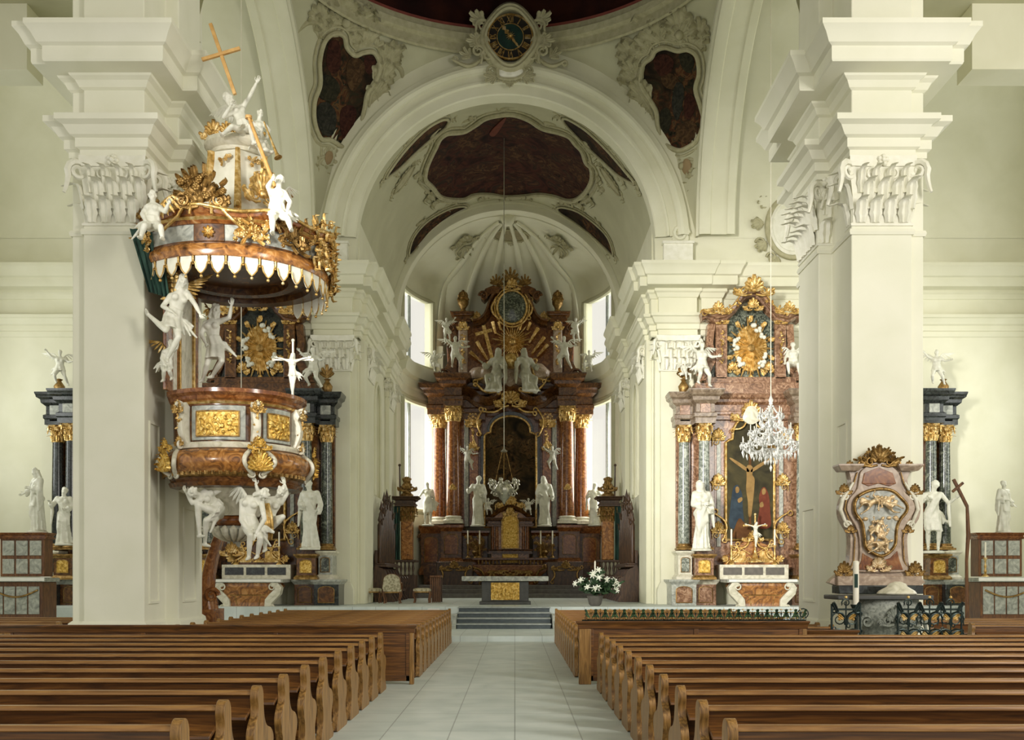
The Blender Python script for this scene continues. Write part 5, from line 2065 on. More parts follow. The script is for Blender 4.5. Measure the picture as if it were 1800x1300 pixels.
def mensa(L, label, dx=0, hw=60, ptop=1018, pbot=1070, yf=-1.5, yb=-.35, body='brown_marble', leg='cream_marble', cloth=True):
 """sarcophagus-shaped altar table with scroll legs"""
 L = Lay(L.cx + dx * L.u, L.y, L.u)
 r = thing('altar_table', (L.cx, L.y + (yf + yb) / 2, L.Z(pbot)), label, 'altar')
 z0, z1 = L.Z(pbot), L.Z(ptop)
 h = z1 - z0
 W_ = hw * L.u
 rings = []
 for t, k in ((0, .62), (.08, .6), (.14, .5), (.3, .5), (.5, .6), (.68, .8), (.8, .86), (.86, .8), (.9, .9)):
  zz = z0 + h * t
  q = W_ * k
  dd = (yb - yf) * .5 * (.7 + .3 * k / .9)
  yc = L.y + (yf + yb) / 2
  rings.append([(L.cx - q, yc - dd, zz), (L.cx + q, yc - dd, zz), (L.cx + q, yc + (yb - yf) * .5, zz), (L.cx - q, yc + (yb - yf) * .5, zz)])
 MB().loft(rings).build('body', body, r, smooth=30, bevel=.01)
 b = MB()
 for k in (-1, 1):
  s_leg(L, b, k * hw * .58, k, ptop + (pbot - ptop) * .12, pbot, W_ * .3, yf - .06, yf + .3)
 b.build('scroll_leg', leg, r, smooth=50)
 t = MB().box(L.cx - W_, L.cx + W_, L.y + yf - .1, L.y + yb, z1 - h * .1, z1)
 t.build('table_top', 'grey_marble', r, bevel=.02)
 q = MB().prism([(L.cx - W_ * .3, z0 + h * .16), (L.cx + W_ * .3, z0 + h * .16), (L.cx + W_ * .36, z0 + h * .46), (L.cx - W_ * .36, z0 + h * .46)], L.y + yf + .08, L.y + yf + .2)
 q.build('front_panel', 'green_marble', r)
 g = MB()
 for k in (-1, 1):
  g.tube([V((L.cx + k * W_ * .3, L.y + yf + .06, z0 + h * .16)), V((L.cx + k * W_ * .36, L.y + yf + .06, z0 + h * .46))], .015, 5)
 g.tube([V((L.cx - W_ * .5, L.y + yf + .06, z0 + h * .5)), V((L.cx + W_ * .5, L.y + yf + .06, z0 + h * .5))], .02, 5)
 g.build('gilt_moulding', 'old_gold', r)
 if cloth:
  c = MB().box(L.cx - W_ * .96, L.cx + W_ * .96, L.y + yf - .14, L.y + yb, z1 + .002, z1 + .02)
  c.box(L.cx - W_ * .96, L.cx + W_ * .96, L.y + yf - .14, L.y + yf - .125, z1 - .08, z1 + .02)
  solo(c, 'altar_cloth', 'white_cloth', 'white cloth spread over the ' + label.split(',')[0], 'altar cloth', bevel=.006)
 return r

def side_altar(cx, label, C, painted=False, name='side_altar', half=0):
 L = Lay(cx, 37.5, 37.5 / F)
 root = thing(name, (cx, 38.0, ZC), label, 'altar')
 col, dark, red, trim = C
 # pedestals, two tiers
 for k in ((half,) if half else (-1, 1)):
  pedestal(L, 'black_marble' if dark else 'grey_marble', 'grey_marble', red, k * 146, k * 103, 1018, 1072, -.55, .8, root)
  pedestal(L, red, trim, red, k * 103, k * 66, 1018, 1072, -.25, .8, root)
  pedestal(L, trim, 'cream_marble', col, k * 132, k * 108, 968, 1018, -.25, .7, root)
  pedestal(L, red, 'old_gold', 'relief_gold', k * 106, k * 74, 974, 1018, -.65, .6, root)
  altar_column(L, k * 118, 745, 776, 966, .215, .28, col, root)
  altar_column(L, k * 86, 745, 776, 966, .215, -.12, col, root)
  b = MB()
  L.box(b, k * 62, k * 104, 745, 1000, .42, .8)
  L.box(b, k * 98, k * 130, 745, 968, .55, .9)
  b.build('pilaster_back', red, root, bevel=.02)
  b = MB()
  cornice_block(L, b, k * 134, k * 103, 690, 746, .05, .9, .3)
  cornice_block(L, b, k * 102, k * 70, 688, 746, -.4, .9, .32)
  b.build('entablature', 'black_marble' if dark else 'brown_grey', root, smooth=25)
  b = MB()
  for (a, y_) in ((118, .05), (86, -.4)):
   L.box(b, k * a - 9, k * a + 9, 712, 740, y_ - .04, y_)
  b.build('frieze_panel', red if not dark else 'grey_marble', root, bevel=.01)
 if half:
  b = MB()
  L.box(b, half * 62, half * 80, 690, 1000, .5, .9)
  b.build('retable_wall', red, root)
  b = MB()
  b.lathe([(.1, 0), (.16, .1), (.2, .3), (.12, .42), (.07, .5), (.13, .56), (.02, .6)], L.P(half * 118, 690, .4), 14)
  b.build('finial_urn', 'old_gold', root, smooth=50)
  return L, root
 b = MB()
 cornice_block(L, b, -72, 72, 690, 735, .3, .95, .25)
 b.build('entablature', red, root, smooth=25)
 # retable body and picture
 b = MB()
 L.box(b, -68, 68, 735, 1000, .45, .9)
 b.build('retable_wall', red, root)
 ol = arch_outline(L.X(-43), L.X(43), L.Z(948), L.Z(775), L.Z(728), 14, .25)
 pic = framed(root, ol, L.y + .45, 'canvas2' if painted else 'canvas', 'gold', .055, .06)
 b = MB()
 for k in (-1, 1):
  L.box(b, k * 52, k * 59, 760, 960, .38, .46)
 b.build('marble_border', 'grey_marble', root, bevel=.01)
 b = MB()
 for k in (-1, 1):
  for py in (770, 850, 935):
   p = L.P(k * 57, py, .33)
   b.crest(p, UX, UZ, FN, .35, .45, .02)
   b.scroll(p - UZ * .1 + UX * k * .08, UX, UZ, .12, 1.4, .022, k, .15)
  b.cscroll(L.P(k * 50, 950, .3), L.P(k * 66, 900, .3), FN, .3 * k, .03, .12)
 p = L.P(0, 735, .25)
 b.crest(p, UX, UZ, FN, 1.5, .75, .035)
 b.cscroll(L.P(-34, 752, .26), L.P(-6, 733, .26), FN, -.25, .03, .12)
 b.cscroll(L.P(6, 733, .26), L.P(34, 752, .26), FN, -.25, .03, .12)
 b.build('gilt_rocaille', 'gold', root, smooth=60)
 b = MB()
 c = L.P(0, 728, .18)
 b.loft([[c + (UX * .3 * math.cos(a) * (1 + .15 * math.cos(3 * a + PI / 2)) + UZ * .34 * math.sin(a)) * k + FN * h for a in [2 * PI * i / 24 for i in range(24)]] for k, h in ((1, -.1), (1, .02), (.6, .08), (.05, .1))])
 b.build('cartouche', 'cream_marble', root)
 # altar shelf with three dark panels and curved gilt tabernacle crest
 b = MB()
 L.box(b, -60, 60, 992, 1018, -.3, .45)
 b.build('shelf', 'cream_marble', root, bevel=.012)
 for i in range(3):
  b = MB()
  L.box(b, -54 + i * 37, -22 + i * 37, 997, 1010, -.33, -.29)
  b.build('shelf_panel', 'black_marble' if dark else 'dark_stone', root, bevel=.006)
 b = MB()
 ol = [(-48, 992), (-46, 975), (-36, 972), (-34, 960), (-20, 955), (-6, 946), (6, 946), (20, 955), (34, 960), (36, 972), (46, 975), (48, 992)]
 b.prism(L.poly(ol), L.y + .0, L.y + .4)
 b.build('tabernacle', 'dark_red' if dark else 'brown_marble', root, bevel=.02)
 b = MB()
 for k in (-1, 1):
  b.cscroll(L.P(k * 40, 985, -.05), L.P(k * 30, 955, -.05), FN, .35 * k, .035, .16)
  b.cscroll(L.P(k * 34, 960, -.05), L.P(k * 4, 945, -.05), FN, .3 * k, .035, .12)
  b.tube([L.P(k * 46, 990, -.04), L.P(k * 20, 964, -.06), L.P(k * 4, 974, -.04)], .03, 6)
  b.spray(L.P(k * 44, 985, -.03), UX, UZ, FN, 4, .3, .1, PI / 2 - k * .2, PI / 2 - k * 1.6)
  L.box(b, k * 24 - 12, k * 24 + 12, 968, 988, -.02, .0)
 b.crest(L.P(0, 950, -.05), UX, UZ, FN, .8, .4, .03)
 b.build('tabernacle_gilding', 'gold', root, smooth=60)
 # attic
 b = MB()
 L.box(b, -100, 100, 672, 692, .0, .9)
 L.box(b, -80, 80, 660, 672, .2, .9)
 b.build('attic_base', red, root, bevel=.02)
 b = MB()
 ol = [(-72, 660), (-66, 640), (-58, 610), (-60, 585), (-64, 560), (-40, 552), (-22, 535), (0, 528), (22, 535), (40, 552), (64, 560), (60, 585), (58, 610), (66, 640), (72, 660)]
 b.prism(L.poly(ol), L.y + .4, L.y + .9)
 b.build('attic_panel', 'green_marble' if not dark else 'black_marble', root, bevel=.02)
 b = MB()
 for k in (-1, 1):
  L.box(b, k * 42, k * 62, 560, 664, .2, .5)
 b.build('attic_pilaster', red, root, bevel=.025)
 b = MB()
 for k in (-1, 1):
  pts = [(62, 565), (66, 600), (60, 628), (70, 650), (88, 668)]
  pts2 = [(76, 566), (78, 600), (74, 625), (84, 645), (96, 668)]
  b.prism(L.poly([(k * a, c) for a, c in pts] + [(k * a, c) for a, c in reversed(pts2)]), L.y + .3, L.y + .7)
  b.scroll(L.P(k * 84, 658, .28), UX, UZ, .2, 1.5, .05, k)
 b.build('volute', red, root, smooth=40, bevel=.02)
 b = MB()
 for k in (-1, 1):
  b.crest(L.P(k * 52, 566, .15), UX, UZ, FN, .45, .35, .03)
  b.garland([L.P(k * 52, 580, .12), L.P(k * 52, 640, .12)], .06, 1.1)
  b.crest(L.P(k * 32, 650, .32), UX, UZ, FN, .5, .4, .03)
 b.build('gilt_capital', 'gold', root, smooth=60)
 # curved pediment
 top = [(-90, 552), (-78, 548), (-62, 556), (-48, 553), (-34, 540), (-20, 520), (-8, 512), (8, 512), (20, 520), (34, 540), (48, 553), (62, 556), (78, 548), (90, 552)]
 b = MB()
 rows = []
 sm = [V((a, c)) for a, c in top]
 for i, p in enumerate(sm):
  t = (sm[min(i + 1, len(sm) - 1)] - sm[max(i - 1, 0)]).normalized()
  n = V((-t.y, t.x)) if t.x > 0 else V((t.y, -t.x))
  if n.y > 0:
   n = -n
  def q(k, dy):
   return V((L.X(p.x + n.x * k), L.y + dy, L.Z(p.y + n.y * k)))
  rows.append([q(-10, .2), q(-8, .1), q(-5, .08), q(-4, -.1), q(0, -.16), q(2, -.2), q(3, -.2), q(3, .8), q(-10, .8)])
 b.loft(rows)
 b.build('pediment', 'dark_red' if dark else red, root, smooth=35)
 b = MB()
 b.tube([L.P(a, c - 3, -.18) for a, c in top], .03, 6)
 b.crest(L.P(0, 520, -.22), UX, UZ, FN, 1.5, .75, .04)
 b.crest(L.P(0, 545, -.1), UX, UZ, FN, .7, .45, .03)
 for k in (-1, 1):
  b.crest(L.P(k * 62, 552, -.2), UX, UZ, FN, 1.0, .45, .035)
  b.garland([L.P(k * 24, 530, -.2), L.P(k * 46, 549, -.2), L.P(k * 66, 553, -.2)], .09, 1.0)
  b.scroll(L.P(k * 86, 552, -.18), UX, UZ, .13, 1.5, .03, k)
 b.build('gilt_crest', 'gold', root, smooth=60)
 glory(L, 0, 609, .62, .86, .32, root, 3)
 b = MB()
 for k in (-1, 1):
  # gilt ribbons hanging down the picture side, urns on the outer columns
  b.lathe([(.1, 0), (.16, .1), (.2, .3), (.12, .42), (.07, .5), (.13, .56), (.02, .6)], L.P(k * 118, 690, .4), 14)
  b.spray(L.P(k * 118, 660, .36), UX, UZ, FN, 5, .5, .14, PI * .2, PI * .8)
 b.build('finial_urn', 'old_gold', root, smooth=50)
 return L, root

GREEN = ('green_marble', False, 'red_marble', 'grey_marble')
DARK = ('black_marble', True, 'dark_red', 'grey_marble')
DX = 9.05
LR, altR = side_altar(su(DX), 'tall marble side altar with a crucifixion painting behind the crystal chandelier', ('pale_green', False, 'rose_brown', 'cream_marble'), True)
LL, altL = side_altar(su(-DX), 'tall dark marble side altar partly hidden behind the pulpit', ('green_marble', True, 'dark_red', 'grey_marble'))
mensa(LR, 'sarcophagus-shaped altar table under the crucifixion painting, brown with cream scroll legs')
mensa(LL, 'sarcophagus-shaped altar table below the pulpit angels, brown with cream scroll legs')
# painted figures of the crucifixion picture, lying flat on the canvas
yp = LR.y + .385

def flat_fig(parts, root, name, m, dy=0):
 b = MB()
 for pl in parts:
  b.prism(LR.poly(smooth_loop_list(pl, 3)), yp - .004 - dy, yp + .01)
 return b.build(name, m, root)

flat_fig([[(-6, 818), (0, 815), (5, 820), (4, 832), (8, 840), (7, 862), (4, 890), (2, 905), (-3, 905), (-4, 880), (-7, 858), (-6, 838)], [(-34, 806), (-32, 803), (-4, 821), (-5, 827)], [(36, 806), (34, 803), (4, 821), (5, 827)]], altR, 'painted_figure', 'skin_paint', .012)
flat_fig([[(-27, 852), (-22, 850), (-19, 856), (-14, 866), (-13, 890), (-12, 925), (-36, 925), (-35, 890), (-32, 866), (-30, 856)]], altR, 'painted_figure', 'blue_paint')
flat_fig([[(20, 858), (25, 854), (29, 858), (34, 872), (36, 900), (36, 925), (14, 925), (17, 890), (16, 872)]], altR, 'painted_figure', 'red_paint')
flat_fig([[(-30, 935), (-20, 910), (-10, 918), (4, 935), (-2, 944), (-30, 944)]], altR, 'painted_figure', 'brown_paint', .02)
flat_fig([[(-2, 790), (2, 790), (2, 930), (-2, 930)]], altR, 'painted_cross', 'brown_paint')
flat_fig([[(-26, 856), (-22, 853), (-19, 858), (-21, 864), (-25, 864)], [(-22, 876), (-15, 872), (-14, 878), (-20, 882)]], altR, 'painted_face', 'skin_paint', .012)
flat_fig([[(21, 860), (25, 856), (28, 861), (26, 867), (22, 867)], [(17, 884), (22, 880), (24, 888), (18, 890)]], altR, 'painted_face', 'skin_paint', .012)
crucifix(LR.P(3, 988, -.15), 1.75, 'gilt standing crucifix on the shelf of the crucifixion altar')
crucifix(LL.P(3, 988, -.15), 1.3, 'gilt standing crucifix on the shelf of the altar behind the pulpit')
for k, w_ in ((-1, 'pulpit'), (1, 'font')):
 candlestick(LR.P(k * 38, 992, -.1), 1.3, 'slim gilt candlestick on the crucifixion altar, %s side' % w_)
 candlestick(LL.P(k * 38, 992, -.1), 1.2, 'slim gilt candlestick on the altar behind the pulpit, %s side' % ('aisle' if k > 0 else 'wall'))
# statues and angels of the side altars
saint(1233, 846, 968, 36.75, 'cross', 'white robed saint with bowed head and crossed hands beside the crucifixion painting', .25, 3)
saint(545, 845, 966, 36.75, 'book', 'white robed saint holding drapery beside the dark columns behind the pulpit', -.15, 4)
putto(LR.P(-92, 646, -.35), 1.75, 'white winged angel leaning on the cornice of the crucifixion altar, chancel side', 'fly', .3, 2)
putto(LR.P(70, 640, -.1), 1.6, 'white winged angel on the cornice of the crucifixion altar, against the font pier', 'sit', -.3, 3)
putto(LL.P(100, 652, -.35), 1.6, 'white winged angel reclining on the cornice above the dark columns behind the pulpit', 'fly', -.3, 4)
putto(LR.P(-118, 655, .1), .95, 'little white cherub perched at the outer end of the crucifixion altar cornice', 'sit', .4, 6)

# outer altars, mostly behind the piers
OX = 13.75
LOR, _ = side_altar(su(OX), 'side altar standing behind the font pier, one dark column in view', ('green_marble', True, 'dark_red', 'grey_marble'), half=1)
LOL, _ = side_altar(su(-OX - .3), 'side altar standing behind the pulpit pier, one dark column in view', ('black_marble', True, 'dark_red', 'grey_marble'), half=-1)
saint(1640, 846, 972, 36.6, 'point', 'white bare-chested statue stepping forward beside the dark column beyond the font pier', -.35, 7, bare=True, beard=True)
saint(112, 858, 958, 36.6, 'staff', 'white robed statue with a staff beside the dark column beyond the pulpit pier', .2, 8)
putto(LOR.P(94, 650, -.2), 1.4, 'white angel on top of the column beyond the font pier', 'fly', -.3, 9)
putto(LOL.P(-104, 650, -.2), 1.4, 'white angel on top of the column beyond the pulpit pier', 'fly', .3, 10)
# ------------------------------------------------------------------ high altar
H = Lay((897 - VX) * 54 / F, 54.0, 54 / F)
hi = thing('high_altar', (H.cx, 55, ZC), 'huge red-brown marble high altar filling the apse', 'altar')
# stone steps before it
for i, (hw, yf) in enumerate(((170, -5.2), (160, -4.6), (150, -4.0))):
 b = MB()
 b.box(H.X(-hw), H.X(hw), H.y + yf, H.y + 2.2, ZC + i * .2, ZC + (i + 1) * .2)
 struct(b.build('floor_altar_step', 'dark_stone', bevel=.015))
ZB = ZC + .6
b = MB()
b.box(H.X(-150), H.X(150), H.y - .9, H.y + 1.6, ZB, H.Z(992))
b.build('plinth', 'dark_red', hi, bevel=.03)
for k in (-1, 1):
 pedestal(H, 'dark_red', 'red_marble', 'red_marble', k * 84, k * 120, 924, 992, -1.0, 1.5, hi)
 pedestal(H, 'dark_red', 'red_marble', 'red_marble', k * 120, k * 156, 924, 1010, -.4, 1.5, hi)
 pedestal(H, 'dark_red', 'red_marble', 'brown_marble', k * 40, k * 84, 932, 992, .2, 1.5, hi)
 altar_column(H, k * 99, 717, 744, 921, .37, -.55, 'red_marble', hi, 'cream_marble')
 altar_column(H, k * 126, 728, 752, 921, .36, .25, 'red_marble', hi, 'cream_marble')
 b = MB()
 H.box(b, k * 74, k * 82, 735, 924, .6, 1.4)
 H.box(b, k * 108, k * 116, 735, 924, .7, 1.4)
 b.build('pilaster', 'grey_marble', hi, bevel=.03)
 b = MB()
 H.box(b, k * 50, k * 118, 700, 924, .9, 1.5)
 H.box(b, k * 57, k * 72, 735, 924, .55, 1.0)
 b.build('retable_wall', 'red_marble', hi, bevel=.02)
 b = MB()
 cornice_block(H, b, k * 84, k * 114, 664, 718, -1.0, 1.4, .5)
 cornice_block(H, b, k * 113, k * 144, 676, 729, -.2, 1.4, .48)
 cornice_block(H, b, k * 46, k * 85, 672, 735, .4, 1.4, .4)
 b.build('entablature', 'dark_red', hi, smooth=25)
 b = MB()
 for py in (728, 735):
  b.crest(H.P(k * 66, py + 12, .4), UX, UZ, FN, .7, .6, .04)
 b.crest(H.P(k * 66, 788, .45), UX, UZ, FN, .5, .5, .03)
 b.garland([H.P(k * 66, 752, .48), H.P(k * 64, 780, .48)], .09, 1.0)
 b.crest(H.P(k * 99, 862, -1.0), UX, UZ, FN, .3, .3, .03)
 b.build('gilt_ornament', 'gold', hi, smooth=60)
 # bronze-dark console volutes flanking the pedestals
 b = MB()
 b.prism(H.poly([(k * 156, 935), (k * 160, 950), (k * 150, 975), (k * 146, 1010), (k * 140, 1010), (k * 142, 935)]), H.y - .2, H.y + .8)
 b.scroll(H.P(k * 152, 945, -.25), UX, UZ, .25, 1.5, .07, k)
 b.build('console', 'dark_red', hi, smooth=40, bevel=.03)
# altarpiece
ol = arch_outline(H.X(-46), H.X(46), H.Z(925), H.Z(762), H.Z(728), 16, .32)
bb = MB()
big = arch_outline(H.X(-53), H.X(53), H.Z(925), H.Z(764), H.Z(719), 16, .34)
bb.prism(big, H.y + .62, H.y + 1.0)
bb.build('black_surround', 'black_marble', hi, bevel=.03)
framed(hi, ol, H.y + .62, 'canvas', 'gold', .06, .06)
bw = MB()
H.box(bw, -86, 86, 660, 760, 1.0, 1.5)
bw.build('retable_wall', 'red_marble', hi)
# curved cornice hanging over the picture, and the gilt shell on it
top = [(-86, 684), (-70, 688), (-54, 700), (-38, 704), (-24, 696), (-10, 684), (10, 684), (24, 696), (38, 704), (54, 700), (70, 688), (86, 684)]
def swept(L, top, prof, m, name, root):
 b = MB()
 rows = []
 sm = smooth_open([V((a, c)) for a, c in top], 4)
 for i, p in enumerate(sm):
  t = (sm[min(i + 1, len(sm) - 1)] - sm[max(i - 1, 0)]).normalized()
  n = V((t.y, -t.x))
  rows.append([V((L.X(p.x + n.x * k), L.y + dy, L.Z(p.y + n.y * k))) for k, dy in prof])
 b.loft(rows)
 return b.build(name, m, root, smooth=35)

def smooth_open(pts, k=4):
 out = []
 n = len(pts)
 for i in range(n - 1):
  p0, p1, p2, p3 = pts[max(i - 1, 0)], pts[i], pts[i + 1], pts[min(i + 2, n - 1)]
  for s in range(k):
   t = s / k
   out.append(.5 * ((2 * p1) + (p2 - p0) * t + (2 * p0 - 5 * p1 + 4 * p2 - p3) * t * t + (3 * p1 - p0 - 3 * p2 + p3) * t ** 3))
 out.append(pts[-1])
 return out

swept(H, top, [(-16, .5), (-14, .3), (-8, .25), (-6, .1), (-3, .0), (0, -.25), (3, -.35), (5, -.38), (5, 1.2), (-16, 1.2)], 'dark_red', 'curved_cornice', hi)
b = MB()
b.crest(H.P(0, 712, .1), UX, UZ, FN, 1.6, 1.1, .06)
for k in (-1, 1):
 b.cscroll(H.P(k * 8, 706, .2), H.P(k * 44, 722, .2), FN, -.2 * k, .05, .12)
 b.cscroll(H.P(k * 48, 718, .2), H.P(k * 52, 760, .4), FN, .2 * k, .05, .12)
b.build('gilt_shell', 'gold', hi, smooth=60)
# attic storey
b = MB()
b.prism(H.poly([(-118, 664), (-112, 640), (-114, 600), (-112, 560), (-92, 556), (-84, 544), (-70, 552), (-52, 556), (-40, 546), (-34, 530), (34, 530), (40, 546), (52, 556), (70, 552), (84, 544), (92, 556), (112, 560), (114, 600), (112, 640), (118, 664)]), H.y + .9, H.y + 1.5)
b.build('attic_wall', 'red_marble', hi, bevel=.03)
for k in (-1, 1):
 b = MB()
 H.box(b, k * 76, k * 92, 560, 664, .5, 1.0)
 b.build('attic_pilaster', 'pink_marble', hi, bevel=.05)
 b = MB()
 cornice_block(H, b, k * 72, k * 98, 545, 562, .4, 1.2, .25)
 b.build('attic_cornice', 'dark_red', hi, smooth=25)
 b = MB()
 b.prism(H.poly([(k * 98, 565), (k * 112, 570), (k * 114, 600), (k * 108, 625), (k * 120, 650), (k * 128, 664), (k * 96, 664), (k * 94, 600)]), H.y + .6, H.y + 1.1)
 b.scroll(H.P(k * 116, 655, .55), UX, UZ, .3, 1.5, .08, k)
 b.scroll(H.P(k * 106, 572, .55), UX, UZ, .2, 1.5, .07, k)
 b.build('volute', 'dark_red', hi, smooth=40, bevel=.03)
 b = MB()
 b.lathe([(.12, 0), (.2, .05), (.12, .2), (.28, .45), (.3, .62), (.16, .75), (.2, .8), (.05, .95)], H.P(k * 84, 544, .7), 14)
 for j in range(5):
  b.spray(H.P(k * 84, 525 - j * 2, .6), UX, UZ, FN, 5, .55 - j * .04, .18, PI * .15, PI * .85)
 b.garland([H.P(k * 84, 518, .7), H.P(k * 84, 506, .7)], .12, .7)
 b.build('flower_urn', 'old_gold', hi, smooth=60)
 b = MB()
 b.crest(H.P(k * 84, 575, .42), UX, UZ, FN, .5, .5, .04)
 b.garland([H.P(k * 84, 585, .42), H.P(k * 84, 640, .42)], .1, 1.0)
 b.crest(H.P(k * 60, 556, .8), UX, UZ, FN, .8, .5, .04)
 b.build('gilt_ornament', 'gold', hi, smooth=60)
swept(H, [(-66, 562), (-56, 560), (-46, 552), (-40, 540), (-36, 528), (-28, 514), (-14, 505), (0, 502), (14, 505), (28, 514), (36, 528), (40, 540), (46, 552), (56, 560), (66, 562)], [(-8, .8), (-6, .5), (-2, .4), (0, .2), (3, .15), (3, 1.4), (-8, 1.4)], 'dark_red', 'attic_pediment', hi)
for k in (-1, 1):
 b = MB()
 b.prism(H.poly([(k * 18, 504), (k * 30, 500), (k * 44, 506), (k * 52, 520), (k * 46, 526), (k * 34, 514), (k * 20, 514)]), H.y + .1, H.y + 1.0)
 b.scroll(H.P(k * 47, 519, .05), UX, UZ, .22, 1.5, .08, k)
 b.build('pediment_scroll', 'dark_red', hi, smooth=40, bevel=.03)
c = H.P(3, 537, .3)
b = MB().loft([[c + (UX * .72 * math.cos(a) + UZ * .82 * math.sin(a)) * k + FN * h for a in [2 * PI * i / 36 for i in range(36)]] for k, h in ((1, -.3), (1, .0), (.8, .06), (.05, .1))])
b.build('oval_medallion', 'green_marble', hi)
b = MB()
for r_, t_ in ((1.04, .07), (1.22, .05)):
 b.tube([c + UX * .76 * r_ * math.cos(a) + UZ * .86 * r_ * math.sin(a) for a in [2 * PI * i / 36 for i in range(37)]], t_, 7)
b.crest(H.P(3, 506, .2), UX, UZ, FN, 1.0, .6, .05)
for k in (-1, 1):
 b.cscroll(H.P(3 + k * 26, 556, .25), H.P(3 + k * 30, 524, .25), FN, -.25 * k, .05, .15)
b.build('medallion_frame', 'gold', hi, smooth=60)
b = MB()
b.crest(H.P(0, 502, .5), UX, UZ, FN, 1.4, .8, .05)
for (dx, py, s_) in ((0, 490, 1.0), (-25, 496, .75), (26, 496, .75)):
 for j in range(2):
  b.spray(H.P(dx, py, .5 - j * .1), UX, UZ, FN, 7, .75 * s_, .14 * s_, PI * .1, PI * .9)
 b.garland([H.P(dx, py - 2, .45), H.P(dx, py - 14 * s_, .45)], .12, .7)
b.build('crown_of_flames', 'old_gold', hi, smooth=60)
# burst of rays
c = H.P(4, 597, .55)
b = MB()
for i in range(36):
 a = 2 * PI * i / 36
 L_ = (1.15 if i % 2 else .8) * (1.0 if 0 < a < PI else .8)
 d = V((math.cos(a), 0, math.sin(a)))
 t = V((-d.z, 0, d.x)) * .045
 b.loft([[c + d * .15 - t * .4, c + d * .15 + FN * .03, c + d * .15 + t * .4], [c + d * L_ * .8 - t, c + d * L_ * .8 + FN * .04, c + d * L_ * .8 + t], [c + d * L_ - t * .2, c + d * L_ + FN * .01, c + d * L_ + t * .2]])
b.ball(c, .2, 12, 8)
b.build('ray_burst', 'gold', hi, smooth=40)
for (x0, y0, x1, y1) in ((838, 600, 857, 632), (866, 565, 871, 586), (877, 565, 880, 580), (916, 564, 914, 580), (932, 566, 927, 580), (946, 576, 930, 602), (957, 592, 934, 622), (963, 605, 944, 626), (826, 618, 845, 634)):
 A, B_ = W(x0, y0, 54.3), W(x1, y1, 54.45)
 d = (B_ - A).normalized()
 q = d.cross(UY)
 b = MB().loft([[A - q * .1, A + FN * .08, A + q * .1, A - FN * .04], [B_ - q * .05, B_ + FN * .05, B_ + q * .05, B_ - FN * .04]])
 b.build('gilt_beam', 'gold', hi, smooth=30)
# clouds under the figures
rnd = random.Random(4)
b = MB()
for i in range(70):
 a = rnd.uniform(-1, 1)
 x = 897 + a * 62
 y = 668 - 22 * math.cos(a * 1.5) * rnd.random() + abs(a) * -8
 b.ball(W(x, y, 53.7 + rnd.uniform(0, .7)), rnd.uniform(.22, .5), 9, 6)
b = remesh(b, .07, 2)
b.build('cloud_bank', 'pink_marble', hi, smooth=75, ns=False)
b = MB()
for k in (-1, 1):
 b.cscroll(H.P(k * 64, 672, -.5), H.P(k * 40, 640, -.4), FN, .3 * k, .06, .14)
b.cscroll(H.P(-60, 676, -.55), H.P(-20, 690, -.55), FN, -.2, .06, .1)
b.cscroll(H.P(60, 676, -.55), H.P(20, 690, -.55), FN, .2, .06, .1)
b.build('gilt_ribbon', 'gold', hi, smooth=60)
# tabernacle
tb = thing('tabernacle', H.P(0, 992, -1.2), 'marble tabernacle with a tall gilt door in front of the high altar painting', 'tabernacle')
b = MB()
b.prism(H.poly([(-33, 991.6), (-33, 925), (-36, 918), (-30, 908), (-16, 902), (0, 897), (16, 902), (30, 908), (36, 918), (33, 925), (33, 991.6)]), H.y - 1.2, H.y + .3)
b.build('body', 'brown_marble', tb, bevel=.03)
b = MB()
for k in (-1, 1):
 for dx in (23, 30):
  b.column(H.X(k * dx), H.y - 1.28, H.Z(966), H.Z(926), .085, 12)
  b.colbase(H.X(k * dx), H.y - 1.28, H.Z(970), .085, .1, 12)
b.build('little_column', 'red_marble', tb, smooth=50)
b = MB()
cornice_block(H, b, -38, -17, 912, 927, -1.45, -1.1, .14)
cornice_block(H, b, 17, 38, 912, 927, -1.45, -1.1, .14)
cornice_block(H, b, -37, 37, 966, 974, -1.4, -1.1, .1)
b.build('cornice', 'dark_red', tb, smooth=25)
swept(H, [(-38, 914), (-28, 906), (-16, 897), (0, 892), (16, 897), (28, 906), (38, 914)], [(-5, -1.15), (-2, -1.35), (2, -1.45), (2, -.2), (-5, -.2)], 'dark_red', 'curved_top', tb)
ol = arch_outline(H.X(-14), H.X(14), H.Z(964), H.Z(918), H.Z(906), 12)
MB().prism(ol, H.y - 1.26, H.y - 1.15).build('door', 'relief_gold', tb, bevel=.02)
b = MB().tube([V((a, H.y - 1.27, c)) for a, c in ol + [ol[0]]], .05, 6)
b.crest(H.P(0, 908, -1.3), UX, UZ, FN, .7, .5, .03)
b.build('door_frame', 'gold', tb, smooth=60)
b = MB()
H.box(b, -14, 14, 968, 990, -1.3, -1.15)
b.build('lower_panel', 'relief_gold', tb, bevel=.03)
b = MB()
b.crest(H.P(0, 893, -1.3), UX, UZ, FN, 1.3, .7, .04)
for k in (-1, 1):
 b.scroll(H.P(k * 20, 892, -1.3), UX, UZ, .14, 1.4, .04, k, .2)
b.build('crowning_ornament', 'gold', tb, smooth=60)
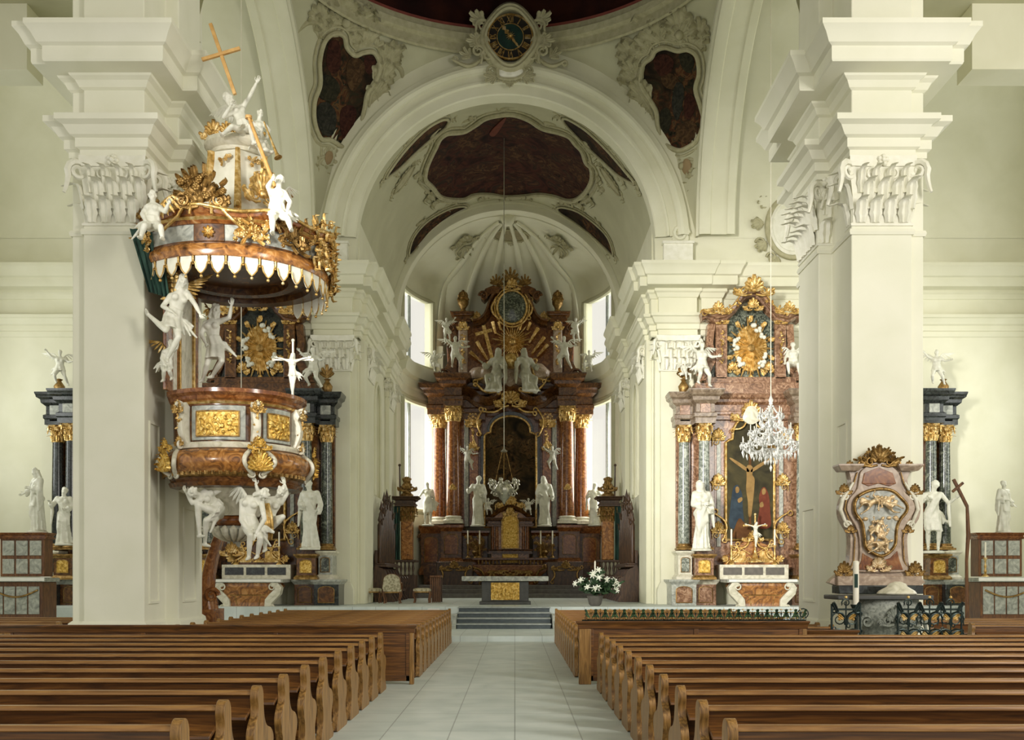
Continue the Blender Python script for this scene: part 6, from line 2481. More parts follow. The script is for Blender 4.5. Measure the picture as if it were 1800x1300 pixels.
# altar block and candle shelves in front
at = thing('altar_table', H.P(0, 1020, -2.2), 'broad dark carved altar table before the gilt tabernacle', 'altar')
b = MB()
b.box(H.X(-82), H.X(82), H.y - 2.0, H.y - 1.25, ZB, H.Z(992))
b.build('shelf_base', 'dark_red', at, bevel=.03)
b = MB()
for k in (-1, 1):
 for i in range(7):
  x = k * (16 + i * 6.2)
  b.lathe([(.05, 0), (.03, .05), (.055, .14), (.03, .22), (.05, .27)], H.P(x, 992, -2.05), 8)
b.build('baluster', 'old_gold', at, smooth=50)
b = MB()
H.box(b, -64, 64, 981, 985, -2.2, -1.3)
b.build('shelf', 'dark_red', at, bevel=.02)
rings = []
for t, k in ((0, .7), (.2, .72), (.5, .86), (.75, 1), (.85, 1), (1, 1.05)):
 z = ZB + (H.Z(994) - ZB) * t
 rings.append([(H.X(-62 * k), H.y - 2.2 - .8 * k, z), (H.X(62 * k), H.y - 2.2 - .8 * k, z), (H.X(62 * k), H.y - 1.9, z), (H.X(-62 * k), H.y - 1.9, z)])
MB().loft(rings).build('body', 'red_marble', at, bevel=.03)
b = MB()
for k in (-1, 1):
 b.cscroll(H.P(k * 60, 998, -3.05), H.P(k * 46, 1022, -3.0), FN, -.3 * k, .05, .16)
 b.spray(H.P(k * 30, 1004, -3.1), UX, UZ, FN, 4, .4, .12, -PI * .9, -PI * .1)
b.crest(H.P(0, 1004, -3.08), UX, -UZ, FN, 1.4, .5, .04)
b.build('gilt_ornament', 'old_gold', at, smooth=60)
for k in (-1, 1):
 for j, (dx, py) in enumerate(((72, 968), (52, 968))):
  candlestick(H.P(k * dx, 981, -1.6), .0 + (981 - 934) * H.u, 'tall %s candlestick with a white candle on the high altar, %s side' % ('outer' if j == 0 else 'inner', 'chandelier' if k > 0 else 'pulpit'), 'old_gold', .5)
 b = MB()
 rnd = random.Random(7 + k)
 p0 = H.P(k * 58, 981, -1.3)
 b.lathe([(.2, 0), (.12, .1), (.25, .3), (.18, .4)], p0, 12)
 o = solo(b, 'flower_vase', 'old_gold', 'gilt vase with a carved bouquet on the high altar, %s side' % ('chandelier' if k > 0 else 'pulpit'), 'vase')
 g = MB()
 for i in range(26):
  g.bud(p0 + V((rnd.uniform(-.55, .55), rnd.uniform(-.15, .2), .4 + rnd.random() * .75)), rnd.uniform(.06, .12), 5)
  g.tube([p0 + UZ * .38, p0 + V((rnd.uniform(-.5, .5), rnd.uniform(-.1, .1), .5 + rnd.random() * .5))], .012, 4)
 sub(g, 'bouquet', 'old_gold', o)
 # carved dark chests beside the altar table
 b = MB()
 b.box(H.X(k * 92) - .9, H.X(k * 92) + .9, 50.6, 51.4, ZC + .2, ZC + 1.75)
 o = b.build('carved_chest', 'dark_wood', None, bevel=.04, origin=(H.X(k * 92), 51, ZC + .2))
 tag(o, 'dark carved chest on the altar steps, %s side' % ('chandelier' if k > 0 else 'pulpit'), 'chest')
 g = MB()
 p = V((H.X(k * 92), 50.55, ZC + 1.35))
 g.crest(p, UX, UZ, FN, 1.5, .5, .04)
 for q in (-1, 1):
  g.cscroll(p + V((q * .75, 0, -.6)), p + V((q * .7, 0, .1)), FN, .25 * q, .04, .15)
 sub(g, 'gilt_carving', 'old_gold', o, smooth=60)
# statues on the high altar
saint(840, 838, 925, 52.6, 'staff', 'white bishop statue beside the high altar painting, pulpit side', .1, 11, vox=.03)
saint(957, 838, 925, 52.6, 'book', 'white robed statue beside the high altar painting, chandelier side', -.1, 12, vox=.03)
saint(752, 848, 924, 53.2, 'gest', 'white statue with an outstretched arm at the outer column of the high altar, pulpit side', .35, 13, vox=.03, bare=True)
saint(1044, 850, 924, 53.2, 'point', 'white statue with raised hands at the outer column of the high altar, chandelier side', -.35, 14, vox=.03)
# mitres
# two seated figures in the clouds
for (px, k, lb) in ((874, 1, 'pale robed figure in the clouds beside the large gilt cross'), (923, -1, 'pale robed figure in the clouds under the gilt beams')):
 J, s = stand(2.9, W(px, 672, 53.5), k * -.5, dict(knL=(-.16, -.42, .86), anL=(-.12, -.36, .42), knR=(.18, -.4, .8), anR=(.2, -.25, .38), elL=(-.34, -.06, 1.2), haL=(-.4, -.24, 1.32), elR=(.32, -.06, 1.2), haR=(.3, -.3, 1.2), hed=(k * .05, -.04, 1.645)))
 off = W(px, 658, 53.1) - J['pel']
 J = {q: v + off for q, v in J.items()}
 f = figure(J, s, robe=dict(flare=.12, z=(J['anL'].z + J['anR'].z) / 2, folds=9), mantle='R' if k > 0 else 'L', beard=True, hair='long', seed=20 + k, vox=.03)
 statue(f, lb, 'cloud')
b = MB().ball(W(898, 634, 53.2), .42, 20, 12)
o = solo(b, 'gilt_globe', 'gold', 'round gilt globe between the two figures in the clouds', 'globe', smooth=70)
b = MB().tube([W(898, 634, 53.2) + V((.43 * math.cos(a), -.02, .43 * math.sin(a) * .35)) for a in [2 * PI * i / 24 for i in range(25)]], .03, 5)
sub(b, 'band', 'old_gold', o)
# slanting gilt cross
A, B_ = W(850, 572, 53.3), W(866, 634, 53.3)
b = MB()
d = (B_ - A).normalized()
q = d.cross(UY)
def bar(b, A, B_, w):
 d = (B_ - A).normalized()
 q = d.cross(UY).normalized()
 return b.loft([[P + q * w + FN * w, P - q * w + FN * w, P - q * w - FN * w, P + q * w - FN * w] for P in (A, B_)])
bar(b, A, B_, .09)
bar(b, W(836, 588, 53.3), W(865, 580, 53.3), .08)
solo(b, 'gilt_cross', 'gold', 'large slanting gilt cross in the burst of rays above the high altar', 'cross')
for (px, py, Hh, pose, fc, lb, sd) in ((800, 622, 1.9, 'fly', .3, 'white angel on the high altar cornice under the slanting cross', 31), (992, 622, 1.9, 'fly', -.3, 'white angel on the high altar cornice under the gilt beams', 32),
                                   (764, 640, 1.5, 'sit', .4, 'white angel at the far end of the high altar cornice, pulpit side', 33), (1036, 640, 1.5, 'sit', -.4, 'white angel at the far end of the high altar cornice, chandelier side', 34),
                                   (785, 580, 1.3, 'point', .2, 'small white angel beside the attic volute, pulpit side', 35), (1012, 580, 1.3, 'point', -.2, 'small white angel beside the attic volute, chandelier side', 36),
                                   (822, 806, 1.4, 'fly', .2, 'small cherub on the pilaster above the bishop statue', 37), (971, 806, 1.4, 'fly', -.2, 'small cherub on the pilaster above the bare-headed statue', 38),
                                   (858, 894, 1.15, 'sit', .2, 'little cherub seated on the tabernacle, pulpit side', 39), (929, 894, 1.15, 'sit', -.2, 'little cherub seated on the tabernacle, chandelier side', 40)):
 putto(W(px, py, 53.3 if py < 700 or py > 850 else 54.2), Hh, lb, pose, fc, sd, vox=.045)
# ------------------------------------------------------------------ pulpit
PX, PY = -6.08, 22.3

def pp(r, a, z):
 """point of the pulpit at radius r, angle a (degrees from the camera side towards the aisle), height z"""
 return V((PX + r * math.sin(rad(a)), PY - r * math.cos(rad(a)), z))

def clamp(b, x0=-7.285, y0=20.97):
 b.v = [(max(p[0], x0), p[1], p[2]) if p[1] > y0 else p for p in b.v]
 return b

def ringp(prof, seg=64, c=None, cap=True):
 b = MB().lathe(prof, (PX, PY, 0), seg, cap=cap)
 return clamp(b)

def patch(r, a0, a1, z0, z1, t, n=10, prof=None):
 """curved slab on the drum between two angles; prof(z fraction) -> extra radius"""
 b = MB()
 prof = prof or (lambda q: 0)
 m = 6
 rows = []
 for i in range(m + 1):
  z = z0 + (z1 - z0) * i / m
  e = prof(i / m)
  rows.append([pp(r + e + t, a0 + (a1 - a0) * j / n, z) for j in range(n + 1)] + [pp(r + e, a1 - (a1 - a0) * j / n, z) for j in range(n + 1)])
 b.loft(rows)
 return b

def loop_on(r, a0, a1, z0, z1, inset=0., n=8, cut=.0):
 pts = [pp(r, a0 + (a1 - a0) * j / n, z0) for j in range(n + 1)]
 pts += [pp(r, a1, z0 + (z1 - z0) * j / 4) for j in range(1, 5)]
 pts += [pp(r, a1 - (a1 - a0) * j / n, z1 + cut * math.sin(PI * j / n)) for j in range(1, n + 1)]
 pts += [pp(r, a0, z1 - (z1 - z0) * j / 4) for j in range(1, 5)]
 return pts

pu = thing('pulpit', (PX, PY, 2.4), 'ornate red-brown and gold baroque pulpit hanging on the pier', 'pulpit')
ringp([(1.28, 4.6), (1.3, 5.5), (1.25, 5.55)]).build('body', 'dark_red', pu, smooth=40)
ringp([(1.25, 5.4), (1.34, 5.44), (1.34, 5.5), (1.42, 5.56), (1.44, 5.62), (1.52, 5.68), (1.52, 5.76), (1.2, 5.78)]).build('rail', 'red_marble', pu, smooth=30)
ringp([(1.36, 5.46), (1.39, 5.5), (1.36, 5.53)], cap=False).build('gilt_bead', 'gold', pu)
ringp([(1.25, 4.52), (1.42, 4.56), (1.44, 4.62), (1.38, 4.68), (1.26, 4.7)]).build('lower_moulding', 'cream_marble', pu, smooth=30)
for a0, a1 in ((-26, 24), (40, 74), (90, 124)):
 p = patch(1.28, a0, a1, 4.72, 5.43, .05)
 o = p.build('panel_frame', 'grey_marble', pu, smooth=35, bevel=.012)
 da = (a1 - a0) * .13
 patch(1.33, a0 + da, a1 - da, 4.81, 5.3, .02).build('gilt_relief', 'relief_gold', o, smooth=35)
 b = MB()
 rnd = random.Random(int(a0) + 50)
 am, w_ = (a0 + a1) / 2, (a1 - a0) * .34
 for i in range(46):
  aa, zz = am + rnd.uniform(-1, 1) * w_, 4.84 + rnd.random() * .42
  q = pp(1.355, aa, zz)
  nn = (pp(1.5, aa, zz) - q).normalized()
  b.ball(q, rnd.uniform(.02, .05), 6, 4, (1, .7, rnd.uniform(1, 2)), Matrix.Rotation(rnd.uniform(-1, 1), 3, nn))
 remesh(b, .012, 1).build('relief_scene', 'relief_gold', o, smooth=70, ns=False)
 lp = loop_on(1.345, a0 + da * .9, a1 - da * .9, 4.8, 5.31)
 MB().tube(lp + [lp[0]], .02, 6).build('gilt_moulding', 'old_gold', o)
for a in (-33, 32, 82, 132):
 b = MB()
 rows = []
 for i in range(13):
  t = i / 12
  z = 4.55 + .95 * t
  r = 1.4 + .1 * math.sin(PI * (t * 1.5 - .25)) + (.08 if t > .8 else 0)
  w = 4.2 - 1.2 * math.sin(PI * t)
  rows.append([pp(1.27, a - w, z), pp(r, a - w, z), pp(r + .03, a, z), pp(r, a + w, z), pp(1.27, a + w, z)])
 b.loft(rows)
 n = (pp(2, a, 0) - pp(1, a, 0)).normalized()
 t = n.cross(UZ)
 b.scroll(pp(1.48, a, 5.42), n, UZ, .09, 1.4, .035, 1)
 b.scroll(pp(1.46, a, 4.62), n, UZ, .09, 1.4, .035, -1)
 o = b.build('volute_pilaster', 'cream_marble', pu, smooth=45)
 g = MB()
 g.crest(pp(1.53, a, 5.3), t, UZ, n, .26, .26, .018)
 g.garland([pp(1.52, a, 5.25), pp(1.48, a, 4.9)], .05, 1.0)
 g.crest(pp(1.5, a, 4.62), t, UZ, n, .24, .2, .016)
 g.build('gilding', 'gold', o, smooth=60)
# swelling belly
BEL = [(1.3, 3.95), (1.38, 4.0), (1.52, 4.08), (1.6, 4.2), (1.62, 4.3), (1.58, 4.42), (1.46, 4.52), (1.3, 4.56)]
ringp(BEL).build('belly', 'brown_marble', pu, smooth=60)
ringp([(1.1, 3.74), (1.4, 3.78), (1.44, 3.86), (1.38, 3.9), (1.42, 3.96), (1.3, 4.02)]).build('belly_moulding', 'dark_red', pu, smooth=30)
b = ringp([(1.4, 3.96), (1.47, 3.99), (1.5, 4.04), (1.44, 4.06)], cap=False)
for i in range(40):
 a = -75 + i * 5.6
 n = (pp(2, a, 0) - pp(1, a, 0)).normalized()
 b.leaf(pp(1.48, a, 4.0), UZ, n, .1, .14, .4, 2, .02, 5)
b.build('gilt_leaf_band', 'old_gold', pu, smooth=60)
for a in (-42, 32, 100):
 n = (pp(2, a, 0) - pp(1, a, 0)).normalized()
 t = UZ.cross(n)
 b = MB()
 for k in (-1, 1):
  pts = []
  for i in range(15):
   u_ = i / 14
   z = 4.02 + .52 * u_
   r = 1.36 + .3 * math.sin(PI * min(max((z - 3.95) / .63, 0), 1)) + .02
   pts.append(pp(r, a + k * (4 + 7 * math.sin(PI * u_)), z))
  b.tube(pts, .05, 7)
  b.scroll(pts[-1] + UZ * .02, t * k, UZ, .08, 1.4, .035, 1)
  b.scroll(pts[0], t * k, -UZ, .07, 1.4, .03, 1)
 o = b.build('belly_scroll', 'cream_marble', pu, smooth=60)
 g = MB()
 c = pp(1.66, a, 4.3)
 g.spray(c - UZ * .2, t, UZ, n, 9, .42, .1, .15, PI - .15)
 g.spray(c - UZ * .02, t, UZ, n, 7, .26, .08, .3, PI - .3)
 for j in range(14):
  g.bud(c + t * RR.uniform(-.16, .16) + UZ * RR.uniform(-.25, .2), .04, 5, n)
 g.crest(c + UZ * .22, t, UZ, n, .5, .26, .025)
 g.build('gilt_shell', 'relief_gold', o, smooth=60)
# underside, cushion, gadrooned vase and pendant
ringp([(.02, 3.2), (.5, 3.22), (.62, 3.4), (.9, 3.62), (1.2, 3.76), (.02, 3.77)], 48).build('underside', 'cream_marble', pu, smooth=50)
MB().lathe([(.2, 3.0), (.36, 3.01), (.43, 3.08), (.42, 3.16), (.36, 3.22), (.2, 3.24)], (PX, PY - .1, 0), 36).build('cushion', 'red_marble', pu, smooth=60)
MB().lathe([(.1, 2.5), (.13, 2.62), (.15, 2.68), (.28, 2.74), (.4, 2.84), (.44, 2.94), (.38, 3.0)], (PX, PY - .1, 0), 40).build('vase', 'grey_marble', pu, smooth=60)
for i in range(14):
 a = 2 * PI * i / 14
 d = V((math.cos(a), math.sin(a), 0))
 c = V((PX, PY - .1, 0))
 MB().tube([c + d * .4 + UZ * 2.99, c + d * .44 + UZ * 2.93, c + d * .39 + UZ * 2.84, c + d * .26 + UZ * 2.74, c + d * .16 + UZ * 2.68], [.03, .085, .075, .05, .02], 8).build('gadroon', 'cream_marble', pu, smooth=60)
b = MB().lathe([(.03, 2.28), (.1, 2.32), (.14, 2.42), (.2, 2.47), (.12, 2.55)], (PX, PY - .1, 0), 24)
b.crest(V((PX, PY - .3, 2.38)), UX, UZ, FN, .5, .3, .025)
b.build('gilt_pendant', 'gold', pu, smooth=60)
# back panel on the pier with red and pale strips
XB = -7.28
for (ya, yb, m, th) in ((21.2, 21.62, 'red_marble', .06), (21.62, 21.8, 'cream_marble', .09), (21.8, 22.0, 'red_marble', .06), (22.0, 22.08, 'gold', .1), (22.08, 22.95, 'cream_marble', .05), (22.95, 23.05, 'gold', .1), (23.05, 23.35, 'red_marble', .06), (23.35, 23.5, 'cream_marble', .08)):
 MB().box(XB - .01, XB + th, ya, yb, 5.79, 8.27).build('back_strip', m, pu, bevel=.012)

# ------------------------------------------------------------------ sounding board
cn = thing('pulpit_canopy', (PX, PY, 8.3), 'round gilded sounding board crowned with a white lantern above the pulpit', 'pulpit canopy')
ringp([(.02, 8.5), (1.1, 8.48), (1.12, 8.34), (1.3, 8.32), (1.32, 8.42), (1.6, 8.4), (1.62, 8.28), (1.95, 8.28), (1.95, 8.6), (.02, 8.6)]).build('soffit', 'dark_red', cn, smooth=30)
ringp([(1.9, 8.28), (1.99, 8.3), (2.02, 8.4), (2.0, 8.5), (1.94, 8.56)], cap=False).build('lower_ring', 'brown_marble', cn, smooth=50)
ringp([(1.85, 8.54), (1.94, 8.56), (1.96, 8.92), (1.85, 8.96)], cap=False).build('frieze', 'grey_marble', cn, smooth=40)
b = MB()
rows = []
seg = 96
for r, z, wv in ((1.86, 8.9, 0), (2.0, 8.92, 0), (2.04, 8.98, .02), (2.02, 9.04, .03), (2.1, 9.1, .06), (2.12, 9.18, .06), (2.02, 9.22, .05), (1.5, 9.3, 0), (.1, 9.6, 0)):
 rows.append([(PX + r * math.cos(2 * PI * j / seg), PY + r * math.sin(2 * PI * j / seg), z + wv * math.cos(8 * 2 * PI * j / seg + 1)) for j in range(seg)])
b.loft(rows)
clamp(b).build('upper_cornice', 'red_marble', cn, smooth=35)
ringp([(2.03, 8.98), (2.08, 9.03), (2.03, 9.07)], cap=False).build('gilt_bead', 'gold', cn)
b = MB().tube([pp(2.13, a, 9.2 + .06 * math.cos(8 * rad(a - 90) + 1)) for a in range(-58, 150, 4)], .04, 7)
b.build('gilt_edge', 'gold', cn, smooth=60)
for i in range(23):
 a = -62 + i * 9.6
 n = (pp(2, a, 0) - pp(1, a, 0)).normalized()
 t = UZ.cross(n)
 c = pp(1.96, a, 8.3)
 w, h = .125, .36
 ol = [(-w, 0), (w, 0), (w * 1.05, -h * .35), (w * .8, -h * .7), (w * .3, -h * .93), (0, -h), (-w * .3, -h * .93), (-w * .8, -h * .7), (-w * 1.05, -h * .35)]
 b = MB().slab(ol, c, t, UZ, -n, .025)
 o = b.build('lambrequin', 'white_stucco', cn, bevel=.006)
 e = c + n * .012
 g = MB().tube([e + t * x + UZ * z for x, z in ol[2:]] , .014, 5)
 g.ball(c + UZ * -(h + .05), .035, 8, 6)
 g.tube([c + t * .16 - UZ * .0, c + t * .16 - UZ * .13], .02, 5)
 g.ball(c + t * .16 - UZ * .16, .026, 6, 5)
 g.build('gilt_border', 'gold', o, smooth=60)
# frieze medallion, garlands and gilt clusters
n0 = FN
m = patch(1.95, -9, 9, 8.57, 8.93, .03)
o = m.build('medallion', 'dark_red', cn, bevel=.015)
b = MB()
for i in range(8):
 aa = 2 * PI * i / 8
 b.leaf(pp(1.99, 0, 8.75), V((math.cos(aa), 0, math.sin(aa))), FN, .07, .13, .3, 2, .02, 5)
b.bud(pp(2.0, 0, 8.75), .06, 6)
b.build('gilt_rosette', 'gold', o, smooth=60)

def cluster(a, z, w, h, seed, r=2.05, n_=26):
 rnd = random.Random(seed)
 n = (pp(2, a, 0) - pp(1, a, 0)).normalized()
 t = UZ.cross(n)
 b = MB()
 c = pp(r, a, z)
 for i in range(n_):
  q = c + t * rnd.uniform(-.5, .5) * w + UZ * rnd.uniform(-.5, .5) * h + n * rnd.uniform(-.05, .1)
  if rnd.random() < .5:
   b.bud(q, rnd.uniform(.04, .08), 5, n)
  else:
   aa = rnd.uniform(0, 2 * PI)
   b.leaf(q, t * math.cos(aa) + UZ * math.sin(aa), n, .09, .2, .5, 2, .02, 5)
 b.crest(c - UZ * h * .3, t, UZ, n, w, h * .7, .03)
 return clamp(b, -7.27, 20.99)

for (a, z, w, h, sd, nm) in ((-46, 8.8, .55, .5, 1, 26), (24, 8.82, .7, .45, 2, 30), (50, 8.86, .8, .55, 3, 34), (78, 8.75, .9, .7, 4, 40), (102, 8.6, .8, .8, 5, 36), (122, 8.5, .7, .7, 6, 30), (72, 9.25, .9, .4, 7, 26), (98, 9.3, .9, .5, 8, 30), (-40, 9.3, .6, .4, 9, 20)):
 cluster(a, z, w, h, sd, n_=nm).build('gilt_flower_cluster', 'gold' if sd % 3 else 'old_gold', cn, smooth=60)
b = MB()
c = pp(2.1, -3, 9.3)
b.crest(c - UZ * .08, UX, UZ, FN, 1.1, .65, .04)
rnd = random.Random(5)
for i in range(60):
 a = rnd.uniform(0, PI)
 q = rnd.random() ** .5
 p = c + V((.5 * q * math.cos(a), rnd.uniform(-.12, .1), .1 + .48 * q * math.sin(a)))
 if i % 2:
  b.bud(p, rnd.uniform(.05, .085), 6)
 else:
  b.leaf(p, V((math.cos(a), -.2, math.sin(a))), FN, .1, .2, .6, 2, .02, 5)
for k in (-1, 1):
 b.scroll(c + V((k * .36, -.03, .02)), UX, UZ, .13, 1.5, .04, k)
b.build('flower_basket', 'old_gold', cn, smooth=60)
for k, a1_ in ((-1, -28), (1, 20)):
 b = MB().tube([c + V((k * .3, -.02, .0)), pp(2.14, a1_ * .55, 9.05), pp(2.1, a1_ * .85, 8.88), pp(2.08, a1_, 8.8)], .035, 6)
 b.tube([c + V((k * .2, -.02, -.02)), c + V((k * .22, -.04, -.25))], .03, 6)
 b.build('gilt_ribbon', 'gold', cn, smooth=60)
# lantern: bell-shaped with curved gilt ribs
LX, LY = PX + .1, PY - .2
def bell(t):
 return 1.12 - .52 * math.sin(t * PI / 2), 9.3 + 1.6 * t
b = MB()
rows = []
for i in range(13):
 r, z = bell(i / 12)
 rows.append([(LX + r * math.cos(2 * PI * (j + .75) / 6), LY + r * math.sin(2 * PI * (j + .75) / 6), z) for j in range(6)])
b.loft(rows)
clamp(b).build('lantern', 'white_stucco', cn, smooth=30)
for j in range(6):
 a = 2 * PI * (j + .75) / 6
 d = V((math.cos(a), math.sin(a), 0))
 t = V((-d.y, d.x, 0))
 pts = []
 rows = []
 for i in range(13):
  r, z = bell(i / 12)
  p = V((LX, LY, z)) + d * (r + .02)
  w = .05 + .03 * (1 - i / 12)
  rows.append([p - t * w - d * .05, p - t * w + d * .06, p + d * .09, p + t * w + d * .06, p + t * w - d * .05])
 b = MB().loft(rows)
 b.scroll(V((LX, LY, 9.45)) + d * 1.14, d, UZ, .14, 1.4, .05, 1)
 clamp(b)
 o = b.build('lantern_rib', 'gold', cn, smooth=45)
 if a > PI:
  m_ = a + PI / 6
  d2 = V((math.cos(m_), math.sin(m_), 0))
  t2 = d2.cross(UZ)
  g = MB().garland([V((LX, LY, 10.75)) + d2 * .62 - t2 * .15, V((LX, LY, 10.62)) + d2 * .64, V((LX, LY, 10.75)) + d2 * .62 + t2 * .15], .07, .8, N=d2)
  g.crest(V((LX, LY, 9.75)) + d2 * .98, -t2, UZ, d2, .7, .7, .03) if j in (4, 5) else None
  g.build('gilt_festoon', 'gold', cn, smooth=60)
MB().lathe([(.5, 10.9), (.56, 10.92), (.56, 11.0), (.64, 11.04), (.7, 11.12), (.7, 11.2), (.4, 11.24)], (LX, LY, 0), 40).build('lantern_cornice', 'cream_marble', cn, smooth=30)
MB().lathe([(.42, 11.2), (.4, 11.3), (.46, 11.36), (.3, 11.5), (.04, 11.58)], (LX, LY, 0), 24).build('lantern_cap', 'red_marble', cn, smooth=40)
b = MB()
for k, dx in ((-1, -.4), (1, .4)):
 b.crest(V((LX + dx, LY - .4, 11.2)), UX, UZ, FN, .5, .4, .03)
b.crest(V((LX - .1, LY - .5, 11.22)), UX, UZ, FN, .6, .3, .03)
b.build('gilt_crest', 'gold', cn, smooth=60)
# dark green curtain hanging from the back of the sounding board
b = MB()
rows = []
for i in range(13):
 t = i / 12
 z = 8.98 - 1.4 * t
 row = []
 for j in range(15):
  u_ = j / 14
  x = -7.82 + .62 * u_ + .2 * t * (1 - u_)
  y = 20.86 - .05 * math.cos(u_ * 5 * 2 * PI + t * 1.5) * (.5 + .5 * t) - .05
  row.append((x + .18 * t, y, z - .25 * u_ * (1 - t) * 0 + .3 * (1 - u_) * t * .4))
 back = [(p[0], p[1] + .03, p[2]) for p in reversed(row)]
 rows.append(row + back)
b.loft(rows)
solo(b, 'curtain', 'green_drape', 'dark green cloth hanging at the corner of the pier under the sounding board', 'curtain', smooth=70)

# ------------------------------------------------------------------ figures of the pulpit
def pxfig(d, s, pts, label, name='statue', cat='statue', wings=None, **kw):
 J = pxjoints(d, s, pts)
 f = figure(J, s, **kw)
 o = statue(f, label, kw.pop('m', 'statue') if False else 'statue', cat, name)
 return o, J

o, J1 = pxfig(21.5, .92, dict(hed=(402, 172, -.05), nek=(409, 185), che=(418, 197), wai=(425, 212), pel=(431, 226), shL=(406, 199, -.12), shR=(427, 188, .08), elL=(393, 206, -.2), haL=(405, 186, -.3), elR=(440, 167, 0), haR=(451, 145, -.05),
                                 hiL=(426, 230, -.08), hiR=(437, 230, .08), knL=(408, 222, -.38), anL=(390, 238, -.2), knR=(440, 222, -.42), anR=(446, 252, -.25)),
              'white angel flinging up an arm on top of the sounding board', seed=41, skirt=.45, hair='long', vox=.016, look=V((.3, -.6, .8)), curl=.35)
sub(wing(J1['che'] + V((-.1, .12, .05)), V((-.7, .5, .25)), UZ, FN, .5), 'wing', 'statue', o, smooth=40)
o, J = pxfig(21.7, .72, dict(hed=(457, 201), nek=(455, 212), che=(453, 222), wai=(453, 233), pel=(454, 244), shL=(444, 219, 0), shR=(463, 218, 0), elL=(441, 232, -.15), haL=(452, 240, -.2), elR=(473, 228, -.1), haR=(470, 240, -.2),
        hiL=(450, 247), hiR=(460, 247), knL=(456, 258, -.3), anL=(462, 276, -.15), knR=(466, 262, -.25), anR=(478, 268, -.1)),
             'small white angel blowing a gilt trumpet beside the top angel', 'putto', 'putto', seed=42, skirt=.35, fat=1.2, vox=.018, look=V((.4, -.6, -.4)))
b = MB()
A, B_ = W(464, 214, 21.4), W(489, 277, 21.3)
b.tube([A, A.lerp(B_, .5), A.lerp(B_, .85), A.lerp(B_, .95), B_], [.018, .022, .03, .05, .09], 10)
sub(b, 'trumpet', 'gold', o)
# cross and lance
b = MB()
bar(b, W(370, 42, 21.0), W(413, 166, 21.0), .036)
bar(b, W(355, 105, 20.98), W(422, 85, 20.98), .034)
o = solo(b, 'wooden_cross', 'wood_cross', 'long golden cross slanting up from the angel on the sounding board', 'cross', bevel=.008)
b = MB().tube([W(436, 203, 21.0), W(484, 329, 20.7)], [.034, .042], 8)
b.lathe([(.07, -.03), (.07, .03)], W(437, 206, 21.0), 10)
solo(b, 'gilt_staff', 'wood_cross', 'golden staff leaning from the lantern down to the seated cherub', 'staff', smooth=50)
o, J = pxfig(20.6, .9, dict(hed=(491, 318, 0), nek=(490, 330), che=(488, 343), wai=(487, 358), pel=(487, 374), shL=(477, 340), shR=(500, 340), elL=(471, 328, -.1), haL=(478, 316, -.2), elR=(510, 355, -.1), haR=(505, 372, -.25),
                              hiL=(481, 377), hiR=(493, 377), knL=(479, 386, -.42), anL=(479, 410, -.4), knR=(506, 384, -.35), anR=(512, 404, -.3)),
             'white cherub seated on the rim of the sounding board, aisle side', 'putto', 'putto', seed=43, skirt=.4, fat=1.18, vox=.016, look=V((-.4, -.8, .1)))
sub(wing(J['che'] + V((.08, .12, .05)), V((.3, .8, .5)), UZ, FN, .4, 2, 8), 'wing', 'statue', o, smooth=40)
o, J = pxfig(19.95, .83, dict(hed=(268, 345), nek=(269, 356), che=(269, 367), wai=(268, 381), pel=(267, 394), shL=(258, 365), shR=(281, 365), elL=(250, 376, -.1), haL=(256, 388, -.2), elR=(290, 372, -.1), haR=(296, 358, -.2),
                              hiL=(262, 397), hiR=(274, 397), knL=(254, 396, -.4), anL=(247, 418, -.35), knR=(282, 398, -.35), anR=(286, 420, -.3)),
             'white cherub seated on the rim of the sounding board, against the pier', 'putto', 'putto', seed=44, skirt=.4, fat=1.18, vox=.018)
sub(wing(J['che'] + V((.08, .1, .05)), V((.8, .3, .5)), UZ, FN, .5, 2, 8), 'wing', 'gold', o, label='gilt wing', smooth=40)
o, J = pxfig(20.75, 1.0, dict(hed=(322, 494, -.05), nek=(319, 508), che=(314, 525), wai=(309, 543), pel=(303, 560), shL=(300, 520, -.08), shR=(330, 516, .08), elL=(286, 538, -.15), haL=(303, 548, -.3), elR=(343, 535, -.1), haR=(352, 552, -.2),
                              hiL=(297, 563), hiR=(309, 565), knL=(291, 580, -.38), anL=(259, 551, -.1), knR=(314, 592, -.3), anR=(293, 632, -.15)),
             'white angel with golden wings flying beside the pulpit pier', 'angel', 'angel', seed=45, skirt=.6, hair='long', vox=.015, look=V((.4, -.7, -.1)))
sub(wing(J['che'] + V((-.08, .12, .08)), V((-.45, .3, .85)), V((.9, 0, .45)), FN, .78), 'wing', 'gold', o, label='golden feathered wing', smooth=40)
sub(wing(J['che'] + V((.06, .14, .05)), V((.5, .4, .75)), V((-.6, 0, .5)), FN, .5), 'wing', 'gold', o, label='golden feathered wing', smooth=40)
o, J = pxfig(21.1, .62, dict(hed=(300, 604), nek=(298, 612), che=(296, 620), wai=(294, 630), pel=(292, 640), shL=(288, 618), shR=(304, 618), elL=(284, 630, -.1), haL=(290, 640, -.15), elR=(310, 612, -.1), haR=(314, 600, -.1),
                              hiL=(288, 643), hiR=(296, 643), knL=(288, 652, -.15), anL=(287, 668), knR=(298, 652, -.15), anR=(302, 664)),
             'little white cherub with gilt wings clinging to the pulpit back panel', 'putto', 'putto', seed=46, skirt=.4, fat=1.2, vox=.02)
sub(wing(J['che'] + V((-.04, .06, .03)), V((-.7, .2, .5)), UZ, FN, .35, 2, 7), 'wing', 'gold', o, label='gilt wing', smooth=40)
